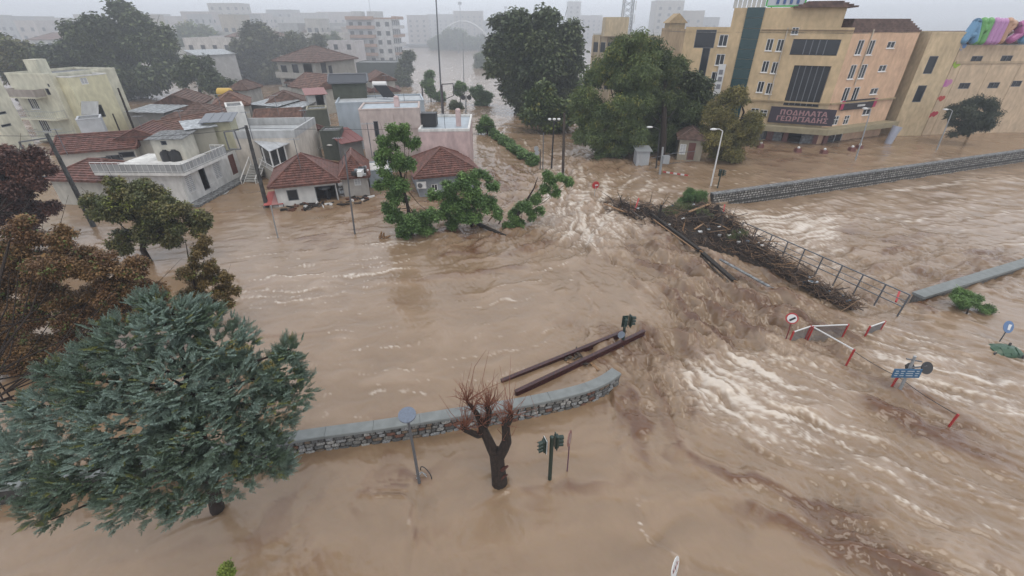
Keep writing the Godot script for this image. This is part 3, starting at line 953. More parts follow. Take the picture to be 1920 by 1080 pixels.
func town() -> void:
	# white house with roof terrace and stairs
	var cream := plaster(0.64, 0.61, 0.53)
	var white := plaster(0.76, 0.755, 0.74)
	var a := P(335, 327, 2.9)
	var b := P(482, 262, 2.9)
	var t := bld("terrace_house", "white house with railed roof terrace, black water tanks and outside stairs", a, b, 6.5, 2.9, white, {"parapet": 0.0, "roof_mat": M.concrete,
		"win": [[0, 357, 343, 1.1, 1.7, "s"], [0, 383, 335, 0.9, 2.1, "d"], [0, 408, 320, 1.1, 1.6, "s"], [0, 437, 308, 1.0, 2.0, "r"], [0, 465, 298, 0.7, 0.9, "g"], [3, 305, 360, 0.9, 1.7, "s"], [3, 255, 360, 1.0, 1.4, "s"]]})
	a.y = 0; b.y = 0
	var dir := (b - a).normalized()
	var n := dir.cross(Vector3.UP)
	var sl := MB.new()
	var e := a + n * 0.9 - dir * 0.5
	var e2 := e + dir * 6.6
	var e3 := e - n * 8.0
	var L := [e, e2, e2 - n * 8.0, e3]
	sl.hexa([L[0] + Vector3(0, 2.91, 0), L[1] + Vector3(0, 2.91, 0), L[2] + Vector3(0, 2.91, 0), L[3] + Vector3(0, 2.91, 0)], [L[0] + Vector3(0, 3.15, 0), L[1] + Vector3(0, 3.15, 0), L[2] + Vector3(0, 3.15, 0), L[3] + Vector3(0, 3.15, 0)])
	var ts := part(t, "terrace", sl, white)
	var up := Vector3(0, 3.15, 0)
	var pr := MB.new()
	for q in [[L[3], L[0]], [L[0], L[1]], [L[1], L[1] - n * 1.5]]:
		var inn: Vector3 = (L[2] - L[0]).normalized() * 0.08
		pr.bar(q[0] + up + inn + Vector3(0, 0.36, 0), q[1] + up + inn + Vector3(0, 0.36, 0), 0.05, 0.72)
	part(ts, "railing_panel", pr, plaster(0.40, 0.41, 0.42))
	railing(ts, [L[3] + up, L[0] + up, L[1] + up, L[1] - n * 1.5 + up], 0.88, M.white_frame, 0.5)
	var lb := MB.new()
	lb.box(a + dir * 5.2 + n * 0.55 + Vector3(0, 0.12, 0), dir * 5.6, Vector3(0, 0.1, 0), n * 0.54)
	part(t, "walkway", lb, M.concrete)
	railing(t, [a + dir * 3.0 + n * 0.3 + Vector3(0, 0.25, 0), a + dir * 3.9 + n * 0.3 + Vector3(0, 0.25, 0)], 0.8, M.white_frame, 0.2)
	var aw := MB.new()
	aw.hexa([a + dir * 1.6 + n * 0.9 + Vector3(0, -0.05, 0), a + dir * 1.6 + n * 3.3 + Vector3(0, -0.75, 0), a + dir * 5.0 + n * 3.3 + Vector3(0, -0.75, 0), a + dir * 5.0 + n * 0.9 + Vector3(0, -0.05, 0)], [a + dir * 1.6 + n * 0.9 + Vector3(0, 0.02, 0), a + dir * 1.6 + n * 3.3 + Vector3(0, -0.68, 0), a + dir * 5.0 + n * 3.3 + Vector3(0, -0.68, 0), a + dir * 5.0 + n * 0.9 + Vector3(0, 0.02, 0)])
	aw.v = aw.v
	part(t, "canopy", aw, plaster(0.5, 0.51, 0.52))
	for i in 9:      # outside stairs, each step its own
		var s := MB.new()
		s.box(a + dir * (6.6 + i * 0.28) + n * 2.0 + Vector3(0, -0.3 + i * 0.19, 0), dir * 0.17, Vector3(0, 0.06, 0), n * 0.75)
		part(t, "stair_step", s, plaster(0.42, 0.42, 0.41))
	var sr := MB.new()
	for k in [1.25, 2.75]:
		sr.bar(a + dir * 6.4 + n * k + Vector3(0, 0.5, 0), a + dir * 9.0 + n * k + Vector3(0, 2.15, 0), 0.07, 0.07)
		sr.bar(a + dir * 6.4 + n * k + Vector3(0, -0.9, 0), a + dir * 6.4 + n * k + Vector3(0, 0.5, 0), 0.06, 0.06)
		sr.bar(a + dir * 9.0 + n * k + Vector3(0, 0.9, 0), a + dir * 9.0 + n * k + Vector3(0, 2.15, 0), 0.06, 0.06)
		sr.bar(a + dir * 6.4 + n * k + Vector3(0, -0.2, 0), a + dir * 9.0 + n * k + Vector3(0, 1.45, 0), 0.05, 0.05)
	sr.bar(a + dir * 6.0 + n * 3.0 + Vector3(0, -0.9, 0), a + dir * 6.6 + n * 3.2 + Vector3(0, 0.7, 0), 0.08, 0.08)
	part(t, "stair_railing", sr, M.white_frame)
	# roof huts
	bld("roof_hut", "cream stair hut with a dark doorway on the white terrace", P(296, 302, 3.15), P(352, 300, 3.15), 2.6, 5.1, cream, {"y0": 3.15, "roof": "shed", "roof_mat": M.concrete, "rise": 0.2, "win": [[0, 307, 268, 0.5, 0.4, "g"], [0, 341, 278, 0.7, 1.6, "d"]], "cat": "hut"})
	bld("roof_hut", "stained hut with shiny metal sheets on its roof behind the water tanks", P(366, 280, 3.5), P(412, 274, 3.5), 3.0, 5.4, plaster(0.38, 0.36, 0.30), {"y0": 2.9, "roof": "shed", "roof_mat": M.metal_roof, "rise": 0.3, "cat": "hut"})
	bld("roof_hut", "pale yellow shed with grey corrugated roof beyond the terrace huts", P(392, 265, 3.9), P(440, 262, 3.9), 3.0, 5.7, plaster(0.5, 0.48, 0.34), {"y0": 2.9, "roof": "shed", "roof_mat": M.steel, "rise": 0.35, "win": [[0, 428, 243, 0.6, 1.0, "d"]], "cat": "hut"})
	for k in 2:
		var p := P(316 + k * 16, 301, 3.15)
		var tk := thing("water_tank", "black plastic water tank on the white house's terrace", "tank", p, "water tanks on the terrace")
		var mb := MB.new()
		mb.tube([p, p + Vector3(0, 0.7, 0), p + Vector3(0, 0.85, 0), p + Vector3(0, 0.95, 0)], [0.5, 0.5, 0.4, 0.18], 14)
		part(tk, "tank_body", mb, M.black_metal)
		var cp := MB.new()
		cp.tube([p + Vector3(0, 0.95, 0), p + Vector3(0, 1.02, 0)], [0.2, 0.2], 10)
		part(tk, "lid", cp, M.black_metal)
	# cream house behind the veranda
	a = P(553, 258, 4.0); b = P(592, 232, 4.0)
	t = bld("cream_house", "cream house with walled roof terrace and white-roofed veranda", a, b, 8.5, 4.0, plaster(0.66, 0.61, 0.55), {"parapet": 0.75, "roof_mat": plaster(0.45, 0.47, 0.49), "parapet_mat": plaster(0.52, 0.53, 0.54)})
	var vq := P(504, 283, 3.5)
	vq.y = 0
	var vr := P(546, 266, 3.5) - vq
	vr.y = 0
	var vl := P(476, 268, 3.5) - vq
	vl.y = 0
	var v4 := vq + vr + vl
	mb_veranda(t, vq, vq + vr, v4, vq + vl)
	bld("roof_hut", "white stair hut with overhanging flat roof on the cream house", P(436, 243, 4.0), P(468, 240, 4.0), 3.4, 6.3, white, {"y0": 3.9, "parapet": 0.12, "win": [[0, 466, 222, 0.5, 0.9, "s"]], "cat": "hut"})
	# house with red hip roof in the flood, its right wing and its red awning
	t = bld("tiled_house", "small white house with red hip roof, debris along its flooded front wall", P(513, 350, 1.9), P(628, 339, 1.9), 5.2, 1.95, white, {"roof": "hip", "rise": 2.0, "over": 0.45, "roof_mat": M.tiles, "courses": 13, "split": true, "tile": 0.3,
		"win": [[0, 549, 366, 0.9, 1.0, "g"], [0, 612, 364, 1.8, 1.6, "d"]]})
	bld("tiled_house", "", P(640, 334, 1.9), P(688, 330, 1.9), 5.0, 1.95, plaster(0.48, 0.45, 0.42), {"parent": t, "roof": "hip", "rise": 1.7, "over": 0.3, "roof_mat": M.tiles, "courses": 11, "split": true, "tile": 0.3, "win": [[0, 670, 340, 0.6, 0.8, "s"]]})
	var aw2 := thing("red_awning", "red and white sheet awning over the water beside the utility pole", "awning", P(515, 385))
	var ac := [P(494, 386, 0.25), P(531, 383, 0.25), P(534, 358, 1.1), P(503, 360, 1.1)]
	for i in 5:
		var mb := MB.new()
		var s0 := i / 5.0
		var s1 := (i + 1) / 5.0
		var u := Vector3(0, 0.03 + 0.02 * (i % 2), 0)
		mb.hexa([ac[0].lerp(ac[1], s0), ac[0].lerp(ac[1], s1), ac[3].lerp(ac[2], s1), ac[3].lerp(ac[2], s0)], [ac[0].lerp(ac[1], s0) + u, ac[0].lerp(ac[1], s1) + u, ac[3].lerp(ac[2], s1) + u, ac[3].lerp(ac[2], s0) + u])
		part(aw2, "sheet", mb, paint(0.42, 0.09, 0.08) if i in [0, 1, 4] else paint(0.42, 0.2, 0.19))
	var ap := MB.new()
	for q in ac: ap.bar(q, Vector3(q.x, -0.7, q.z), 0.06, 0.06)
	part(aw2, "frame", ap, M.steel)
	# second red roof, grey-blue walls
	t = bld("grey_house", "pale grey-blue house with red hip roof and an air conditioner by the flooded trees", P(783, 332, 1.9), P(893, 322, 1.9), 6.0, 1.95, plaster(0.36, 0.39, 0.43), {"roof": "hip", "rise": 1.8, "over": 0.45, "roof_mat": M.tiles, "courses": 13, "split": true, "tile": 0.3, "win": [[0, 815, 352, 0.6, 0.7, "w"]]})
	var q2 := P(791, 346, 1.2)
	var ac1 := thing("air_conditioner", "white air conditioner unit on the grey-blue house wall", "air conditioner", q2)
	var am := MB.new()
	am.cube(q2 + Vector3(0, 0, 0.15), 0.85, 0.6, 0.3)
	part(ac1, "case", am, M.white)
	var fan := MB.new()
	fan.disc(q2 + Vector3(-0.12, 0, 0.31), Vector3(0, 0, 1), 0.23, 0.012, 18)
	part(ac1, "fan_grille", fan, M.steel)
	# pink house: tall wing left, low wing right
	var pink := plaster(0.62, 0.47, 0.46)
	t = bld("pink_house", "pink rendered house with tall windowless wing and flat roofs above the trees", P(672, 207, 6.6), P(786, 204, 6.6), 4.5, 6.6, plaster(0.56, 0.47, 0.44), {"parapet": 0.12, "roof_mat": M.blue_roof, "win": [[0, 706, 242, 0.5, 1.6, "g"], [0, 705, 292, 0.5, 0.8, "g"]]})
	bld("pink_house", "", P(786, 245, 4.7) + Vector3(0.02, 0, 0.5), P(880, 246, 4.7), 8.5, 4.7, pink, {"parent": t, "parapet": 0.25, "roof_mat": M.blue_roof, "parapet_mat": white})
	var ch := MB.new()
	for q in [[740, 203, 6.6, 0.9], [858, 240, 4.7, 1.6]]:
		var p := P(q[0], q[1], q[2]) + Vector3(0, 0, -1.2)
		ch.cube(p + Vector3(0, q[3] / 2 - 0.1, 0), 0.5, q[3], 0.5)
		ch.ball(p + Vector3(0, q[3], 0), Vector3(0.3, 0.2, 0.3), 5, 8)
	part(t, "chimney", ch, pink)
	var bx := MB.new()
	bx.cube(P(793, 240, 4.7) + Vector3(0.6, 0.75, -1), 1.6, 1.3, 1.2)
	part(t, "roof_cabinet", bx, M.black_metal)
	# white yard wall and small annex left of the central tree
	bld("blue_shed", "small pale blue shed with flat white roof squeezed beside the tiled house", P(690, 322, 1.6), P(735, 318, 1.6), 3.5, 1.6, plaster(0.36, 0.42, 0.48), {"parapet": 0.08, "roof_mat": white, "cat": "shed"})
	# blue-grey flat-roofed house behind the pink one
	t = bld("blue_house", "wide blue-grey house with flat wet roof behind the pink house", P(629, 196, 5.6), P(795, 190, 5.6), 6.0, 5.6, M.blue_roof, {"parapet": 0.2, "roof_mat": plaster(0.5, 0.53, 0.56)})
	var hut := bld("dark_shed", "dark olive shed with sloping roof standing on the blue-grey house", P(626, 184, 5.7), P(688, 182, 5.7), 3.0, 7.6, plaster(0.09, 0.10, 0.08), {"y0": 5.5, "roof": "gable", "rise": 0.8, "roof_mat": M.steel, "win": [[0, 675, 172, 1.6, 1.7, "d"]], "cat": "shed"})
	hut.set_meta("n", 0)
	# lean-to and awning between
	bld("green_shed", "dark green shed with flat top left of the red metal awning", P(599, 247, 3.4), P(636, 246, 3.4), 2.5, 3.4, plaster(0.10, 0.115, 0.10), {"parapet": 0.1, "cat": "shed"})
	bld("red_porch", "porch on thin posts with a red metal roof beside the pink wall", P(640, 256, 3.0), P(676, 250, 3.0), 3.5, 2.2, plaster(0.3, 0.3, 0.3), {"roof": "shed", "rise": 0.9, "roof_mat": paint(0.2, 0.07, 0.065), "cat": "shed", "win": [[0, 648, 275, 1.2, 1.5, "d"], [0, 664, 275, 1.2, 1.5, "d"]]})
	bld("green_shed", "olive rendered shed with pale flat roof in front of the blue-grey house", P(574, 207, 4.0), P(612, 205, 4.0), 3.0, 4.0, plaster(0.14, 0.15, 0.12), {"parapet": 0.15, "parapet_mat": plaster(0.35, 0.33, 0.25), "cat": "shed"})
	bld("white_annex", "small white annex with red sheet roof below the dark olive shed", P(576, 180, 4.5), P(610, 178, 4.5), 4.0, 4.6, plaster(0.5, 0.5, 0.49), {"roof": "shed", "rise": 0.5, "roof_mat": paint(0.26, 0.1, 0.09), "win": [[0, 600, 188, 1.2, 1.5, "d"]]})
	# low houses with tiled roofs, left of the street; photograph pixels of the eaves, eave height
	var low := [
		["long cream house with three small windows under its red tiled roof", 105, 287, 250, 276, 3.0, 5.0, 1.2, "tiles", [[0, 195, 300, 1.4, 0.6, "g"], [0, 215, 296, 1.4, 0.6, "g"], [0, 238, 290, 1.4, 0.6, "g"]]],
		["white house with brick red roof just beyond the leaning concrete pole", 92, 335, 205, 338, 2.4, 4.5, 1.2, "tiles", []],
		["low brick house with red tiles behind the thin leaning poles", 222, 262, 300, 258, 3.6, 4.5, 1.0, "tiles", [[0, 285, 262, 2.0, 0.8, "d"]]],
		["ruined house with a long sagging brown roof behind the terrace huts", 330, 255, 440, 232, 3.2, 6.0, 1.3, "tiles_old", []],
		["house with faded tiles and dark hedge behind the ruined roof", 310, 222, 405, 220, 3.4, 6.0, 1.4, "tiles_brown", [[0, 330, 232, 1, 1, "g"]]],
		["faded brown roofed house beside the yellow water drum", 400, 200, 465, 196, 3.6, 7.0, 1.5, "tiles_old", []],
		["old house with brown tiled roof in front of the dark trees", 285, 200, 375, 196, 3.6, 7.0, 1.5, "tiles_brown", []],
		["house with hipped brown roof below the villa's balconies", 500, 196, 570, 192, 3.4, 7.0, 1.4, "tiles_brown", []],
		["house with broad hipped roof between the villa and the olive shed", 594, 168, 660, 160, 4.2, 8.0, 2.0, "tiles_old", [[0, 640, 172, 1, 1.2, "g"]]],
		["low house with reddish roof behind the solar panel", 690, 172, 748, 170, 3.2, 6.0, 1.2, "tiles", []],
		["cream two-storey house with faded tiles against the dark ivy wall", 696, 152, 740, 150, 5.0, 7.0, 1.2, "tiles_old", [[0, 710, 160, 1, 1.2, "w"]]],
		["narrow house with dull red roof at the far end of the left quarter", 590, 158, 628, 152, 4.0, 7.0, 1.6, "tiles_brown", []],
		["red roofed outbuilding between the terraces and the green shed", 572, 246, 604, 240, 2.6, 4.0, 0.8, "tiles", []],
		["small house with rusty red roof behind the white stair hut", 480, 226, 560, 222, 2.8, 5.0, 1.0, "tiles_old", []]]
	for q in low:
		bld("low_house", q[0], P(q[1], q[2], q[5]), P(q[3], q[4], q[5]), q[6], q[5], plaster(0.52, 0.5, 0.45) if q[1] % 2 == 0 else plaster(0.6, 0.57, 0.52), {"roof": "hip" if q[1] % 3 else "gable", "rise": q[7], "roof_mat": M[q[8]], "courses": 9, "win": q[9], "group": "low tiled houses of the old quarter", "tile": 0.45})
	# metal roofed sheds
	for q in [["flat shed with white corrugated metal roof in the old quarter", 470, 196, 520, 200, 3.4], ["long shed with pale metal sheets beside the faded brown roof", 505, 202, 560, 204, 3.2], ["grey concrete shed behind the leaning utility poles", 240, 210, 306, 212, 3.6]]:
		bld("metal_shed", q[0], P(q[1], q[2], q[5]), P(q[3], q[4], q[5]), 4.0, q[5], plaster(0.24, 0.24, 0.23), {"roof": "shed", "rise": 0.35, "roof_mat": M.metal_roof, "cat": "shed"})
	var sp := P(715, 182, 5.8)
	var so := thing("solar_heater", "white solar water heater with dark panel on the blue-grey house", "solar heater", sp)
	var sm := MB.new()
	sm.tube([sp + Vector3(-0.9, 1.6, 0), sp + Vector3(0.9, 1.6, 0)], [0.32, 0.32], 12)
	part(so, "tank", sm, M.white)
	sm = MB.new()
	sm.hexa([sp + Vector3(0.5, 0.1, 1.0), sp + Vector3(2.2, 0.1, 1.0), sp + Vector3(0.9, 1.45, 0.2), sp + Vector3(-0.8, 1.45, 0.2)], [sp + Vector3(0.5, 0.18, 1.05), sp + Vector3(2.2, 0.18, 1.05), sp + Vector3(0.9, 1.53, 0.25), sp + Vector3(-0.8, 1.53, 0.25)])
	part(so, "panel", sm, M.glass)
	sm = MB.new()
	for k in [-0.8, 0.8]: sm.bar(sp + Vector3(k, -0.1, 0), sp + Vector3(k, 1.5, 0), 0.06, 0.06)
	part(so, "stand", sm, M.steel)
	var yd := Z(423, 178, -78)
	var dm := MB.new()
	dm.tube([yd + Vector3(-1.1, 0.3, 0), yd + Vector3(-0.95, 0.3, 0), yd + Vector3(0.95, 0.3, 0), yd + Vector3(1.1, 0.3, 0)], [0.5, 0.75, 0.75, 0.5], 14)
	solo("water_drum", "yellow water drum on a roof of the old quarter", "tank", dm, paint(0.55, 0.36, 0.07), yd)
	# cream flats at the left edge
	a = P(10, 141, 8.4); b = P(94, 143, 8.4)
	var cm := plaster(0.68, 0.66, 0.54)
	t = bld("cream_flats", "cream three-storey flats with balconies behind the leaning concrete pole", a, b, 9.0, 8.4, cm, {"parapet": 0.3, "cat": "building", "win": [[0, 57, 190, 0.8, 2.0, "w"], [0, 64, 190, 0.8, 2.0, "w"], [0, 78, 232, 0.8, 2.0, "w"], [0, 86, 233, 0.8, 2.0, "w"], [0, 45, 236, 1.2, 1.6, "s"], [0, 90, 172, 0.6, 0.8, "g"], [0, 91, 160, 0.3, 0.4, "g"]]})
	a.y = 0; b.y = 0
	dir = (b - a).normalized()
	var wd := a.distance_to(b)
	for q in [[0.3, wd * 0.72, 5.9, true], [0.6, wd * 0.95, 3.2, false], [0.6, wd * 0.95, 0.6, false]]:
		balcony(t, a, dir, q[0], q[1], q[2], 1.4, cm, plaster(0.40, 0.36, 0.33) if q[3] else M.galv, q[3])
	var tw := MB.new()
	var tp := (a + b) / 2 - Vector3(0, 0, 2) + Vector3(0, 9.3, 0)
	tw.cube(tp, 1.6, 1.8, 1.6)
	part(t, "stair_tower", tw, cm)
	a = Z(-130, 132, -54); b = Z(-62, 132, -54)
	bld("plain_flats", "windowless pale yellow flats wall at the edge of the cream flats", a, b, 3.0, a.y, plaster(0.66, 0.64, 0.52), {"parapet": 0.15, "cat": "building", "win": [[1, 4, 212, 1.0, 0.3, "g"], [1, 12, 235, 1.2, 0.3, "g"]]})
	a = P(126, 146, 8.2); b = P(199, 139, 8.2)
	t = bld("yellow_house", "pale yellow house with a grey shutter awning and blank upper wall", a, b, 8.0, 8.2, plaster(0.72, 0.68, 0.48), {"parapet": 0.15, "parapet_mat": white, "win": [[0, 158, 152, 0.9, 0.8, "s"], [0, 178, 210, 2.4, 1.6, "d"]]})
	var sh := MB.new()
	var p0 := P(160, 194, 5.0) + Vector3(0, 0, 0.5)
	sh.hexa([p0 + Vector3(0.2, -1.2, 1.1), p0 + Vector3(2.5, -1.2, 1.1), p0 + Vector3(2.3, 0.3, 0), p0 + Vector3(0, 0.3, 0)], [p0 + Vector3(0.2, -1.15, 1.1), p0 + Vector3(2.5, -1.15, 1.1), p0 + Vector3(2.3, 0.35, 0), p0 + Vector3(0, 0.35, 0)])
	part(t, "awning", sh, plaster(0.4, 0.41, 0.42))
	bld("white_annex", "white box annex with a blank wall in front of the yellow house", P(142, 226, 4.4), P(188, 222, 4.4), 3.0, 4.4, plaster(0.52, 0.54, 0.57), {"parapet": 0.1})
	# villa with hip roof and two balconies
	a = Z(518, 113, -100); b = Z(590, 117, -96)
	var vm := plaster(0.40, 0.38, 0.34)
	var hh := (a.y + b.y) / 2
	t = bld("villa", "grey-beige villa with brown hip roof and long balconies on two floors", a, b, 11.0, hh, vm, {"roof": "hip", "rise": 2.4, "roof_mat": M.tiles_brown, "cat": "house", "over": 0.7, "courses": 9, "win": [[0, 533, 131, 1.6, 1.7, "g"], [0, 555, 134, 1.6, 2.6, "g"], [0, 578, 132, 2.2, 2.4, "d"], [0, 540, 158, 1.2, 1.9, "g"], [0, 562, 162, 1.6, 2.8, "g"], [0, 582, 158, 1.4, 1.9, "g"], [1, 607, 127, 1.4, 1.9, "g"], [1, 620, 132, 1.0, 1.8, "g"]]})
	a.y = 0; b.y = 0
	dir = (b - a).normalized()
	wd = a.distance_to(b)
	var v1 := uv_on(a, dir, 555, 145).y
	var v2 := uv_on(a, dir, 555, 173).y
	balcony(t, a, dir, 0.5, wd, v1, 1.4, vm, plaster(0.45, 0.43, 0.4), true)
	balcony(t, a, dir, 0.5, wd, v2, 1.4, vm, plaster(0.45, 0.43, 0.4), true)
	a = Z(592, 108, -104); b = Z(628, 104, -110)
	bld("villa_wing", "tall beige stair wing beside the villa with two dark windows", a, b, 9.0, a.y, plaster(0.43, 0.4, 0.35), {"parapet": 0.2, "cat": "house", "win": [[0, 607, 127, 1.5, 1.9, "g"], [0, 626, 132, 1.0, 2.0, "g"]]})
	# apartment block with terracotta balcony bands
	a = Z(648, 36, -190); b = Z(733, 36, -190)
	hh = a.y
	var wh := plaster(0.62, 0.62, 0.62)
	var tc := plaster(0.44, 0.27, 0.19)
	t = bld("apartment_block", "tall white apartment block with terracotta balcony bands beside the flooded street", a, b, 14.0, hh, wh, {"cat": "building", "parapet": 0.5, "parapet_mat": tc, "grid": [[0, 5, 6, 1.5, 1.5, "g", 2.0, 2.9], [1, 4, 6, 1.8, 2.0, "g", 2.0, 2.9]]})
	a.y = 0; b.y = 0
	wd = a.distance_to(b)
	for i in 6:
		var y := 0.6 + i * 2.9
		balcony(t, a, Vector3.RIGHT, wd * 0.25, wd * 0.62, y, 1.4, tc, tc, true)
		balcony(t, b, Vector3(0, 0, -1), 0.5, 13.0, y, 1.9, wh, tc if i % 2 else wh, true)
		if i > 2: balcony(t, a, Vector3.RIGHT, 0.2, wd * 0.25 - 0.1, y, 1.2, tc, tc, true)
	for q in [[670, 28, 4.0], [702, 28, 5.0]]:
		var mb := MB.new()
		var p := Z(q[0], q[1], -194)
		mb.cube(Vector3(p.x, hh + 1.2, -195), q[2], 2.6, 4.0)
		part(t, "roof_house", mb, wh)
	var ant := MB.new()
	ant.bar(Vector3(a.x + 8, hh + 2, -195), Vector3(a.x + 8, hh + 6, -195), 0.1, 0.1)
	part(t, "antenna", ant, M.steel)
	# ivy covered wall block
	a = Z(667, 118, -135); b = Z(742, 116, -135)
	bld("dark_block", "dark windowless block covered in green netting before the apartment block", a, b, 8.0, a.y, plaster(0.05, 0.065, 0.055), {"parapet": 0.1, "cat": "building"})
	bld("white_annex", "low white house with small roof at the edge of the villa's garden", Z(430, 168, -84), Z(462, 168, -84), 5.0, 4.4, plaster(0.45, 0.44, 0.42), {"roof": "hip", "rise": 1.2, "roof_mat": M.tiles_brown, "win": [[0, 445, 180, 0.8, 1.4, "g"]]})
	bld("white_annex", "white roofed hall glimpsed between the dark trees", Z(372, 108, -120), Z(442, 106, -126), 9.0, 7.5, plaster(0.5, 0.5, 0.5), {"roof": "shed", "rise": 0.8, "roof_mat": M.metal_roof})
	# far blocks in the haze
	# mid-rise houses filling the quarter behind the trees
	var mr := RandomNumberGenerator.new()
	mr.seed = 12
	for i in 30:
		var px := [20, 60, 100, 140, 290, 325, 355, 395, 420, 445, 470, 500, 530, 560, 585, 610, 640, 665, 300, 340, 380, 410, 440, 480, 520, 550, 590, 620, 410, 450][i] as float
		var zz := -mr.randf_range(140, 250)
		var w := mr.randf_range(8, 16)
		var hgt := mr.randf_range(5, 11)
		var pc := Z(px, 100, zz)
		var gg := mr.randf_range(0.5, 0.68)
		bld("hillside_house", ("pale town house with tiled roof among the hazy trees" if i % 3 == 2 else "pale flat-roofed town house among the hazy trees"), Vector3(pc.x - w / 2, 0, zz), Vector3(pc.x + w / 2, 0, zz + mr.randf_range(-2, 2)), 9.0, hgt, plaster(snappedf(gg, 0.04), snappedf(gg * 0.97, 0.04), snappedf(gg * 0.92, 0.04)), {"roof": ["flat", "flat", "hip"][i % 3], "roof_mat": M.tiles_old if i % 3 == 2 else M.concrete, "courses": 3, "rise": 1.8, "group": "town houses behind the trees", "grid": [[0, int(w / 3.2), int(hgt / 3.0), 1.3, 1.5, "g", 1.8, 3.0]]})
	var fr := RandomNumberGenerator.new()
	fr.seed = 40
	var more := []
	for i in 40:
		var fx := -40.0 + i * 17.5 + fr.randf_range(-6, 6)
		more.append([fx, fx + fr.randf_range(18, 40), fr.randf_range(26, 66), -fr.randf_range(205, 330)])
	var far := [[-20, 62, 33, -260], [62, 108, 36, -300], [108, 150, 46, -280], [268, 332, 34, -330], [338, 392, 24, -270], [388, 448, 8, -300], [448, 500, 36, -330], [498, 548, 20, -340], [545, 600, 26, -310], [592, 648, 24, -350], [455, 520, 55, -230], [520, 580, 52, -250], [575, 640, 58, -215], [345, 400, 50, -240], [762, 800, 30, -380], [800, 850, 28, -480], [850, 905, 22, -450], [905, 950, 40, -420], [1066, 1090, 4, -420], [1090, 1130, 30, -450], [1232, 1284, 3, -300], [1284, 1322, 22, -310], [1320, 1350, 34, -330], [-120, -20, 30, -260], [1130, 1180, 40, -380]]
	far.append_array(more)
	for i in far.size():
		var q: Array = far[i]
		a = Z(q[0], q[2], q[3]); b = Z(q[1], q[2], q[3])
		var cols := maxi(2, int(a.distance_to(b) / 4.5))
		var rows := int((a.y - 1.0) / 3.1)
		bld("far_block", "pale apartment block fading into the haze on the skyline", a, b, 12.0, a.y, [plaster(0.5, 0.47, 0.42), plaster(0.56, 0.55, 0.53), plaster(0.46, 0.4, 0.32), plaster(0.52, 0.46, 0.42), plaster(0.42, 0.42, 0.41)][(i * 7) % 5], {"cat": "building", "group": "hazy blocks on the skyline", "parapet": 0.6, "grid": [[0, cols, rows, 1.6, 1.5, "g", 2.2, 3.1], [1, 2, rows, 1.6, 1.5, "g", 2.2, 3.1]]})

func mb_veranda(t: Node, a: Vector3, b: Vector3, c: Vector3, d: Vector3) -> void:
	var r := MB.new()
	var k := 6
	for i in k:
		var s0 := float(i) / k
		var s1 := float(i + 1) / k
		var lo := Vector3(0, 3.4, 0)
		var hi := Vector3(0, 3.75, 0)
		var u := Vector3(0, 0.05 + 0.03 * (i % 2), 0)
		r.hexa([a.lerp(b, s0) + lo, a.lerp(b, s1) + lo, d.lerp(c, s1) + hi, d.lerp(c, s0) + hi], [a.lerp(b, s0) + lo + u, a.lerp(b, s1) + lo + u, d.lerp(c, s1) + hi + u, d.lerp(c, s0) + hi + u])
	var v := part(t, "veranda", r, plaster(0.5, 0.52, 0.55))
	var f := MB.new()
	for q in [a, b, d, a.lerp(b, 0.33), a.lerp(b, 0.66), a.lerp(d, 0.5)]:
		var p: Vector3 = q.lerp((a + c) / 2, 0.04)
		f.bar(Vector3(p.x, 1.3, p.z), Vector3(p.x, 3.4, p.z), 0.1, 0.1)
	part(v, "post", f, M.white_frame)
	var w := MB.new()
	w.prism([a, b, c, d], -1.5, 1.3)
	part(v, "base_wall", w, plaster(0.5, 0.47, 0.42))
	var g := MB.new()
	g.prism([a.lerp(c, 0.18), b.lerp(d, 0.18), c.lerp(a, 0.1), d.lerp(b, 0.1)], 1.3, 3.38)
	part(v, "glazing", g, M.glass)
	railing(v, [d + Vector3(0, 1.3, 0), a + Vector3(0, 1.3, 0), b + Vector3(0, 1.3, 0)], 0.6, M.white_frame, 0.25)

# ---- commercial building and its neighbours
func panel(parent: Node, called: String, A: Vector3, dir: Vector3, px: float, py: float, w: float, h: float, d: float, m: Material, off := 0.0) -> MeshInstance3D:
	var n := dir.cross(Vector3.UP)
	var uv := uv_on(A, dir, px, py)
	var mb := MB.new()
	mb.box(Vector3(A.x, uv.y, A.z) + dir * uv.x + n * (d / 2 + off), dir * w / 2, Vector3(0, h / 2, 0), n * d / 2)
	return part(parent, called, mb, m)
func lettering(parent: Node, txt: String, A: Vector3, dir: Vector3, px: float, py: float, size: float, off: float, m: Material, wide := 1.0) -> void:
	var tm := TextMesh.new()
	var f := SystemFont.new()
	f.font_names = PackedStringArray(["Droid Sans"])
	f.font_weight = 700
	tm.font = f
	tm.text = txt
	tm.font_size = 64
	tm.pixel_size = size / 64.0
	tm.depth = 0.05
	var uv := uv_on(A, dir, px, py)
	var n := dir.cross(Vector3.UP)
	var o := MeshInstance3D.new()
	o.name = "lettering"
	o.mesh = tm
	o.material_override = m
	o.transform = Transform3D(Basis(dir * wide, Vector3.UP, n), Vector3(A.x, uv.y, A.z) + dir * uv.x + n * off - org(parent))
	parent.add_child(o, true)
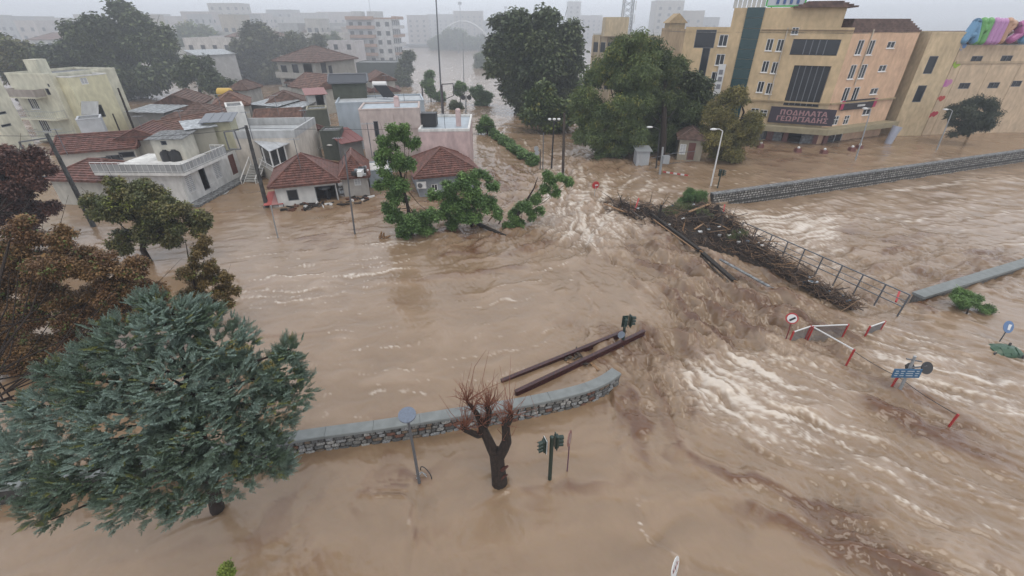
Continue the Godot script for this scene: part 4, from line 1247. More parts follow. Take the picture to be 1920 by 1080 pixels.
func commercial() -> void:
	var K := P(1530, 270)
	var dl := Vector3(0.913, 0, 0.407)
	var L := K - dl * 19.6
	var dr := Vector3(0.917, 0, -0.398).normalized()
	var R := K + dr * 13.5
	var beige := plaster(0.66, 0.495, 0.30)
	var peach := plaster(0.71, 0.475, 0.32)
	var t := thing("commercial_building", "large peach and beige shop building with dark glass bay and a bicycle shop sign", "building", Vector3(K.x, -1.6, K.z - 6))
	var mb := MB.new()
	var rects := []
	for q in [[1356, 76, 1.1, 1.4, "w"], [1350, 112, 1.1, 1.4, "w"], [1341, 145, 1.1, 1.4, "w"], [1443, 84, 0.8, 1.4, "w"], [1463, 85, 0.8, 1.4, "w"], [1435, 125, 0.8, 1.4, "w"], [1453, 127, 0.8, 1.4, "w"], [1426, 163, 0.8, 1.4, "w"], [1443, 166, 0.8, 1.4, "w"], [1491, 58, 0.8, 0.8, "w"], [1415, 210, 1.0, 1.0, "v"], [1431, 213, 1.0, 1.0, "v"], [1322, 73, 2.6, 2.2, "g"], [1320, 117, 1.0, 3.6, "g"], [1488, 256, 4.2, 1.6, "d"], [1430, 250, 2.0, 1.6, "g"]]:
		var uv := uv_on(L, dl, q[1 - 1], q[1])
		rects.append([uv.x - q[2] / 2, uv.y - q[3] / 2, uv.x + q[2] / 2, uv.y + q[3] / 2])
		window(t, L, dl, uv.x, uv.y, q[2], q[3], q[4])
	# the glazed bay and the window band, panes one by one
	for q in [[1487, 73, 1574, 103, [0, 1, 1, 1, 0], 2.0], [1482, 122, 1548, 199, [0, 0, 0, 0, 0, 0], 1.0]]:
		var u0 := uv_on(L, dl, (q[0] + q[0] - 6.0) / 2, (q[1] + q[3]) / 2)
		var u1 := uv_on(L, dl, q[2], (q[1] + q[3]) / 2)
		var y1 := uv_on(L, dl, q[0], q[1]).y
		var y0 := uv_on(L, dl, q[0], q[3]).y
		rects.append([u0.x, y0, u1.x, y1])
		var k: int = q[4].size()
		var n := dl.cross(Vector3.UP)
		var rec := 0.5 if k == 6 else 0.12
		var x := 0.0
		var tot := 0.0
		for e in q[4]: tot += 1.0 if e else q[5]
		for i in k:
			var w: float = (1.0 if q[4][i] else q[5]) / tot * (u1.x - u0.x)
			var pm := MB.new()
			pm.box(Vector3(L.x, (y0 + y1) / 2, L.z) + dl * (u0.x + x + w / 2) - n * rec, dl * (w / 2 - 0.05), Vector3(0, (y1 - y0) / 2 - 0.05, 0), n * 0.03)
			part(t, "bay_pane", pm, M.glass)
			x += w
		var fr := MB.new()
		x = 0.0
		for i in k + 1:
			fr.box(Vector3(L.x, (y0 + y1) / 2, L.z) + dl * (u0.x + x) - n * rec, dl * 0.05, Vector3(0, (y1 - y0) / 2, 0), n * 0.06)
			if i < k: x += (1.0 if q[4][i] else q[5]) / tot * (u1.x - u0.x)
		part(t, "mullions", fr, M.steel)
	facade(mb, L, K, -1.6, 13.6, rects, 0.5)
	rects = []
	for q in [[1612, 89, 1.2, 1.7, "w"], [1633, 89, 1.2, 1.7, "w"], [1598, 135, 1.2, 1.7, "w"], [1618, 134, 1.2, 1.7, "w"], [1586, 177, 1.2, 1.7, "w"], [1604, 176, 1.2, 1.7, "w"], [1671, 84, 1.6, 0.8, "w"], [1655, 128, 1.6, 0.8, "w"], [1639, 171, 1.6, 0.8, "w"], [1625, 210, 1.7, 0.8, "w"], [1567, 226, 1.1, 1.2, "v"], [1587, 225, 1.1, 1.2, "v"], [1566, 257, 3.0, 1.7, "w"]]:
		var uv := uv_on(K, dr, q[0], q[1])
		rects.append([uv.x - q[2] / 2, uv.y - q[3] / 2, uv.x + q[2] / 2, uv.y + q[3] / 2])
		window(t, K, dr, uv.x, uv.y, q[2], q[3], q[4])
	var wl := part(t, "wall", mb, beige)
	mb = MB.new()
	facade(mb, K, R, -1.6, 13.3, rects)
	part(t, "wall", mb, peach)
	mb = MB.new()
	var nb := Vector3(-0.05, 0, -1)
	facade(mb, R, R + nb * 10, -1.6, 13.3, [])
	facade(mb, L - Vector3(0.4, 0, 10), L, -1.6, 13.6, [])
	facade(mb, R + nb * 10, L - Vector3(0.4, 0, 10), -1.6, 13.3, [])
	part(t, "wall", mb, plaster(0.50, 0.36, 0.22))
	mb = MB.new()
	mb.prism([L, K, R, R + nb * 10, L - Vector3(0.4, 0, 10)], 13.2, 13.28)
	part(t, "roof", mb, M.concrete)
	# raised part: parapet tower, green glazed strip, penthouse
	var nl := dl.cross(Vector3.UP)
	mb = MB.new()
	var u0 := uv_on(L, dl, 1374, 30).x
	var u1 := uv_on(L, dl, 1585, 30).x
	mb.prism([L + dl * u0 + nl * 0.02, L + dl * u1 - nl * 0.3, L + dl * u1 - nl * 6, L + dl * u0 - nl * 6], 13.2, 16.0)
	part(t, "penthouse", mb, beige)
	var g0 := uv_on(L, dl, 1384, 95).x
	var g1 := uv_on(L, dl, 1416, 95).x
	for i in 12:
		var pm := MB.new()
		var y := 1.8 + i * 1.19
		pm.box(Vector3(L.x, y + 0.58, L.z) + dl * (g0 + g1) / 2 + nl * 0.06, dl * (g1 - g0) / 2, Vector3(0, 0.575, 0), nl * 0.05)
		part(t, "green_panel", pm, paint(0.012, 0.05, 0.055, 0.25) if i != 5 and i != 2 else paint(0.016, 0.055, 0.058, 0.3))
	mb = MB.new()
	var r0 := uv_on(L, dl, 1492, 12).x
	for i in 4:
		mb.box(L + dl * (r0 + u1 + 0.8) / 2 - nl * (2.7 - 0.2 * i) + Vector3(0, 16.05 + i * 0.17, 0), dl * ((u1 - r0) / 2 + 0.6 - i * 0.5), Vector3(0, 0.085, 0), nl * (3.2 - 0.4 * i))
	part(t, "penthouse_roof", mb, M.tiles_brown)
	mb = MB.new()
	for i in 6:
		var s := 0.4 * i
		mb.prism([K + dr * (-0.5 + s * 0.3) - nl * (0.4 + s), R + dr * (0.5 - s * 0.3) + nb * (0.2 + s), R + nb * (9.5 - s), K + Vector3(-1 + s, 0, -9.5 + s)], 13.3 + i * 0.25, 13.55 + i * 0.25)
	part(t, "side_roof", mb, M.tiles_brown)
	mb = MB.new()
	mb.box(L + dl * 14.5 + nl * 0.05 + Vector3(0, 13.55, 0), dl * 5.1, Vector3(0, 0.05, 0), nl * 0.12)
	part(t, "ledge", mb, plaster(0.3, 0.22, 0.14))
	# canopy
	mb = MB.new()
	var nr := dr.cross(Vector3.UP)
	var k2 := K + (nl + nr).normalized() * 1.7
	mb.prism([L + dl * 9.5 + nl * 1.5, k2, R + dr * 0.8 + nr * 1.5, R, K, L + dl * 9.5], 1.45, 2.15)
	part(t, "canopy", mb, plaster(0.36, 0.31, 0.2))
	mb = MB.new()
	for q in [[L + dl * 8, K, nl], [K, R, nr]]:
		mb.bar(q[0] + q[2] * 0.12 + Vector3(0, 5.15, 0), q[1] + q[2] * 0.12 + Vector3(0, 5.15, 0), 0.3, 0.18)
	part(t, "cornice", mb, plaster(0.42, 0.32, 0.19))
	for q in [[1478, 52, 1443, 190, 0], [1638, 55, 1600, 160, 1]]:
		var A := L if q[4] == 0 else K
		var d := dl if q[4] == 0 else dr
		var n := d.cross(Vector3.UP)
		var a := uv_on(A, d, q[0], q[1])
		var b := uv_on(A, d, q[2], q[3])
		mb = MB.new()
		mb.tube([A + d * a.x + n * 0.08 + Vector3(0, a.y, 0), A + d * a.x + n * 0.08 + Vector3(0, b.y, 0)], [0.08, 0.08], 6)
		part(t, "downpipe", mb, plaster(0.6, 0.52, 0.42))
	for q in [[1420, 252, 1.6, 0], [1443, 255, 0.8, 1], [1455, 256, 1.4, 0], [1472, 258, 0.6, 1], [1512, 262, 1.5, 0], [1526, 264, 0.7, 1]]:
		panel(t, "pillar" if q[3] else "stone_panel", L, dl, q[0], q[1], q[2], 2.2, 0.25, paint(0.16, 0.06, 0.05) if q[3] else M.concrete)
	panel(t, "pillar", K, dr, 1545, 262, 0.7, 2.2, 0.3, paint(0.16, 0.06, 0.05))
	# signs
	var sg := panel(t, "sign_board", L, dl, 1502, 217, 7.7, 2.05, 0.2, paint(0.03, 0.02, 0.035), 0.25)
	var pk := paint(0.36, 0.2, 0.21)
	lettering(sg, "ΠΟΔΗΛΑΤΑ", L, dl, 1506, 211.6, 0.9, 0.48, pk, 1.2)
	lettering(sg, "ΓΕΩΡΓΙΑΔΗΣ", L, dl, 1502, 223.2, 0.9, 0.48, pk, 1.17)
	var bn := panel(t, "banner", K, dr, 1607, 195, 6.4, 1.25, 0.08, paint(0.02, 0.015, 0.02), 0.12)
	for q in [[1577, 197], [1638, 192]]: panel(bn, "banner_end", K, dr, q[0], q[1], 0.6, 1.1, 0.03, paint(0.4, 0.03, 0.1), 0.205)
	panel(bn, "banner_line", K, dr, 1607, 191, 4.0, 0.2, 0.02, paint(0.22, 0.22, 0.25), 0.205)
	panel(bn, "banner_line", K, dr, 1612, 197, 1.6, 0.25, 0.02, paint(0.5, 0.5, 0.5), 0.205)
	var vs := panel(t, "vertical_sign", L, dl, 1349, 150, 0.9, 4.0, 0.15, M.white, 0.1)
	for q in [[1352, 135], [1350, 148], [1347, 162]]: panel(vs, "emblem", L, dl, q[0], q[1], 0.5, 0.6, 0.03, paint(0.2, 0.2, 0.22), 0.26)
	# roof sign, cut by the edge of the photograph: green frame with white letter stems
	var n0 := L + dl * uv_on(L, dl, 1470, 20).x - nl * 0.5
	var rs := thing("roof_sign", "white roof sign with bright green frame on top of the shop building", "sign", n0 + Vector3(0, 16.0, 0))
	mb = MB.new()
	mb.box(n0 + Vector3(0, 17.2, 0), dl * 2.1, Vector3(0, 1.0, 0), nl * 0.08)
	part(rs, "board", mb, paint(0.55, 0.57, 0.62))
	mb = MB.new()
	for q in [[0, 1.1, 2.2, 0.1], [0, -1.05, 2.0, 0.08], [-2.15, 0, 0.08, 1.05], [2.15, 0, 0.08, 1.05]]:
		mb.box(n0 + dl * q[0] + Vector3(0, 17.2 + q[1], 0) + nl * 0.06, dl * q[2], Vector3(0, q[3], 0), nl * 0.12)
	part(rs, "frame", mb, paint(0.05, 0.42, 0.06))
	for i in 4:
		mb = MB.new()
		mb.tube([n0 + dl * (-0.9 + i * 0.75) + nl * 0.12 + Vector3(0, 16.4, 0), n0 + dl * (-0.9 + i * 0.75) + nl * 0.12 + Vector3(0, 17.9, 0)], [0.16, 0.16], 8)
		part(rs, "letter_stem", mb, paint(0.06, 0.12, 0.3))
	mb = MB.new()
	for q in [-1.5, 1.5]: mb.bar(n0 + dl * q + Vector3(0, 15.9, 0) - nl * 0.15, n0 + dl * q + Vector3(0, 17.6, 0) - nl * 0.15, 0.1, 0.1)
	part(rs, "stand", mb, M.steel)
	var bb := thing("roof_screen", "pale slatted roof screen left of the green framed sign", "screen", L + dl * 6.5 + Vector3(0, 16, -1))
	for i in 7:
		mb = MB.new()
		mb.box(L + dl * (5.6 + i * 0.55) - nl * 0.6 + Vector3(0, 17.0, 0), dl * 0.22, Vector3(0, 1.0, 0), nl * 0.05)
		part(bb, "slat", mb, paint(0.5, 0.5, 0.48))
	# second volume and the painted hall
	var q0 := Vector3(R.x + 1.4, 0, R.z + 0.3)
	var v2 := bld("beige_tower", "plain beige block with three tall windows right of the peach facade", q0, q0 + Vector3(4.8, 0, -0.3), 9.0, 13.0, plaster(0.64, 0.50, 0.32), {"cat": "building", "parapet": 0.3, "win": [[0, 1768, 64, 1.3, 2.2, "g"], [0, 1745, 122, 1.3, 2.2, "g"], [0, 1724, 176, 1.3, 2.2, "g"]]})
	v2.set_meta("n", 0)
	var h0 := q0 + Vector3(5.4, 0, -0.9)
	var h1 := h0 + Vector3(42, 0, -4.0)
	var hall := bld("painted_hall", "long beige hall with coloured bubble letters and painted spots on its wall", h0, h1, 14.0, 11.2, plaster(0.64, 0.49, 0.34), {"cat": "building", "parapet": 0.5, "win": [[0, 1831, 111, 1.7, 0.8, "p"], [0, 1887, 110, 1.7, 0.8, "p"], [0, 1808, 161, 1.7, 0.8, "p"], [0, 1863, 160, 1.7, 0.8, "p"], [0, 1905, 157, 1.7, 0.8, "p"], [0, 1960, 110, 1.7, 0.8, "p"]]})
	var dh := (h1 - h0).normalized()
	var nh := dh.cross(Vector3.UP)
	mb = MB.new()
	for i in 5: mb.box((h0 + h1) / 2 - nh * (6.0 + i * 0.3) + Vector3(0, 11.9 + i * 0.3, 0), dh * (21 - i * 0.8), Vector3(0, 0.15, 0), nh * (5.6 - i * 0.7))
	part(hall, "roof_ridge", mb, M.tiles_brown)
	mb = MB.new()
	for q in [1795, 1850, 1905]:
		var u := uv_on(h0, dh, q, 140).x
		mb.box(h0 + dh * u + nh * 0.012 + Vector3(0, 4.4, 0), dh * 0.05, Vector3(0, 5.0, 0), nh * 0.012)
	mb.box((h0 + h1) / 2 + nh * 0.05 + Vector3(0, 9.6, 0), dh * 20.8, Vector3(0, 0.15, 0), nh * 0.05)
	part(hall, "wall_band", mb, plaster(0.52, 0.40, 0.27))
	var spots := [[1782, 92, Color(0.2, 0.14, 0.4), 0.55], [1804, 88, Color(0.12, 0.25, 0.5), 0.5], [1777, 122, Color(0.2, 0.3, 0.05), 0.6], [1793, 122, Color(0.3, 0.45, 0.05), 0.5], [1762, 160, Color(0.45, 0.12, 0.35), 0.8], [1776, 156, Color(0.5, 0.2, 0.38), 0.6], [1751, 187, Color(0.45, 0.06, 0.05), 0.5], [1765, 185, Color(0.45, 0.06, 0.05), 0.45], [1740, 218, Color(0.45, 0.03, 0.06), 0.5], [1752, 214, Color(0.45, 0.03, 0.06), 0.45]]
	for q in spots:
		var uv := uv_on(h0, dh, q[0], q[1])
		mb = MB.new()
		for k in 3: mb.disc(h0 + dh * (uv.x + (k - 1) * q[3] * 0.5) + Vector3(0, uv.y + (0.25 * q[3] if k != 1 else -0.2 * q[3]), 0) + nh * (0.015 + 0.004 * k), nh, q[3] * 0.62, 0.01, 14)
		part(hall, "painted_spot", mb, paint(q[2].r, q[2].g, q[2].b, 0.7))
	# bubble letters
	var bl := thing("bubble_letters", "row of fat blue, green, pink, orange and magenta bubble letters on the hall", "sign", h0 + Vector3(4, 10, 1))
	var bcol := [Color(0.08, 0.28, 0.5), Color(0.07, 0.35, 0.04), Color(0.5, 0.2, 0.48), Color(0.5, 0.25, 0.13), Color(0.42, 0.06, 0.28), Color(0.08, 0.28, 0.5)]
	for i in 6:
		var u := uv_on(h0, dh, [1818, 1836, 1860, 1882, 1903, 1925][i], 58)
		mb = MB.new()
		var at := h0 + dh * u.x + nh * 0.45
		var y := u.y
		var st: Array = [[[-0.9, -1.3, 0.0, 1.2], [0.0, 1.2, 0.9, -1.3], [-0.5, -0.5, 0.5, -0.5]], [[-0.6, -1.4, -0.6, 1.3], [0.5, -1.4, 0.5, 1.3], [-0.6, 0.9, 0.0, 0.1], [0.0, 0.1, 0.5, 0.9]], [[-0.8, -1.4, -0.7, 1.3], [0.0, -1.4, 0.1, 1.2], [0.8, -1.4, 0.8, 1.2]], [[-0.5, -1.3, -0.5, 1.3], [-0.5, 1.2, 0.5, 0.9], [0.5, 0.9, -0.3, -0.1]], [[0.6, 1.1, -0.4, 0.7], [-0.4, 0.7, 0.5, -0.4], [0.5, -0.4, -0.6, -1.2]], [[-0.5, -1.3, -0.5, 1.3], [-0.5, 0.0, 0.5, 1.2]]][i]
		for e in st:
			var s: Array = e.map(func(w: float) -> float: return w * 0.82)
			mb.tube([at + dh * s[0] + Vector3(0, y + s[1], 0), at + dh * s[2] + Vector3(0, y + s[3], 0)], [0.52, 0.52], 10)
			mb.ball(at + dh * s[0] + Vector3(0, y + s[1], 0), Vector3(0.52, 0.52, 0.52), 7, 10); mb.ball(at + dh * s[2] + Vector3(0, y + s[3], 0), Vector3(0.52, 0.52, 0.52), 7, 10)
		part(bl, "letter", mb, paint(bcol[i].r * 0.8 + 0.06, bcol[i].g * 0.8 + 0.06, bcol[i].b * 0.8 + 0.06, 0.35))
	# passage with dark gate, tarpaulin roll, notice
	mb = MB.new()
	mb.box((R + q0) / 2 + Vector3(0, 2.2, -2.2), Vector3(1.2, 0, 0), Vector3(0, 2.6, 0), Vector3(0, 0, 0.1))
	solo("passage_gate", "brown gate in the narrow passage beside the peach facade", "gate", mb, paint(0.1, 0.06, 0.04), Vector3(R.x + 0.7, -0.4, R.z - 2))
	var tp := P(1665, 268)
	mb = MB.new()
	mb.tube([tp - Vector3(0, 0.3, 0), tp + Vector3(0.2, 1.2, 0), tp + Vector3(0.4, 2.2, 0)], [0.45, 0.5, 0.6], 9)
	solo("rolled_tarpaulin", "pale blue plastic roll standing under the shop canopy's end", "tarpaulin", mb, paint(0.36, 0.38, 0.46, 0.3), tp)
	for q in [[1495, 285], [1544, 288], [1596, 283], [1610, 279], [1425, 276]]:
		var p := P(q[0], q[1])
		var o := thing("brick_bollard", "low brick red bollard with white globe lamp in front of the bicycle shop", "bollard", p, "bollards before the shop")
		mb = MB.new()
		mb.hexa([p + Vector3(-0.4, -0.6, 0.4), p + Vector3(0.4, -0.6, 0.4), p + Vector3(0.4, -0.6, -0.4), p + Vector3(-0.4, -0.6, -0.4)], [p + Vector3(-0.3, 0.45, 0.3), p + Vector3(0.3, 0.45, 0.3), p + Vector3(0.3, 0.45, -0.3), p + Vector3(-0.3, 0.45, -0.3)])
		part(o, "base", mb, paint(0.16, 0.055, 0.045))
		mb = MB.new()
		mb.ball(p + Vector3(0, 0.55, 0), Vector3(0.17, 0.17, 0.17), 7, 10)
		part(o, "globe", mb, M.white)
	# school behind the trees
	var a := Z(1112, 68, -104)
	var b := Z(1322, 72, -92)
	var bm := plaster(0.6, 0.48, 0.31)
	var sc := bld("beige_school", "beige building with vertical wall fins and a small gabled turret behind the trees", a, b, 12.0, 12.2, bm, {"cat": "building", "parapet": 0.3, "parapet_mat": M.white, "grid": [[0, 14, 3, 1.1, 1.8, "g", 3.2, 3.4]]})
	a.y = 0; b.y = 0
	var ds := (b - a).normalized()
	mb = MB.new()
	for i in 15:
		var u := a.distance_to(b) * i / 14.0
		mb.box(a + ds * clampf(u, 0.15, a.distance_to(b) - 0.15) + ds.cross(Vector3.UP) * 0.16 + Vector3(0, 6, 0), ds * 0.14, Vector3(0, 6.0, 0), ds.cross(Vector3.UP) * 0.15)
	part(sc, "wall_fin", mb, plaster(0.66, 0.53, 0.36))
	for q in [[1275, 64, 3.0, 2.2, true], [1160, 60, 4.5, 3.2, false]]:
		var p := Z(q[0], q[1], -97)
		mb = MB.new()
		mb.cube(Vector3(p.x, 12.2 + q[3] / 2 - 0.2, -101), q[2], q[3], 3.0)
		if q[4]:
			var h = 12.2 + q[3] - 0.2
			mb.hexa([Vector3(p.x - 1.9, h, -99.2), Vector3(p.x + 1.9, h, -99.2), Vector3(p.x + 1.9, h, -102.8), Vector3(p.x - 1.9, h, -102.8)], [Vector3(p.x - 0.05, h + 1.6, -99.2), Vector3(p.x + 0.05, h + 1.6, -99.2), Vector3(p.x + 0.05, h + 1.6, -102.8), Vector3(p.x - 0.05, h + 1.6, -102.8)])
		part(sc, "turret", mb, plaster(0.44, 0.3, 0.14) if q[4] else bm)
	bld("cream_hut", "cream hut with brown door half hidden under the poplars", P(1268, 300), P(1312, 303), 4.0, 2.6, plaster(0.36, 0.32, 0.25), {"roof": "hip", "rise": 0.9, "roof_mat": M.tiles_brown, "win": [[0, 1296, 284, 0.8, 2.0, "r"], [0, 1280, 280, 0.7, 1.2, "s"]], "cat": "hut"})

# ---- street furniture
func pole(called: String, label: String, bx: float, by: float, tx: float, ty: float, r0: float, r1: float, m: Material, cat := "pole", h0 := 0.0, group := "") -> Node3D:
	var b := P(bx, by, h0)
	var t := Z(tx, ty, b.z)
	var o := thing(called, label, cat, b, group)
	var mb := MB.new()
	mb.tube([b - Vector3(0, 1.3, 0), b.lerp(t, 0.5), t], [r0, (r0 + r1) / 2, r1], 9)
	part(o, "pole", mb, m)
	o.set_meta("top", t)
	return o
func signal_head(parent: Node, c: Vector3, f: Vector3, white_edge: bool) -> void:
	f = f.normalized()
	var s := f.cross(Vector3.UP)
	var mb := MB.new()
	mb.box(c, s * 0.098, Vector3(0, 0.280, 0), f * 0.070)
	var h := part(parent, "signal_head", mb, M.signal)
	mb = MB.new()
	mb.box(c - f * 0.02, s * 0.154, Vector3(0, 0.336, 0), f * 0.008)
	part(h, "backboard", mb, M.white if white_edge else M.signal)
	mb = MB.new()
	mb.box(c - f * 0.005, s * 0.140, Vector3(0, 0.322, 0), f * 0.014)
	part(h, "board_face", mb, M.signal)
	for k in 3:
		var p := c + Vector3(0, 0.182 - k * 0.182, 0) + f * 0.077
		mb = MB.new()
		var ring := []
		for i in 9:
			var a := PI * (-0.12 + 1.24 * i / 8.0)
			ring.append(s * cos(a) * 0.081 + Vector3(0, sin(a) * 0.081, 0))
		for i in 8:
			var l := f * 0.182
			mb.quad(p + ring[i], p + ring[i + 1], p + ring[i + 1] + l - Vector3(0, 0.035, 0), p + ring[i] + l - Vector3(0, 0.035, 0))
		part(h, "visor", mb, M.signal)
		mb = MB.new()
		mb.disc(p, f, 0.077, 0.012, 14)
		part(h, "lens", mb, [paint(0.05, 0.008, 0.008, 0.2), paint(0.06, 0.035, 0.005, 0.2), paint(0.005, 0.04, 0.02, 0.2)][k])
func wire(called: String, label: String, pts: Array, sag: float, group := "") -> void:
	var mb := MB.new()
	for i in pts.size() - 1:
		var q := []
		var r := []
		for k in 13:
			var f := k / 12.0
			q.append(pts[i].lerp(pts[i + 1], f) - Vector3(0, sag * 4.0 * f * (1.0 - f), 0)); r.append(0.018)
		mb.tube(q, r, 4, false)
	solo(called, label, "wire", mb, M.black_metal, pts[0], group)
func street_lamp(label: String, bx: float, by: float, tx: float, ty: float, hx: float, hy: float, m: Material) -> void:
	var o := pole("street_lamp", label, bx, by, tx, ty, 0.09, 0.05, m, "street lamp")
	var t: Vector3 = o.get_meta("top")
	var h := Z(hx, hy, t.z + 0.3)
	var mb := MB.new()
	mb.tube([t, t.lerp(h, 0.5) + Vector3(0, 0.1, 0), h], [0.045, 0.04, 0.035], 6)
	part(o, "arm", mb, m)
	mb = MB.new()
	var d := (h - t)
	d.y = 0
	d = d.normalized()
	mb.ball(h + d * 0.25, Vector3(0.36, 0.1, 0.2), 6, 10)
	part(o, "lamp_head", mb, M.white)
func furniture() -> void:
	var o: Node3D
	var mb: MB
	# park lamp with disc head
	o = pole("park_lamp", "slim grey park lamp with a flat round head beside the stone wall", 787, 906, 764, 782, 0.06, 0.045, M.steel, "street lamp", -0.6)
	var t: Vector3 = o.get_meta("top")
	mb = MB.new()
	mb.disc(t + Vector3(0, 0.1, 0), Vector3(0.02, 1, 0.25), 0.30, 0.03, 24)
	mb.tube([t - Vector3(0, 0.05, 0), t + Vector3(0, 0.1, 0)], [0.09, 0.14], 12)
	part(o, "lamp_head", mb, paint(0.15, 0.18, 0.24, 0.35))
	# bicycle caught on the lamp
	var b := P(799, 890, -0.6)
	o = thing("sunken_bicycle", "half sunken bicycle showing its front wheel beside the park lamp", "bicycle", b)
	mb = MB.new()
	var ring := []
	var rr := []
	for i in 25:
		var a := TAU * i / 24.0
		ring.append(b + Vector3(0.25 * cos(a), 0.05 + 0.33 * sin(a), 0.2 * cos(a))); rr.append(0.02)
	mb.tube(ring, rr, 5, false)
	part(o, "wheel", mb, M.black_metal)
	mb = MB.new()
	mb.tube([b, b + Vector3(-0.12, 0.28, 0.1), b + Vector3(-0.3, 0.2, 0.32)], [0.02, 0.02, 0.02], 5)
	mb.tube([b + Vector3(-0.35, 0.22, 0.15), b + Vector3(-0.12, 0.3, 0.1), b + Vector3(0.1, 0.26, 0.3)], [0.014, 0.014, 0.014], 5)
	part(o, "frame", mb, M.galv)
	# traffic lights
	o = pole("traffic_light", "green traffic light with two hooded heads beside the small round sign", 1031, 899, 1035, 820, 0.075, 0.075, M.signal, "traffic light", -0.6)
	t = o.get_meta("top")
	signal_head(o, t + Vector3(-0.25, -0.36, 0.05), Vector3(-1, 0, 0.35), true)
	signal_head(o, t + Vector3(0.18, -0.32, -0.1), Vector3(1, 0, -0.25), false)
	mb = MB.new()
	mb.ball(t, Vector3(0.09, 0.07, 0.09), 5, 8)
	part(o, "cap", mb, M.signal)
	o = pole("traffic_light", "dark traffic light standing between the drifting red steel beams", 1168, 648, 1172, 600, 0.07, 0.07, M.signal, "traffic light")
	t = o.get_meta("top")
	signal_head(o, t + Vector3(-0.05, 0.05, 0.2), Vector3(0.1, 0, 1), false)
	signal_head(o, t + Vector3(0.28, -0.05, 0), Vector3(1, 0, -0.2), false)
	mb = MB.new()
	mb.disc(t + Vector3(-0.1, -0.85, 0.1), Vector3(0.2, 0.1, 1), 0.2, 0.01, 16)
	part(o, "round_plate", mb, paint(0.2, 0.24, 0.3))
	o = pole("traffic_light", "dark traffic light by the end of the long stone wall", 1345, 352, 1352, 325, 0.07, 0.06, M.signal, "traffic light")
	t = o.get_meta("top")
	signal_head(o, t + Vector3(-0.15, 0.1, 0.1), Vector3(-0.6, 0, 0.8), false)
	signal_head(o, t + Vector3(0.2, 0.05, 0), Vector3(1, 0, 0.2), false)
	# signs
	o = pole("road_sign", "small red-rimmed round sign seen edge-on beside the hooded traffic light", 1064, 883, 1068, 822, 0.025, 0.025, paint(0.12, 0.05, 0.08), "road sign", -0.6)
	t = o.get_meta("top")
	mb = MB.new()
	mb.disc(t, Vector3(1, 0.1, 0.38), 0.3, 0.012, 20)
	part(o, "sign_plate", mb, paint(0.22, 0.1, 0.09))
	mb = MB.new()
	mb.disc(t + Vector3(0.016, 0, 0.006), Vector3(1, 0.1, 0.38), 0.2, 0.006, 18)
	part(o, "plate_centre", mb, paint(0.28, 0.2, 0.19))
	o = pole("road_sign", "red no entry sign on a thin pole in the rapids", 1114, 370, 1117, 347, 0.03, 0.03, M.galv, "road sign")
	t = o.get_meta("top")
	mb = MB.new()
	mb.disc(t, Vector3(0.25, 0, 1), 0.36, 0.015, 20)
	part(o, "sign_plate", mb, M.red)
	mb = MB.new()
	mb.cube(t + Vector3(0, 0, 0.02), 0.44, 0.1, 0.03)
	part(o, "white_bar", mb, M.white)
	o = pole("road_sign", "leaning round sign with red rim, white face and black symbol by the fence", 1474, 640, 1485, 597, 0.03, 0.03, paint(0.2, 0.04, 0.04), "road sign", -0.4)
	t = o.get_meta("top")
	for q in [[0.30, 0.0, M.red, "sign_plate"], [0.23, 0.012, M.white, "sign_face"]]:
		mb = MB.new()
		mb.disc(t + Vector3(-0.2, 0.1, 1).normalized() * q[1], Vector3(-0.5, 0.35, 1), q[0], 0.012, 20)
		part(o, q[3], mb, q[2])
	mb = MB.new()
	mb.bar(t + Vector3(-0.12, -0.1, 0.04), t + Vector3(0.13, 0.08, 0.04) + Vector3(0, 0, 0.02), 0.04, 0.1)
	part(o, "symbol", mb, M.black_metal)
	o = pole("road_sign", "blue round sign leaning above the overturned green bin", 1874, 642, 1891, 613, 0.03, 0.03, M.steel, "road sign", -0.6)
	t = o.get_meta("top")
	mb = MB.new()
	mb.disc(t, Vector3(0.15, 0.5, 1), 0.33, 0.012, 20)
	part(o, "sign_plate", mb, paint(0.07, 0.15, 0.32, 0.3))
	mb = MB.new()
	mb.bar(t + Vector3(-0.05, -0.12, 0.1), t + Vector3(0.05, 0.14, -0.02), 0.12, 0.02)
	part(o, "arrow", mb, M.white)
	o = pole("road_sign", "red and white sign tip rising out of the smooth water", 1272, 1130, 1266, 1064, 0.025, 0.025, M.galv, "road sign", -0.6)
	t = o.get_meta("top")
	mb = MB.new()
	mb.disc(t, Vector3(1, 0.3, 0.75), 0.3, 0.012, 20)
	part(o, "sign_plate", mb, M.white)
	for k in 3:
		mb = MB.new()
		var f := Vector3(1, 0.3, 0.75).normalized()
		var s := f.cross(Vector3.UP).normalized()
		mb.bar(t + f * 0.016 + s * (-0.14 + k * 0.14) - Vector3(0, 0.16, 0), t + f * 0.016 + s * (-0.1 + k * 0.14) + Vector3(0, 0.16, 0), 0.05, 0.01, f)
		part(o, "red_stripe", mb, M.red)
	# crossing board
	b = P(1684, 738, -0.6)
	t = Z(1716, 668, b.z)
	o = thing("crossing_board", "leaning white post with blue text board and black crossing lights", "sign", b)
	mb = MB.new()
	mb.tube([b - (t - b) * 0.5, t], [0.07, 0.06], 9)
	part(o, "post", mb, M.galv)
	var ax := (t - b).normalized()
	var sd := Vector3(0.82, -0.42, 0.1)
	sd = (sd - ax * sd.dot(ax)).normalized()
	var fc := sd.cross(ax)
	if fc.z < 0: fc = -fc
	var bc := Z(1700, 700, b.z + 0.12)
	mb = MB.new()
	mb.box(bc, sd * 0.56, ax * 0.25, fc * 0.02)
	var bd := part(o, "board", mb, paint(0.04, 0.13, 0.25, 0.35))
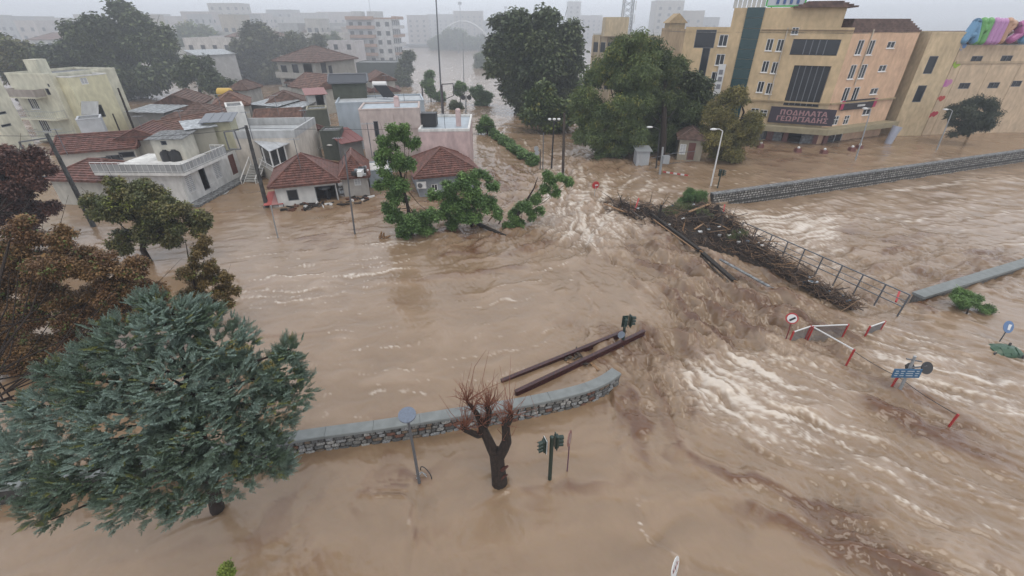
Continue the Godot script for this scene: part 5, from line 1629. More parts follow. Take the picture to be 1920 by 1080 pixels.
	for k in 3:
		for j in 5:
			mb = MB.new()
			mb.box(bc + fc * 0.023 + ax * (0.14 - 0.13 * k) + sd * (-0.42 + j * 0.2 + 0.03 * ((k * 3 + j) % 3)), sd * (0.06 + 0.02 * ((j + k) % 2)), ax * 0.022, fc * 0.003)
			part(bd, "text_mark", mb, paint(0.45, 0.5, 0.55))
	for q in [[1738, 690, 0.29, -0.05], [1706, 689, 0.22, -0.15]]:
		var c := Z(q[0], q[1], b.z + q[3])
		mb = MB.new()
		mb.disc(c, Vector3(0.1, 0.5, 1), q[2], 0.02, 22)
		mb.tube([c - Vector3(0, 0, 0.02), c + Vector3(0, -0.05, -0.18)], [q[2] * 0.5, q[2] * 0.35], 12)
		part(o, "crossing_light", mb, M.black_metal)
	mb = MB.new()
	mb.bar(Z(1706, 690, b.z - 0.08), Z(1738, 686, b.z - 0.08), 0.05, 0.05)
	mb.bar(t - sd * 0.3 - ax * 0.15, t + sd * 0.35 - ax * 0.3, 0.05, 0.05)
	part(o, "cross_arm", mb, M.steel)
	# fences with red posts
	var fence := func(label: String, posts: Array, mesh: bool, hgt: float) -> void:
		var pb := []
		for q in posts: pb.append(P(q[0], q[1], -0.6))
		var f := thing("red_fence", label, "fence", pb[0])
		for p in pb:
			var m2 := MB.new()
			m2.bar(p - Vector3(0, 0.9, 0), p + Vector3(0.04, hgt * 0.6, 0), 0.065, 0.065)
			part(f, "post", m2, M.red)
			m2 = MB.new()
			m2.bar(p + Vector3(0.04, hgt * 0.6, 0), p + Vector3(0.06, hgt, 0), 0.07, 0.07)
			part(f, "post_band", m2, M.red)
		for i in pb.size() - 1:
			var a: Vector3 = pb[i]
			var e: Vector3 = pb[i + 1]
			var m3 := MB.new()
			m3.bar(a + Vector3(0.06, hgt - 0.04, 0), e + Vector3(0.06, hgt - 0.04, 0), 0.05, 0.05)
			part(f, "top_rail", m3, M.white)
			if mesh:
				m3 = MB.new()
				var k := int(a.distance_to(e) / 0.07)
				for j in k: m3.bar(a.lerp(e, float(j) / k) + Vector3(0.04, -0.5, 0), a.lerp(e, float(j) / k) + Vector3(0.05, hgt - 0.06, 0), 0.012, 0.012)
				for j in 10: m3.bar(a + Vector3(0.05, hgt * j / 10.0, 0), e + Vector3(0.05, hgt * j / 10.0, 0), 0.012, 0.012)
				part(f, "wire_mesh", m3, M.steel)
	fence.call("red posted mesh fence beside the leaning round sign", [[1476, 648], [1508, 637], [1577, 634]], true, 0.95)
	fence.call("red posts with a white handrail running down into the rapids", [[1512, 640], [1586, 684]], false, 1.0)
	fence.call("short red posted mesh panel alone in the current", [[1622, 628], [1650, 618]], true, 0.6)
	fence.call("red post leaning behind the blue text board", [[1668, 730]], false, 0.9)
	fence.call("dark red post with a broken chain in the right-hand current", [[1778, 800]], false, 0.75)
	wire("loose_chain", "thin wire strung from the white handrail to the last red post", [P(1586, 684, -0.6) + Vector3(0.06, 0.9, 0), P(1668, 730, -0.6) + Vector3(0.06, 0.8, 0), P(1778, 800, -0.6) + Vector3(0.06, 0.7, 0)], 0.08)
	# overturned bin
	b = P(1883, 658, -0.6)
	o = thing("green_bin", "overturned dark green waste bin floating near the blue round sign", "waste bin", b)
	mb = MB.new()
	var prof := [[-0.85, 0.12], [-0.8, 0.32], [-0.5, 0.44], [0.1, 0.46], [0.55, 0.36], [0.78, 0.2], [0.85, 0.08]]
	for i in prof.size() - 1:
		for j in 8:
			var q := []
			for e in [[i, j], [i + 1, j], [i + 1, j + 1], [i, j + 1]]:
				var a = PI * e[1] / 8.0
				var s := prof[e[0]][1] as float
				q.append(b + Vector3(prof[e[0]][0], -0.12 + sin(a) * s, cos(a) * (0.3 + s * 0.55)))
			mb.quad(q[0], q[1], q[2], q[3])
	part(o, "body", mb, paint(0.035, 0.09, 0.05, 0.4))
	for q in [[-0.86, 0.08, 0.35], [0.75, 0.05, 0.55], [0.35, 0.1, 0.62], [0.2, 0.36, -0.1]]:
		mb = MB.new()
		mb.disc(b + Vector3(q[0], q[1], q[2]), Vector3(0.4, 0.2, 1), 0.1, 0.03, 12)
		part(o, "wheel", mb, M.black_metal)
	for k in 3:
		mb = MB.new()
		mb.bar(b + Vector3(-0.5 + k * 0.4, 0.33, 0.12), b + Vector3(-0.5 + k * 0.4, 0.1, 0.5), 0.04, 0.04)
		part(o, "rib", mb, paint(0.03, 0.075, 0.042, 0.4))
	# drifting beams
	for q in [["long dark red steel beam jammed against the traffic light", 940, 717, 1172, 623, 0.02], ["thicker dark red steel beam resting across the end of the stone wall", 966, 738, 1208, 623, 0.12]]:
		var a := P(q[1], q[2], q[5])
		var e := P(q[3], q[4], q[5] + 0.15)
		o = thing("steel_beam", q[0], "beam", a)
		var d := (e - a).normalized()
		var s := d.cross(Vector3.UP).normalized()
		for k in [[0.0, 0.13, 0.035, "flange"], [0.0, 0.0, 0.1, "web"], [0.0, -0.13, 0.035, "flange"]]:
			mb = MB.new()
			mb.bar(a + Vector3(0, k[1], 0), e + Vector3(0, k[1], 0), 0.19 if k[3] == "flange" else 0.09, k[2] if k[3] == "flange" else 0.226)
			part(o, k[3], mb, M.rail)
	o = thing("broken_boards", "broken boards and litter trapped between the two red beams", "debris", P(1080, 668))
	var r := RandomNumberGenerator.new()
	r.seed = 5
	for i in 14:
		mb = MB.new()
		var p := P(1050 + r.randf() * 60, 668 + r.randf_range(-10, 14), 0.06)
		var d := Vector3(r.randfn(), r.randf() * 0.15, r.randfn()).normalized() * r.randf_range(0.25, 0.7)
		mb.bar(p, p + d, r.randf_range(0.06, 0.2), 0.03)
		part(o, "board", mb, [M.wood, M.dark_wood, M.fresh_wood][0 if i % 5 else 2])
	# utility poles
	o = pole("utility_pole", "leaning concrete utility pole before the white house with brick roof", 176, 425, 87, 250, 0.2, 0.12, mat(Color(0.11, 0.115, 0.12), 0.85, "blotch", Vector3(1, 0.4, 1)), "utility pole")
	var cap := MB.new()
	t = o.get_meta("top")
	for q in [[-2.2, -0.6, -2.2, -3.2], [-1.5, -0.7, -1.5, -3.2], [-2.2, -0.6, 0.0, -0.3], [-2.2, -3.2, -1.5, -3.2], [-2.2, -1.8, -1.5, -1.8]]: cap.bar(t + Vector3(q[0], q[1], 0.15), t + Vector3(q[2], q[3], 0.15), 0.09, 0.09)
	part(o, "bracket", cap, M.steel)
	o = pole("utility_pole", "dark concrete utility pole beside the outside stairs and red awning", 500, 388, 461, 235, 0.2, 0.12, mat(Color(0.09, 0.09, 0.092), 0.85, "blotch", Vector3(1, 0.4, 1)), "utility pole")
	t = o.get_meta("top")
	cap = MB.new()
	for q in [[-1.9, -0.5, -1.9, -1.9], [-1.0, -0.4, -0.9, -1.9], [-1.9, -0.5, -1.0, -0.4], [-1.0, -0.4, 0.0, -0.1], [-1.9, -1.9, -0.9, -1.9]]: cap.bar(t + Vector3(q[0], q[1], 0.15), t + Vector3(q[2], q[3], 0.15), 0.08, 0.08)
	part(o, "bracket", cap, M.steel)
	var poles := [["tall dark wooden pole leaning beside the yellow house", 264, 275, 221, 165, 0.16, 0.1, "dark_wood"], ["thin dark pole leaning just beside the taller wooden one", 237, 275, 211, 213, 0.1, 0.08, "dark_wood"], ["grey weathered wooden pole standing in the street rapids", 1056, 326, 1058, 212, 0.17, 0.12, "wood"], ["thin grey post between the rail crossing disc and the twin lamp", 1018, 318, 1019, 249, 0.06, 0.05, "steel"], ["slim bent post in the water before the tiled house", 664, 440, 647, 287, 0.07, 0.05, "steel"], ["thin short post standing in the water by the red awning", 520, 446, 508, 385, 0.05, 0.04, "galv"], ["slender post on the corner of the tiled house", 580, 335, 567, 287, 0.05, 0.04, "dark_wood"]]
	for q in poles: pole("utility_pole", q[0], q[1], q[2], q[3], q[4], q[5], q[6], M[q[7]], "pole")
	o = pole("street_lamp", "black pole with a cluster of white floodlights in the street rapids", 1034, 315, 1039, 226, 0.1, 0.08, M.black_metal, "street lamp")
	t = o.get_meta("top")
	for k in 3:
		mb = MB.new()
		mb.ball(t + Vector3(-0.5 + k * 0.5, 0.15, 0.1), Vector3(0.2, 0.13, 0.2), 6, 9)
		part(o, "lamp_head", mb, M.white)
	mb = MB.new()
	mb.bar(t + Vector3(-0.55, 0, 0), t + Vector3(0.55, 0, 0), 0.06, 0.06)
	part(o, "cross_arm", mb, M.black_metal)
	o = pole("crossing_signal", "small rail crossing signal with two grey discs beside the thin post", 1013, 317, 1013, 280, 0.06, 0.05, M.black_metal, "signal")
	t = o.get_meta("top")
	for q in [[-0.45, 0.1], [-0.35, -0.35]]:
		mb = MB.new()
		mb.disc(t + Vector3(q[0], q[1], 0.1), Vector3(0.2, 0, 1), 0.28, 0.02, 16)
		part(o, "disc", mb, M.galv)
	o = pole("crossing_signal", "pale crossing post with a pair of round black lights on the flooded street", 873, 212, 874, 178, 0.14, 0.12, M.galv, "signal")
	t = o.get_meta("top")
	for q in [-0.55, 0.55]:
		mb = MB.new()
		mb.disc(t + Vector3(q, -0.4, 0.2), Vector3(0, 0, 1), 0.42, 0.05, 16)
		part(o, "light", mb, M.black_metal)
	for q in [["rusty railway gantry pole with a square bracket arm", 831, 216, 828, 158, 4.0], ["smaller railway gantry pole beyond the flat wet roof", 792, 180, 791, 150, 3.0]]:
		o = pole("gantry_pole", q[0], q[1], q[2], q[3], q[4], 0.2, 0.16, mat(Color(0.06, 0.05, 0.055), 0.8), "pole")
		t = o.get_meta("top")
		mb = MB.new()
		mb.bar(t, t + Vector3(2.0, 0.1, 0), 0.14, 0.14)
		mb.bar(t + Vector3(2.0, 0.1, 0), t + Vector3(2.0, -1.8, 0), 0.14, 0.14)
		mb.bar(t + Vector3(2.0, -1.8, 0), t + Vector3(0, -2.6, 0), 0.1, 0.1)
		part(o, "bracket", mb, M.black_metal)
	pole("light_mast", "very tall thin steel mast rising above the flooded street", 829, 214, 816, -30, 0.16, 0.1, M.steel, "mast")
	for q in [[866, 90, 862, 6, "distant floodlight mast over the far arched bridge"], [950, 80, 948, 14, "distant floodlight mast left of the tallest plane tree"]]:
		o = pole("light_mast", q[4], q[0], q[1], q[2], q[3], 0.3, 0.2, M.galv, "mast")
		t = o.get_meta("top")
		mb = MB.new()
		mb.cube(t, 2.2, 1.4, 0.6)
		part(o, "lamp_frame", mb, M.galv)
	pole("light_mast", "thin grey lamp mast among the small street trees", 870, 175, 868, 62, 0.12, 0.08, M.galv, "mast")
	street_lamp("white street lamp with bent arm before the olive tree", 1333, 348, 1355, 246, 1342, 242, M.white)
	street_lamp("pale grey street lamp standing before the shop windows", 1605, 300, 1633, 205, 1625, 203, M.galv)
	street_lamp("pale grey street lamp before the painted hall", 1757, 281, 1786, 208, 1776, 205, M.galv)
	street_lamp("dark street lamp with a white head at the edge of the poplars", 1231, 316, 1237, 245, 1222, 238, M.black_metal)
	street_lamp("short lamp on the cream house's rear wall", 585, 300, 587, 285, 614, 272, M.galv)
	# level crossing mechanism, barrier, kiosk
	o = pole("barrier_post", "white level crossing post with a control box under the poplars", 1238, 326, 1243, 276, 0.14, 0.1, M.galv, "barrier")
	b = P(1238, 326)
	mb = MB.new()
	mb.cube(b + Vector3(0.3, 1.6, 0.1), 0.7, 0.8, 0.5)
	part(o, "control_box", mb, M.galv)
	var b0 := P(1243, 322, 0.25)
	var b1 := P(1290, 329, 0.3)
	for i in 7:
		mb = MB.new()
		mb.bar(b0.lerp(b1, i / 7.0), b0.lerp(b1, (i + 1) / 7.0), 0.1, 0.14)
		part(o, "barrier_stripe", mb, M.red if i % 2 == 0 else M.white)
	b = P(1201, 307)
	o = thing("kiosk", "small white kiosk with a slanting roof at the level crossing", "kiosk", b)
	mb = MB.new()
	mb.cube(b + Vector3(0, 0.5, 0), 1.5, 2.2, 1.4)
	part(o, "wall", mb, plaster(0.5, 0.51, 0.53))
	mb = MB.new()
	mb.hexa([b + Vector3(-0.95, 1.6, 0.9), b + Vector3(0.95, 1.6, 0.9), b + Vector3(0.95, 1.85, -0.9), b + Vector3(-0.95, 1.85, -0.9)], [b + Vector3(-0.95, 1.68, 0.9), b + Vector3(0.95, 1.68, 0.9), b + Vector3(0.95, 1.93, -0.9), b + Vector3(-0.95, 1.93, -0.9)])
	part(o, "roof", mb, M.galv)
	mb = MB.new()
	mb.cube(b + Vector3(0.2, 0.5, 0.72), 0.6, 1.8, 0.04)
	part(o, "door", mb, paint(0.4, 0.42, 0.44))
	var q4 := [P(1218, 318), P(1262, 308), P(1300, 304)]
	o = thing("crossing_fence", "low grey rail fence behind the level crossing post", "fence", q4[0])
	railing(o, q4, 1.3, M.steel, 0.9)
	# wires
	wire("overhead_wire", "long overhead wire sagging across the old quarter in front of the pink house", [P(87, 250, 7.3) + Vector3(-22, 1.5, 2), Z(87, 255, P(176, 425).z), Z(461, 240, P(500, 388).z), Z(1000, 232, -62), Z(1180, 200, -58)], 0.35)
	wire("overhead_wire", "overhead wire between the rusty gantry pole and the tall plane trees", [Z(846, 166, P(831, 216).z), Z(1000, 195, -86)], 0.5)
	# television aerials on the roofs of the old quarter
	for q in [[120, 262, 4.2], [270, 235, 4.6], [345, 225, 5.0], [415, 190, 5.2], [520, 190, 4.8], [575, 222, 4.6], [655, 145, 6.5], [725, 150, 6.2], [470, 232, 6.0], [760, 190, 5.8], [695, 262, 6.8], [835, 232, 5.0], [560, 285, 4.6], [640, 280, 4.0]]:
		var p := P(q[0], q[1] + 14, q[2] - 0.6)
		o = thing("roof_aerial", "thin television aerial on a roof of the old quarter", "aerial", p, "roof aerials")
		mb = MB.new()
		mb.bar(p - Vector3(0, 0.8, 0), p + Vector3(0, 1.8, 0), 0.05, 0.05)
		part(o, "mast", mb, M.steel)
		mb = MB.new()
		mb.bar(p + Vector3(-0.5, 1.7, 0.1), p + Vector3(0.5, 1.75, -0.1), 0.03, 0.03)
		for k in 5: mb.bar(p + Vector3(-0.4 + k * 0.2, 1.72, -0.3), p + Vector3(-0.4 + k * 0.2, 1.72, 0.3), 0.02, 0.02)
		part(o, "antenna", mb, M.galv)
	# person with umbrella at the flooded doorway
	b = P(619, 384, -0.5)
	o = thing("person", "person in dark clothes wading under a dark umbrella by the tiled house", "person", b)
	mb = MB.new()
	mb.tube([b + Vector3(-0.1, -0.3, 0), b + Vector3(-0.1, 0.45, 0.02), b + Vector3(-0.06, 0.82, 0)], [0.06, 0.08, 0.1], 9)
	mb.tube([b + Vector3(0.12, -0.3, 0.1), b + Vector3(0.12, 0.45, 0.06), b + Vector3(0.06, 0.82, 0)], [0.06, 0.08, 0.1], 9)
	mb.tube([b + Vector3(0, 0.75, 0), b + Vector3(0, 0.95, 0.02), b + Vector3(0, 1.2, 0.05), b + Vector3(0, 1.38, 0.05), b + Vector3(0, 1.45, 0.05), b + Vector3(0, 1.52, 0.06)], [0.15, 0.16, 0.2, 0.19, 0.08, 0.06], 12)
	mb.ball(b + Vector3(0, 1.63, 0.07), Vector3(0.09, 0.12, 0.1), 8, 10)
	mb.tube([b + Vector3(-0.19, 1.36, 0.05), b + Vector3(-0.26, 1.1, 0.1), b + Vector3(-0.12, 1.2, 0.3)], [0.06, 0.05, 0.035], 8)
	mb.tube([b + Vector3(0.19, 1.36, 0.05), b + Vector3(0.27, 1.08, 0.04), b + Vector3(0.28, 0.85, 0.12)], [0.06, 0.05, 0.035], 8)
	part(o, "body", mb, paint(0.02, 0.02, 0.024, 0.8))
	o = thing("umbrella", "open dark grey umbrella held over the wading person", "umbrella", b + Vector3(-0.12, 1.2, 0.3))
	mb = MB.new()
	var u0 := b + Vector3(-0.08, 1.98, 0.25)
	for i in 8:
		var a0 := TAU * i / 8
		var a1 := TAU * (i + 1) / 8
		for k in 3:
			var f := func(a: float, s: float) -> Vector3: return u0 + Vector3(cos(a) * 0.6 * sin(s), 0.34 * cos(s) - 0.3, sin(a) * 0.6 * sin(s))
			var s0 := 1.5 * k / 3.0
			var s1 := 1.5 * (k + 1) / 3.0
			mb.quad(f.call(a0, s1), f.call(a0, s0), f.call(a1, s0), f.call(a1, s1))
	part(o, "canopy", mb, paint(0.05, 0.052, 0.06, 0.6))
	mb = MB.new()
	mb.tube([b + Vector3(-0.12, 1.15, 0.3), u0 + Vector3(0, 0.1, 0)], [0.012, 0.012], 5)
	part(o, "shaft", mb, M.black_metal)
	# far: arched bridge and lattice tower
	b = Z(865, 100, -330)
	o = thing("arched_bridge", "distant pale bridge with two tied arches across the river in the haze", "bridge", Vector3(b.x, 0, -330))
	for zz in [-326.0, -338.0]:
		mb = MB.new()
		var p := []
		var rd := []
		for i in 17:
			var f := i / 16.0
			p.append(Vector3(lerpf(Z(815, 90, zz).x, Z(925, 90, zz).x, f), 1.5 + 13.0 * 4.0 * f * (1.0 - f), zz)); rd.append(0.55)
		mb.tube(p, rd, 6)
		part(o, "arch", mb, M.white)
		mb = MB.new()
		for i in range(1, 16): mb.bar(p[i], Vector3(p[i].x, 1.5, zz), 0.15, 0.15)
		part(o, "hanger", mb, M.galv)
	mb = MB.new()
	mb.cube(Vector3(b.x, 1.2, -332), 75, 1.2, 13)
	part(o, "deck", mb, M.concrete)
	var lt := thing("lattice_tower", "steel lattice mast behind the beige school", "tower", Vector3(Z(1177, 50, -150).x, 0, -150))
	mb = MB.new()
	var cx := Z(1177, 20, -150).x
	var tl := MB.new()
	for sx in [-1, 1]:
		for sz in [-1, 1]: tl.tube([Vector3(cx + sx * 1.6, 0, -150 + sz * 1.6), Vector3(cx + sx * 1.2, 24, -150 + sz * 1.2)], [0.16, 0.13], 5)
	part(lt, "leg", tl, M.galv)
	for i in 16:
		var y := i * 1.5
		var w0 := 1.6 - 0.4 * y / 24
		for s in [[-1, -1, 1, -1], [1, -1, 1, 1], [1, 1, -1, 1], [-1, 1, -1, -1]]:
			mb.bar(Vector3(cx + s[0] * w0, y, -150 + s[1] * w0), Vector3(cx + s[2] * w0, y + 1.5, -150 + s[3] * w0), 0.12, 0.12)
			mb.bar(Vector3(cx + s[2] * w0, y, -150 + s[3] * w0), Vector3(cx + s[0] * w0, y + 1.5, -150 + s[1] * w0), 0.12, 0.12)
	part(lt, "bracing", mb, M.galv)
	var an := MB.new()
	for i in 6: an.bar(Vector3(cx + (-1.7 if i % 2 else 1.7), 14 + i * 1.6, -148.2), Vector3(cx + (-1.7 if i % 2 else 1.7), 16.2 + i * 1.6, -148.2), 0.3, 0.2)
	part(lt, "antenna", an, M.white)

# ---- walls, bridge, debris
func curve(px: Array, h: float, seg: int) -> Array:
	var c := Curve3D.new()
	var pts := []
	for q in px: pts.append(P(q[0], q[1], h))
	for i in pts.size():
		var tg: Vector3 = (pts[mini(i + 1, pts.size() - 1)] - pts[maxi(i - 1, 0)]) / 6.0
		c.add_point(pts[i], -tg, tg)
	var o := []
	var L := c.get_baked_length()
	for i in seg + 1: o.append(c.sample_baked(L * i / seg))
	return o
func stone_mesh(sd: int) -> ArrayMesh:
	var r := RandomNumberGenerator.new()
	r.seed = sd
	var mb := MB.new()
	var outer := []
	var inner := []
	for i in 8:
		var a := TAU * i / 8 + r.randf_range(-0.15, 0.15)
		var k := r.randf_range(0.82, 1.05)
		var p := Vector2(clampf(cos(a) * 1.25, -1, 1), clampf(sin(a) * 1.25, -1, 1)) * 0.5 * k
		outer.append(Vector3(p.x, p.y, -0.6))
		inner.append(Vector3(p.x * 0.78 + r.randf_range(-0.03, 0.03), p.y * 0.78, r.randf_range(0.75, 1.0)))
	var c := Vector3(r.randf_range(-0.1, 0.1), r.randf_range(-0.1, 0.1), 1.15)
	for i in 8:
		var j := (i + 1) % 8
		mb.quad(outer[i], outer[j], inner[j], inner[i])
		mb.tri(inner[i], inner[j], c)
	return mb.mesh()
func walls() -> void:
	var r := RandomNumberGenerator.new()
	r.seed = 9
	# curved wall in front
	var ln := curve([[-260, 968], [0, 917], [300, 872], [555, 826], [720, 803], [870, 779], [980, 761], [1080, 739], [1128, 721], [1155, 703]], 0.0, 90)
	var o := thing("stone_wall", "curved rubble stone wall with grey coping beside the pollarded tree", "wall", ln[60])
	var core := MB.new()
	for i in 90:
		var a: Vector3 = ln[i]
		var b: Vector3 = ln[i + 1]
		var d := (b - a).normalized()
		var n := d.cross(Vector3.UP)
		var d0: Vector3 = (a - ln[maxi(i - 1, 0)]).normalized() if i > 0 else d
		var n0 := ((d0 if i > 0 else d) + d).normalized().cross(Vector3.UP)
		var d1: Vector3 = (ln[mini(i + 2, 90)] - b).normalized() if i < 89 else d
		var n1 := (d1 + d).normalized().cross(Vector3.UP)
		var lo := Vector3(0, -1.6, 0)
		var hi := Vector3(0, 0.13, 0)
		core.hexa([a + n0 * 0.2 + lo, b + n1 * 0.2 + lo, b - n1 * 0.25 + lo, a - n0 * 0.25 + lo], [a + n0 * 0.2 + hi, b + n1 * 0.2 + hi, b - n1 * 0.25 + hi, a - n0 * 0.25 + hi])
	part(o, "core", core, M.mortar)
	# coping in lengths
	var i0 := 0
	while i0 < 90:
		var i1 := mini(i0 + 6, 90)
		var cp := MB.new()
		for i in range(i0, i1):
			var a: Vector3 = ln[i]
			var b: Vector3 = ln[i + 1]
			var da: Vector3 = (ln[i + 1] - ln[maxi(i - 1, 0)]).normalized()
			var db: Vector3 = (ln[mini(i + 2, 90)] - ln[i]).normalized()
			if i == i1 - 1 and i1 < 90: b -= db * 0.012
			var na := da.cross(Vector3.UP)
			var nb := db.cross(Vector3.UP)
			var A := [a + na * 0.27, b + nb * 0.27, b - nb * 0.28, a - na * 0.28]
			var y0 := Vector3(0, 0.132, 0)
			var y1 := Vector3(0, 0.25, 0)
			var y2 := Vector3(0, 0.275, 0)
			cp.quad(A[0] + y0, A[1] + y0, A[1] + y1, A[0] + y1)
			cp.quad(A[2] + y0, A[3] + y0, A[3] + y1, A[2] + y1)
			cp.quad(A[0] + y1, A[1] + y1, b + nb * 0.245 + y2, a + na * 0.245 + y2)
			cp.quad(A[2] + y1, A[3] + y1, a - na * 0.255 + y2, b - nb * 0.255 + y2)
			cp.quad(a + na * 0.245 + y2, b + nb * 0.245 + y2, b - nb * 0.255 + y2, a - na * 0.255 + y2)
			cp.quad(A[3] + y0, A[2] + y0, A[1] + y0, A[0] + y0)
			if i == i0: cp.quad(A[3] + y0, A[0] + y0, A[0] + y1, A[3] + y1)
			if i == i1 - 1: cp.quad(A[1] + y0, A[2] + y0, A[2] + y1, A[1] + y1)
		part(o, "coping_slab", cp, M.coping)
		i0 = i1
	var stones := []
	for k in 7: stones.append(stone_mesh(100 + k))
	var tones := []
	for c in [Color(0.30, 0.295, 0.28), Color(0.22, 0.225, 0.225), Color(0.52, 0.51, 0.49), Color(0.15, 0.15, 0.15), Color(0.27, 0.2, 0.145), Color(0.24, 0.11, 0.075), Color(0.40, 0.41, 0.42)]:
		var m := mat(c, 0.75, "blotch", Vector3(2.5, 2.5, 2.5))
		m.normal_enabled = true
		m.normal_texture = T.bump
		tones.append(m)
	var cum := [0.0]
	for i in 90: cum.append(cum[i] + ln[i].distance_to(ln[i + 1]))
	var at := func(s: float) -> Array:
		for i in 90:
			if s <= cum[i + 1] or i == 89:
				var f: float = (s - cum[i]) / (cum[i + 1] - cum[i])
				return [ln[i].lerp(ln[i + 1], f), (ln[i + 1] - ln[i]).normalized()]
		return []
	var count := 0
	var skip: float = cum[36]
	var y := 0.13
	while y > -0.75:
		var rh := r.randf_range(0.17, 0.22)
		var s: float = skip + r.randf() * 0.2
		while s < cum[90] - 0.1:
			var w := r.randf_range(0.2, 0.46)
			var q: Array = at.call(s + w / 2)
			var d: Vector3 = q[1]
			var n := d.cross(Vector3.UP)
			var hh := rh * r.randf_range(0.85, 1.12)
			var tr := Transform3D(Basis(d * w * 1.02, Vector3.UP * hh * 1.02, n * 0.05), q[0] + n * 0.2 + Vector3(0, y - rh / 2 + r.randf_range(-0.012, 0.012), 0))
			tr.basis = tr.basis * Basis(Vector3(0, 0, 1), r.randf_range(-0.12, 0.12))
			inst(o, "stone", stones[r.randi() % 7], tones[[0, 1, 2, 3, 4, 5, 6, 0, 1, 2, 6, 0][r.randi() % 12]], tr)
			count += 1
			s += w
		y -= rh
	# end face stones
	var e: Array = at.call(cum[90])
	for i in 4:
		inst(o, "stone", stones[i], tones[i % 3], Transform3D(Basis(-(e[1] as Vector3).cross(Vector3.UP) * 0.38, Vector3.UP * 0.19, e[1] * 0.05), e[0] + Vector3(0, 0.04 - i * 0.19, 0)))
	print("stones ", count)
	# long river wall on the far bank: two tiers, small stones joined
	var rl := [P(1338, 364, 0.3), P(1600, 327, 0.3), P(1920, 282, 0.3), P(2400, 215, 0.3)]
	o = thing("river_wall", "long straight rubble wall between the river and the shop building", "wall", rl[0])
	core = MB.new()
	var cpm := MB.new()
	var st := MB.new()
	st.use_c = true
	var ledge := MB.new()
	for i in 3:
		var a := Vector3(rl[i].x, 0, rl[i].z)
		var b := Vector3(rl[i + 1].x, 0, rl[i + 1].z)
		var d := (b - a).normalized()
		var n := d.cross(Vector3.UP)
		core.box((a + b) / 2 - n * 0.2 + Vector3(0, -0.75, 0), d * a.distance_to(b) / 2, Vector3(0, 0.98, 0), n * 0.2)
		ledge.box((a + b) / 2 + n * 0.12 + Vector3(0, -1.35, 0), d * a.distance_to(b) / 2, Vector3(0, 0.62, 0), n * 0.24)
		cpm.box((a + b) / 2 - n * 0.18 + Vector3(0, 0.28, 0), d * a.distance_to(b) / 2, Vector3(0, 0.05, 0), n * 0.3)
		var L := a.distance_to(b)
		for row in 6:
			var s := r.randf() * 0.2
			while s < L:
				var w := r.randf_range(0.2, 0.5)
				var c := a + d * (s + w / 2) + n * (0.0 if row < 4 else 0.36) + Vector3(0, 0.1 - row * 0.24, 0)
				var g := [0.34, 0.26, 0.2, 0.15, 0.3][r.randi() % 5] * (1.0 if row < 4 else 0.8) as float
				st.col = Color(g, g * 0.97, g * 0.92)
				var ring := []
				for k in 6:
					var an := TAU * k / 6 + r.randf_range(-0.2, 0.2)
					ring.append(c + d * cos(an) * w * 0.46 + Vector3(0, sin(an) * 0.105, 0) + n * 0.005)
				for k in 6: st.tri(ring[k], ring[(k + 1) % 6], c + n * 0.07)
				s += w
	part(o, "core", core, M.mortar)
	part(o, "footing", ledge, M.mortar)
	part(o, "coping", cpm, M.concrete)
	var sp := part(o, "stones", st, M.tinted)
	sp.set_meta("kind", "stuff")
	# near bank wall, only its coping above the water
	var wl := [P(1722, 553, -0.2), P(1920, 492, -0.2), P(2200, 408, -0.2)]
	o = thing("bank_wall", "flooded bank wall with a flat grey concrete top near the bush", "wall", wl[0])
	for i in 2:
		var d: Vector3 = (wl[i + 1] - wl[i]).normalized()
		var n := d.cross(Vector3.UP)
		var k := 5
		for j in k:
			mb_slab(o, wl[i].lerp(wl[i + 1], float(j) / k) + d * 0.006, wl[i].lerp(wl[i + 1], float(j + 1) / k) - d * 0.006, n)
	core = MB.new()
	for i in 2: core.bar(wl[i] + Vector3(0, -1.0, 0), wl[i + 1] + Vector3(0, -1.0, 0), 0.5, 1.7)
	part(o, "core", core, mat(Color(0.2, 0.19, 0.18), 0.85, "blotch", Vector3(1.5, 1.5, 1.5)))

	# footbridge railing
	var ra := P(1386, 437, -0.1)
	var rb := P(1690, 578, -0.1)
	o = thing("bridge_railing", "bent steel bridge railing beside the debris heap", "railing", ra)
	for i in 10:
		var p := ra.lerp(rb, i / 9.0)
		var m := MB.new()
		m.bar(p - Vector3(0, 0.6, 0), p + Vector3(0.06, 0.95, 0.05), 0.08, 0.05)
		part(o, "post", m, M.steel)
		if i < 9:
			var q := ra.lerp(rb, (i + 1) / 9.0)
			for h in [[0.95, 0.06, "top_rail"], [0.5, 0.035, "middle_rail"], [0.12, 0.05, "bottom_rail"]]:
				m = MB.new()
				m.bar(p + Vector3(0.06 * h[0], h[0], 0.05), q + Vector3(0.06 * h[0], h[0], 0.05), h[1], h[1])
				part(o, h[2], m, M.steel)
	var red := MB.new()
	red.bar(P(1680, 566, -0.4), P(1687, 545, -0.1), 0.1, 0.1)
	solo("marker_post", "red marker post at the lower end of the bridge railing", "post", red, M.red, P(1680, 566, -0.4))
	red = MB.new()
	red.bar(P(1356, 400, 0.3), P(1359, 384, 0.7), 0.1, 0.1)
	solo("marker_post", "red marker post sticking up from the debris heap's top", "post", red, M.red, P(1356, 400, 0.3))
	red = MB.new()
	red.bar(P(1189, 398, 0.2), P(1198, 372, 0.9), 0.1, 0.1)
	solo("marker_post", "red marker post leaning at the upstream tip of the debris", "post", red, M.red, P(1189, 398, 0.2))
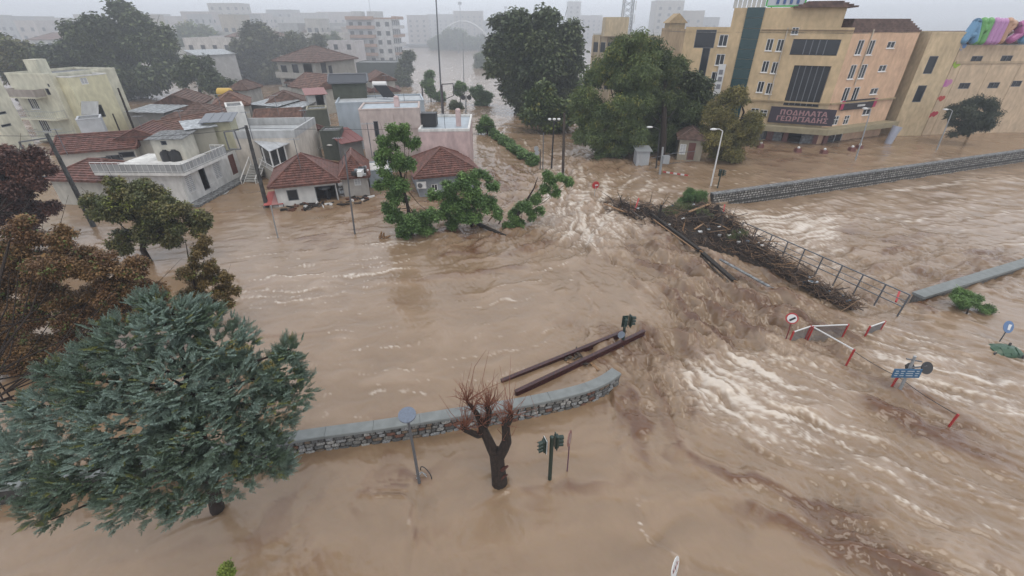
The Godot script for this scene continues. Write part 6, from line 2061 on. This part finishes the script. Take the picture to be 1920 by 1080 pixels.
	# debris heap: a matted mound with branches all over
	var path := [[1130, 378, 10, 0.2], [1170, 392, 18, 0.5], [1215, 405, 28, 0.6], [1265, 418, 36, 0.7], [1320, 418, 46, 1.0], [1355, 428, 44, 1.1], [1395, 452, 28, 0.8], [1440, 480, 16, 0.4], [1490, 508, 11, 0.15], [1545, 538, 10, 0.02], [1600, 562, 7, -0.15]]
	o = thing("debris_heap", "heap of matted branches and litter piled against the bridge railing", "debris", P(1340, 440))
	var mound := MB.new()
	var ts := []
	var cs := []
	var gn := FastNoiseLite.new()
	gn.seed = 4
	gn.frequency = 1.6
	var rings := []
	for i in 61:
		var f := i / 60.0 * (path.size() - 1.001)
		var k := int(f)
		var u := f - k
		var c := [0, 1, 2, 3].map(func(x): return lerpf(path[k][x], path[k + 1][x], u))
		var rg := []
		for j in 11:
			var v := j / 5.0 - 1.0
			var p := P(c[0] + v * c[2] * 0.35, c[1] + v * c[2], 0.0)
			p.y = -0.5 + (c[3] + 0.45) * pow(maxf(0.0, 1.0 - v * v), 0.7) * (0.7 + 0.8 * gn.get_noise_2d(p.x * 0.5, p.z * 0.5) + 0.5 * gn.get_noise_2d(p.x * 2.7, p.z * 2.7))
			rg.append(p)
		rings.append(rg)
	for i in 60:
		for j in 10: mound.quad(rings[i][j], rings[i][j + 1], rings[i + 1][j + 1], rings[i + 1][j])
	part(o, "mound", mound, mat(Color(0.05, 0.034, 0.024), 0.95, "blotch", Vector3(1.5, 1.5, 1.5)))
	var stick := MB.new()
	stick.tube([Vector3(0, 0, -0.5), Vector3(0.03, 0.03, 0), Vector3(-0.02, 0.05, 0.5)], [0.025, 0.02, 0.01], 4, false)
	for i in 4200:
		var a := r.randi() % 61
		var j := r.randi() % 11
		var p: Vector3 = rings[a][j]
		p += Vector3(r.randfn() * 0.3, r.randf_range(-0.02, 0.16), r.randfn() * 0.3)
		if p.y < -0.35: continue
		var bs := Basis(Vector3.UP, r.randf() * TAU) * Basis(Vector3.RIGHT, r.randfn() * 0.35)
		var l := r.randf_range(0.2, 0.9) * (2.2 if r.randf() < 0.12 else 1.0)
		ts.append(Transform3D(bs * Basis.from_scale(Vector3(0.6 + l * 0.5, 0.6 + l * 0.5, l)), p))
		var g: Color = [Color(0.062, 0.036, 0.023), Color(0.033, 0.02, 0.014), Color(0.11, 0.066, 0.04), Color(0.2, 0.12, 0.065)][0 if r.randf() < 0.25 else r.randi() % 4]
		cs.append(g)
	var sm := multi(o, "branches", stick.mesh(), M.leaf, ts, cs)
	sm.set_meta("kind", "stuff")
	crown(o, [[P(1255, 398, 0.5), Vector3(1.0, 0.4, 0.8)], [P(1285, 388, 0.6), Vector3(1.2, 0.5, 0.8)], [P(1325, 400, 0.8), Vector3(1.0, 0.4, 0.8)], [P(1380, 440, 0.6), Vector3(0.8, 0.3, 0.6)]], 0.16, 7, [Color(0.05, 0.07, 0.02), Color(0.1, 0.12, 0.04)], 91, "fine")
	for i in 46:      # long broken branches sticking out
		var a := r.randi() % 50
		var p: Vector3 = rings[a][2 + r.randi() % 7]
		var d := Vector3(r.randfn(), r.randf_range(-0.05, 0.7), r.randfn()).normalized()
		var l := r.randf_range(0.8, 2.2)
		var m := MB.new()
		var k := Vector3(r.randfn(), r.randfn(), r.randfn()) * 0.12
		m.tube([p - d * 0.3, p + d * l * 0.5 + k, p + d * l], [r.randf_range(0.03, 0.09), 0.04, 0.012], 5)
		if i % 2: m.tube([p + d * l * 0.5 + k, p + d * l * 0.7 + Vector3(k.z, 0.3, k.x) * 2.0], [0.03, 0.008], 4)
		part(o, "branch", m, [M.dark_wood, M.bark, M.wood, M.fresh_wood][[0, 1, 2, 0, 1, 3][i % 6]])
	for i in 44:      # pale litter
		var a := r.randi() % 61
		var p: Vector3 = rings[a][2 + r.randi() % 7] + Vector3(0, 0.1, 0)
		var m := MB.new()
		m.cube(p, r.randf_range(0.1, 0.28), r.randf_range(0.05, 0.14), r.randf_range(0.1, 0.25))
		m.ball(p + Vector3(0.08, 0.03, 0), Vector3(0.1, 0.07, 0.08), 5, 7)
		part(o, "litter", m, [M.white, paint(0.4, 0.42, 0.45), paint(0.1, 0.16, 0.22)][i % 3])
	# single planks and beams one can pick out
	var pl := [["long dark bridge beam with a bright broken edge lying across the heap", 1222, 402, 1312, 470, 0.25, 0.22, "dark_wood", 0.45], ["bright splintered plank along the long dark bridge beam", 1226, 412, 1300, 466, 0.09, 0.05, "fresh_wood", 0.62], ["dark bridge beam continuing the broken one downstream", 1310, 468, 1376, 526, 0.3, 0.16, "dark_wood", 0.2], ["long pale grey plank pointing out of the rapids", 1350, 486, 1442, 537, 0.22, 0.07, "concrete", 0.2], ["thin pole lying in the brown rapids below the beam", 1312, 478, 1356, 522, 0.06, 0.06, "wood", 0.1], ["orange brown plank at the upstream tip of the heap", 1133, 382, 1170, 397, 0.2, 0.06, "fresh_wood", 0.35], ["brown plank behind the upstream tip of the heap", 1180, 392, 1206, 411, 0.14, 0.05, "wood", 0.5], ["pale yellow plank lying on the back of the heap", 1292, 397, 1329, 383, 0.22, 0.06, "fresh_wood", 0.9], ["thin grey pole lying across the back of the heap", 1280, 411, 1340, 404, 0.08, 0.06, "wood", 0.95], ["upright splintered board in the middle of the heap", 1280, 432, 1283, 420, 0.16, 0.05, "fresh_wood", 0.9], ["short orange board near the heap's crest", 1302, 430, 1316, 421, 0.12, 0.05, "fresh_wood", 1.0], ["upright thin stake near the upstream red post", 1183, 392, 1182, 374, 0.07, 0.05, "fresh_wood", 0.6], ["bent dead branch rising from the upstream debris", 1168, 384, 1158, 360, 0.05, 0.05, "dark_wood", 0.6], ["dark stump of timber standing in the heap", 1236, 408, 1240, 384, 0.2, 0.14, "dark_wood", 0.6]]
	for q in pl:
		var a := P(q[1], q[2], q[8])
		var b := P(q[3], q[4], q[8])
		if absf(q[1] - q[3]) < 12: b = Z(q[3], q[4], a.z)
		var m := MB.new()
		m.bar(a, b, q[5], q[6])
		var w := thing("timber", q[0], "timber", a)
		part(w, "shaft", m, M[q[7]])
		m = MB.new()
		var d := (b - a).normalized()
		for k in 3: m.bar(b - d * 0.05, b + d * (0.12 + 0.1 * k) + Vector3(0.03 * k, 0.02, -0.03 * k), q[5] * 0.22, q[6] * 0.4)
		part(w, "splinter", m, M.fresh_wood if q[7] != "concrete" else M.concrete)
	# drift caught under the central trees
	o = thing("drift_log", "dark drift log with splintered pale wood under the flooded trees", "log", P(920, 430))
	var m1 := MB.new()
	m1.tube([P(893, 418, 0.3), P(915, 428, 0.25), P(948, 442, 0.1)], [0.16, 0.15, 0.1], 8)
	part(o, "log", m1, M.dark_wood)
	for q in [[916, 415, 926, 402], [884, 420, 900, 412], [935, 420, 942, 408]]:
		m1 = MB.new()
		m1.bar(P(q[0], q[1], 0.3), Z(q[2], q[3], P(q[0], q[1], 0.3).z), 0.14, 0.08)
		part(o, "splinter", m1, M.fresh_wood if q[0] != 935 else M.dark_wood)
	o = thing("uprooted_stump", "orange brown splintered stump at the foot of the leafy tree", "stump", P(718, 442))
	for q in [[712, 446, 716, 434], [718, 446, 720, 436], [722, 446, 732, 442]]:
		m1 = MB.new()
		m1.tube([P(q[0], q[1]), Z(q[2], q[3], P(q[0], q[1]).z)], [0.12, 0.05], 6)
		part(o, "splinter", m1, M.fresh_wood)
	# roof litter and front debris of the tiled house
	o = thing("roof_junk", "white and black junk piled on the tiled house's low roof corner", "junk", P(672, 322, 2.1))
	for i in 22:
		var p := P(657 + r.randf() * 30, 312 + r.randf() * 16, 2.15 + r.randf() * 0.5)
		m1 = MB.new()
		m1.cube(p, r.randf_range(0.15, 0.6), r.randf_range(0.1, 0.5), r.randf_range(0.1, 0.5))
		part(o, "junk_piece", m1, [M.white, M.black_metal, M.black_metal, paint(0.3, 0.34, 0.38), M.galv][i % 5])
	o = thing("floating_litter", "strip of dark floating litter along the tiled house's front wall", "debris", P(580, 384))
	for i in 60:
		var f := r.randf()
		var p := P(lerpf(533, 690, f), lerpf(391, 373, f) + r.randf_range(-6, 5), 0.03)
		m1 = MB.new()
		var d := Vector3(r.randfn(), r.randf_range(-0.1, 0.2), r.randfn()).normalized() * r.randf_range(0.2, 0.8)
		m1.bar(p, p + d, r.randf_range(0.06, 0.3), r.randf_range(0.05, 0.25))
		part(o, "litter_piece", m1, [M.dark_wood, M.wood, M.dark_wood, M.black_metal, M.white, paint(0.12, 0.05, 0.03)][i % 6])
func mb_slab(o: Node, a: Vector3, b: Vector3, n: Vector3) -> void:
	var m := MB.new()
	m.bar(a - Vector3(0, 0.05, 0), b - Vector3(0, 0.05, 0), 0.7, 0.16)
	part(o, "coping_slab", m, M.coping)

func trees() -> void:
	var g1 := [Color(0.058, 0.088, 0.029), Color(0.111, 0.150, 0.042), Color(0.182, 0.182, 0.039)]
	var dk := [Color(0.047, 0.068, 0.029), Color(0.085, 0.107, 0.039)]
	var fresh := [Color(0.046, 0.101, 0.023), Color(0.130, 0.221, 0.058)]
	var rust := [Color(0.115, 0.056, 0.026), Color(0.185, 0.108, 0.038), Color(0.11, 0.14, 0.035)]
	var wine := [Color(0.052, 0.021, 0.017), Color(0.111, 0.042, 0.026)]
	var olive := [Color(0.098, 0.098, 0.026), Color(0.182, 0.150, 0.039), Color(0.234, 0.195, 0.052)]
	var gb := [Color(0.058, 0.075, 0.023), Color(0.130, 0.111, 0.033), Color(0.169, 0.195, 0.039)]
	# large trees on the far bank of the street
	tree("plane_tree", "tallest dark green plane tree at the bend of the flooded street", P(1003, 208), [[1000, 55, 46], [955, 72, 42], [1050, 62, 40], [1000, 105, 58], [945, 115, 34], [1055, 115, 42], [985, 158, 45], [1045, 165, 46], [1000, 190, 34], [1075, 90, 22], [925, 90, 20]], -88, 1.0, 30, dk, 21, 0.6)
	tree("street_tree", "green bushy tree at the foot of the tallest plane tree", P(1040, 240), [[1020, 190, 36], [1055, 205, 34], [1000, 215, 24], [1040, 225, 28]], -72, 0.7, 30, g1, 22, 0.3)
	tree("poplar", "broad yellowish green poplar behind the white kiosk", P(1165, 296), [[1175, 95, 38], [1140, 130, 42], [1190, 140, 46], [1110, 185, 36], [1155, 195, 52], [1115, 240, 36], [1165, 255, 46], [1205, 110, 32], [1140, 280, 30], [1095, 215, 24]], -58, 0.6, 34, g1, 23, 0.4, "willow")
	tree("poplar", "tall green poplar between the kiosk and the olive coloured tree", P(1240, 300), [[1225, 95, 34], [1250, 140, 42], [1230, 190, 50], [1270, 200, 44], [1215, 240, 44], [1260, 255, 40], [1235, 280, 30], [1195, 180, 34]], -60, 0.6, 34, [Color(0.042, 0.066, 0.02), Color(0.08, 0.11, 0.03), Color(0.12, 0.13, 0.03)], 24, 0.4, "willow")
	tree("street_tree", "dark green tree overlapping the shop building's glass strip", P(1305, 295), [[1300, 160, 30], [1290, 195, 36], [1315, 190, 28], [1295, 235, 34], [1280, 260, 28]], -62, 0.6, 32, dk, 25, 0.3)
	tree("olive_tree", "olive yellow tree in front of the shop building's left end", P(1378, 300), [[1370, 182, 22], [1358, 215, 32], [1388, 225, 30], [1350, 255, 34], [1392, 258, 30], [1370, 280, 30], [1340, 280, 20], [1402, 235, 18]], -55, 0.55, 34, olive, 26, 0.25, "willow")
	tree("ornamental_tree", "feathery dark tree before the painted hall", P(1815, 255), [[1820, 208, 24], [1848, 192, 18], [1795, 212, 18], [1862, 205, 14], [1835, 225, 22], [1800, 235, 22]], -63, 0.5, 20, [Color(0.03, 0.042, 0.026), Color(0.06, 0.07, 0.04)], 27, 0.15, "willow")
	# trees behind the old quarter
	tree("plane_tree", "huge dark green tree behind the yellow house", Z(215, 210, -105), [[225, 50, 40], [185, 68, 42], [145, 92, 36], [275, 72, 40], [225, 105, 58], [165, 125, 48], [290, 120, 42], [115, 120, 26], [245, 155, 42], [300, 95, 28], [210, 180, 30]], -105, 1.2, 30, dk, 28, 0.7)
	tree("background_tree", "dull olive tree behind the cream flats", Z(30, 180, -100), [[20, 95, 32], [60, 112, 32], [5, 125, 30], [85, 130, 24], [45, 140, 30]], -100, 1.0, 30, gb, 29, 0.5)
	tree("background_tree", "hazy round tree behind the white roofed hall", Z(370, 130, -180), [[370, 72, 32], [345, 85, 26], [398, 82, 24], [372, 98, 28]], -180, 1.3, 26, g1, 30, 0.5)
	tree("background_tree", "wide hazy tree mass left of the villa's roof", Z(500, 150, -135), [[500, 78, 36], [462, 88, 34], [545, 88, 34], [470, 128, 36], [520, 118, 38], [592, 92, 24], [437, 130, 30], [490, 150, 30]], -135, 1.2, 28, [Color(0.05, 0.062, 0.025), Color(0.085, 0.09, 0.035)], 33, 0.5)
	tree("background_tree", "small dark tree in front of the white roofed hall", Z(372, 175, -98), [[372, 128, 26], [400, 148, 22], [345, 142, 18], [425, 160, 20]], -98, 0.8, 28, dk, 34, 0.3)
	tree("background_tree", "narrow hazy tree left of the tall apartment block", Z(632, 120, -170), [[630, 88, 18], [636, 105, 16], [625, 75, 12]], -170, 0.9, 24, g1, 35, 0.3)
	tree("background_tree", "dark tree under the apartment block's balconies", Z(762, 165, -128), [[760, 145, 16], [758, 125, 14], [768, 105, 10], [752, 158, 12]], -128, 0.8, 26, dk, 36, 0.3)
	var small := [["small round tree on the street's dividing strip by the gantry pole", 808, 190, [[805, 140, 9], [803, 158, 11], [808, 168, 9]], 0.5], ["bushy small tree standing alone in the flooded street", 905, 198, [[895, 172, 13], [910, 182, 14], [902, 190, 10]], 0.5], ["thin young tree beside the pale crossing post", 862, 195, [[860, 160, 7], [862, 170, 9], [870, 163, 7]], 0.45], ["little green tree at the pink house's corner", 913, 252, [[910, 228, 12], [914, 238, 12], [905, 240, 9]], 0.4], ["dark round bush beside the railway gantry", 855, 205, [[852, 198, 11], [862, 202, 8]], 0.4], ["bush below the railway gantry pole", 818, 190, [[815, 177, 11], [826, 180, 9]], 0.45]]
	for i in small.size():
		var q: Array = small[i]
		var b := P(q[1], q[2])
		tree("young_tree", q[0], b, q[3], b.z, q[4], 26, fresh if i != 4 else dk, 50 + i, 0.1, "broad", "", "tree")
	tree("hazy_bush", "hazy willow clump in the middle of the far river", P(905, 128), [[905, 112, 14], [898, 118, 12], [912, 117, 12]], P(905, 128).z, 0.8, 24, g1, 60, 0.2)
	tree("hazy_trees", "hazy grove below the far arched bridge", P(860, 100), [[840, 82, 24], [870, 80, 24], [895, 84, 20], [820, 90, 20], [855, 72, 20]], -300, 1.6, 22, g1, 61, 0.4)
	# hedge
	var hd := thing("hedge", "low green hedge running down to the rail crossing signal", "hedge", P(965, 280))
	var lb := []
	for i in 14:
		var p := P(lerpf(925, 1002, i / 13.0), lerpf(250, 303, i / 13.0), 0.35)
		lb.append([p, Vector3(0.7, 0.6, 0.8)])
	crown(hd, lb, 0.3, 22, fresh, 62)
	# bushes
	tree("bush", "round bright green bush beside the flooded bank wall", P(1812, 592, -0.6), [[1800, 566, 22, 0.6], [1825, 572, 24, 0.6], [1812, 560, 20, 0.6], [1845, 580, 14, 0.7]], P(1812, 585, -0.6).z, 0.16, 30, fresh, 63, 0.05, "fine", "", "bush")
	tree("bush", "bright green bush caught at the end of the river wall", P(1302, 385, 0.2), [[1295, 362, 14], [1308, 370, 16], [1285, 378, 12], [1318, 382, 12]], P(1302, 380, 0).z, 0.22, 26, fresh, 64, 0.04, "willow", "", "bush")
	tree("bush", "sprig of yellow green leaves rising from the near water", P(430, 1120, -0.6), [[424, 1066, 10], [418, 1074, 8], [432, 1072, 6]], P(430, 1120, -0.6).z, 0.09, 14, [Color(0.1, 0.15, 0.02), Color(0.16, 0.2, 0.03)], 65, 0.02, "broad", "", "plant")
	# flooded trees in the middle
	tree("flooded_tree", "slender bright green tree standing in the water before the pink house", P(772, 438), [[742, 248, 20], [758, 242, 12], [722, 265, 14], [768, 265, 14], [738, 292, 24], [715, 300, 12], [762, 310, 16], [728, 330, 18], [752, 345, 18], [712, 345, 12], [748, 372, 20], [735, 402, 18], [775, 412, 26], [812, 402, 18], [796, 426, 22], [760, 432, 18], [722, 390, 12]], -32.6, 0.23, 15, fresh, 66, 0.14)
	tree("flooded_tree", "low spreading green tree half under water by the drift log", P(884, 424), [[865, 338, 22], [900, 336, 20], [925, 350, 12], [838, 355, 20], [815, 365, 14], [885, 368, 26], [855, 385, 22], [915, 382, 18], [830, 395, 16], [880, 402, 22], [935, 400, 12], [850, 415, 14]], -33.8, 0.24, 15, fresh, 67, 0.16)
	tree("flooded_tree", "leaning branchy green tree pushed over towards the rapids", P(962, 425), [[1025, 332, 12], [1045, 338, 15], [1065, 340, 9], [1020, 355, 11], [1042, 360, 9], [1005, 372, 11], [985, 385, 14], [995, 405, 12], [968, 405, 15], [955, 422, 13], [1012, 395, 8], [975, 425, 12]], -34.5, 0.22, 14, fresh, 68, 0.13)
	# autumn trees at the left
	tree("autumn_tree", "green and brown maple in front of the white terrace house", P(284, 492), [[250, 365, 36], [212, 385, 34], [290, 385, 42], [335, 405, 36], [260, 420, 44], [368, 420, 24], [185, 380, 22], [308, 440, 28], [238, 450, 26], [220, 345, 20], [380, 405, 16]], -28.5, 0.25, 19, gb, 69, 0.2)
	tree("autumn_tree", "dark wine red tree at the edge of the white brick-roofed house", P(-30, 520), [[30, 295, 36], [60, 335, 36], [15, 345, 46], [62, 385, 34], [20, 400, 46], [80, 310, 18], [-20, 300, 40], [-30, 380, 50], [100, 390, 14]], -31, 0.27, 22, wine, 70, 0.25)
	tree("autumn_tree", "large rust brown maple behind the blue spruce", P(-75, 930), [[60, 475, 46], [130, 500, 50], [195, 515, 42], [45, 550, 58], [120, 580, 56], [225, 545, 34], [60, 640, 52], [150, 640, 46], [20, 720, 44], [30, 435, 30], [250, 500, 24], [10, 490, 40], [190, 590, 40], [-20, 620, 60], [90, 710, 30], [110, 440, 22], [10, 780, 50], [60, 800, 36], [-30, 540, 50], [280, 545, 24], [300, 600, 26], [255, 590, 28], [170, 560, 30], [100, 650, 40]], -17.5, 0.17, 25, rust, 71, 0.16)
	tree("autumn_tree", "thin yellow brown sapling between the maple and the open water", P(388, 640), [[392, 515, 24], [418, 545, 18], [372, 548, 26], [375, 472, 20], [395, 495, 14], [362, 505, 18], [400, 570, 16], [430, 565, 9], [385, 450, 10], [340, 520, 16], [345, 560, 18], [425, 520, 12], [440, 545, 8], [328, 590, 20], [300, 560, 18]], -19.5, 0.15, 11, [Color(0.09, 0.06, 0.02), Color(0.15, 0.10, 0.025), Color(0.12, 0.13, 0.03)], 72, 0.08)
	tree("autumn_tree", "olive brown shrub showing between the blue spruce's branches", P(430, 760), [[432, 655, 18], [450, 665, 14], [505, 690, 18], [480, 700, 16], [415, 680, 14]], -15.0, 0.16, 15, olive, 73, 0.06)
	spruce()
	pollard()

func _ready() -> void:
	var cam := Camera3D.new()
	cam.name = "camera"
	cam.position = Vector3(0, CH, 0)
	cam.rotation = Vector3(-TH, 0, 0)
	cam.fov = rad_to_deg(2.0 * atan(540.0 / F))
	cam.near = 0.1
	cam.far = 6000.0
	add_child(cam)
	var we := WorldEnvironment.new()
	var env := Environment.new()
	env.background_mode = Environment.BG_SKY
	var sky := Sky.new()
	var sm := ProceduralSkyMaterial.new()
	sm.sky_top_color = Color(0.80, 0.82, 0.85)
	sm.sky_horizon_color = Color(0.86, 0.885, 0.92)
	sm.sky_curve = 0.2
	sm.ground_bottom_color = Color(0.45, 0.42, 0.40)
	sm.ground_horizon_color = Color(0.80, 0.82, 0.85)
	sm.sun_angle_max = 1.0
	sky.sky_material = sm
	env.sky = sky
	env.tonemap_mode = Environment.TONE_MAPPER_LINEAR
	env.tonemap_exposure = 2.1
	env.fog_enabled = true
	env.fog_density = 0.0009
	env.fog_light_color = Color(0.86, 0.88, 0.92)
	env.volumetric_fog_enabled = true
	env.volumetric_fog_density = 0.0
	env.sdfgi_enabled = true
	env.ssao_enabled = true
	env.ssil_enabled = true
	we.environment = env
	add_child(we)
	var sun := DirectionalLight3D.new()
	sun.name = "sun"
	sun.light_energy = 0.25
	sun.light_angular_distance = 40.0
	sun.light_color = Color(1.0, 0.98, 0.95)
	sun.shadow_enabled = true
	sun.rotation_degrees = Vector3(-65, 25, 0)
	add_child(sun)
	make_materials()
	var t0 := Time.get_ticks_msec()
	build_water()
	print("water ", Time.get_ticks_msec() - t0)
	walls()
	commercial()
	town()
	print("town ", Time.get_ticks_msec() - t0)
	trees()
	print("trees ", Time.get_ticks_msec() - t0)
	furniture()
	# curtains of rain beyond the crossing
	var fv := FogVolume.new()
	fv.name = "rain_haze"
	fv.shape = RenderingServer.FOG_VOLUME_SHAPE_BOX
	fv.size = Vector3(1100, 36, 420)
	fv.position = Vector3(0, 14, -78 - 210)
	var fm := FogMaterial.new()
	fm.density = 0.0030
	fm.albedo = Color(0.97, 0.98, 1.0)
	fv.material = fm
	add_child(fv)
	fv.set_meta("kind", "stuff")
	tag(fv, "grey curtain of rain haze hanging over the far end of the town", "haze")
	print("done ", Time.get_ticks_msec() - t0)
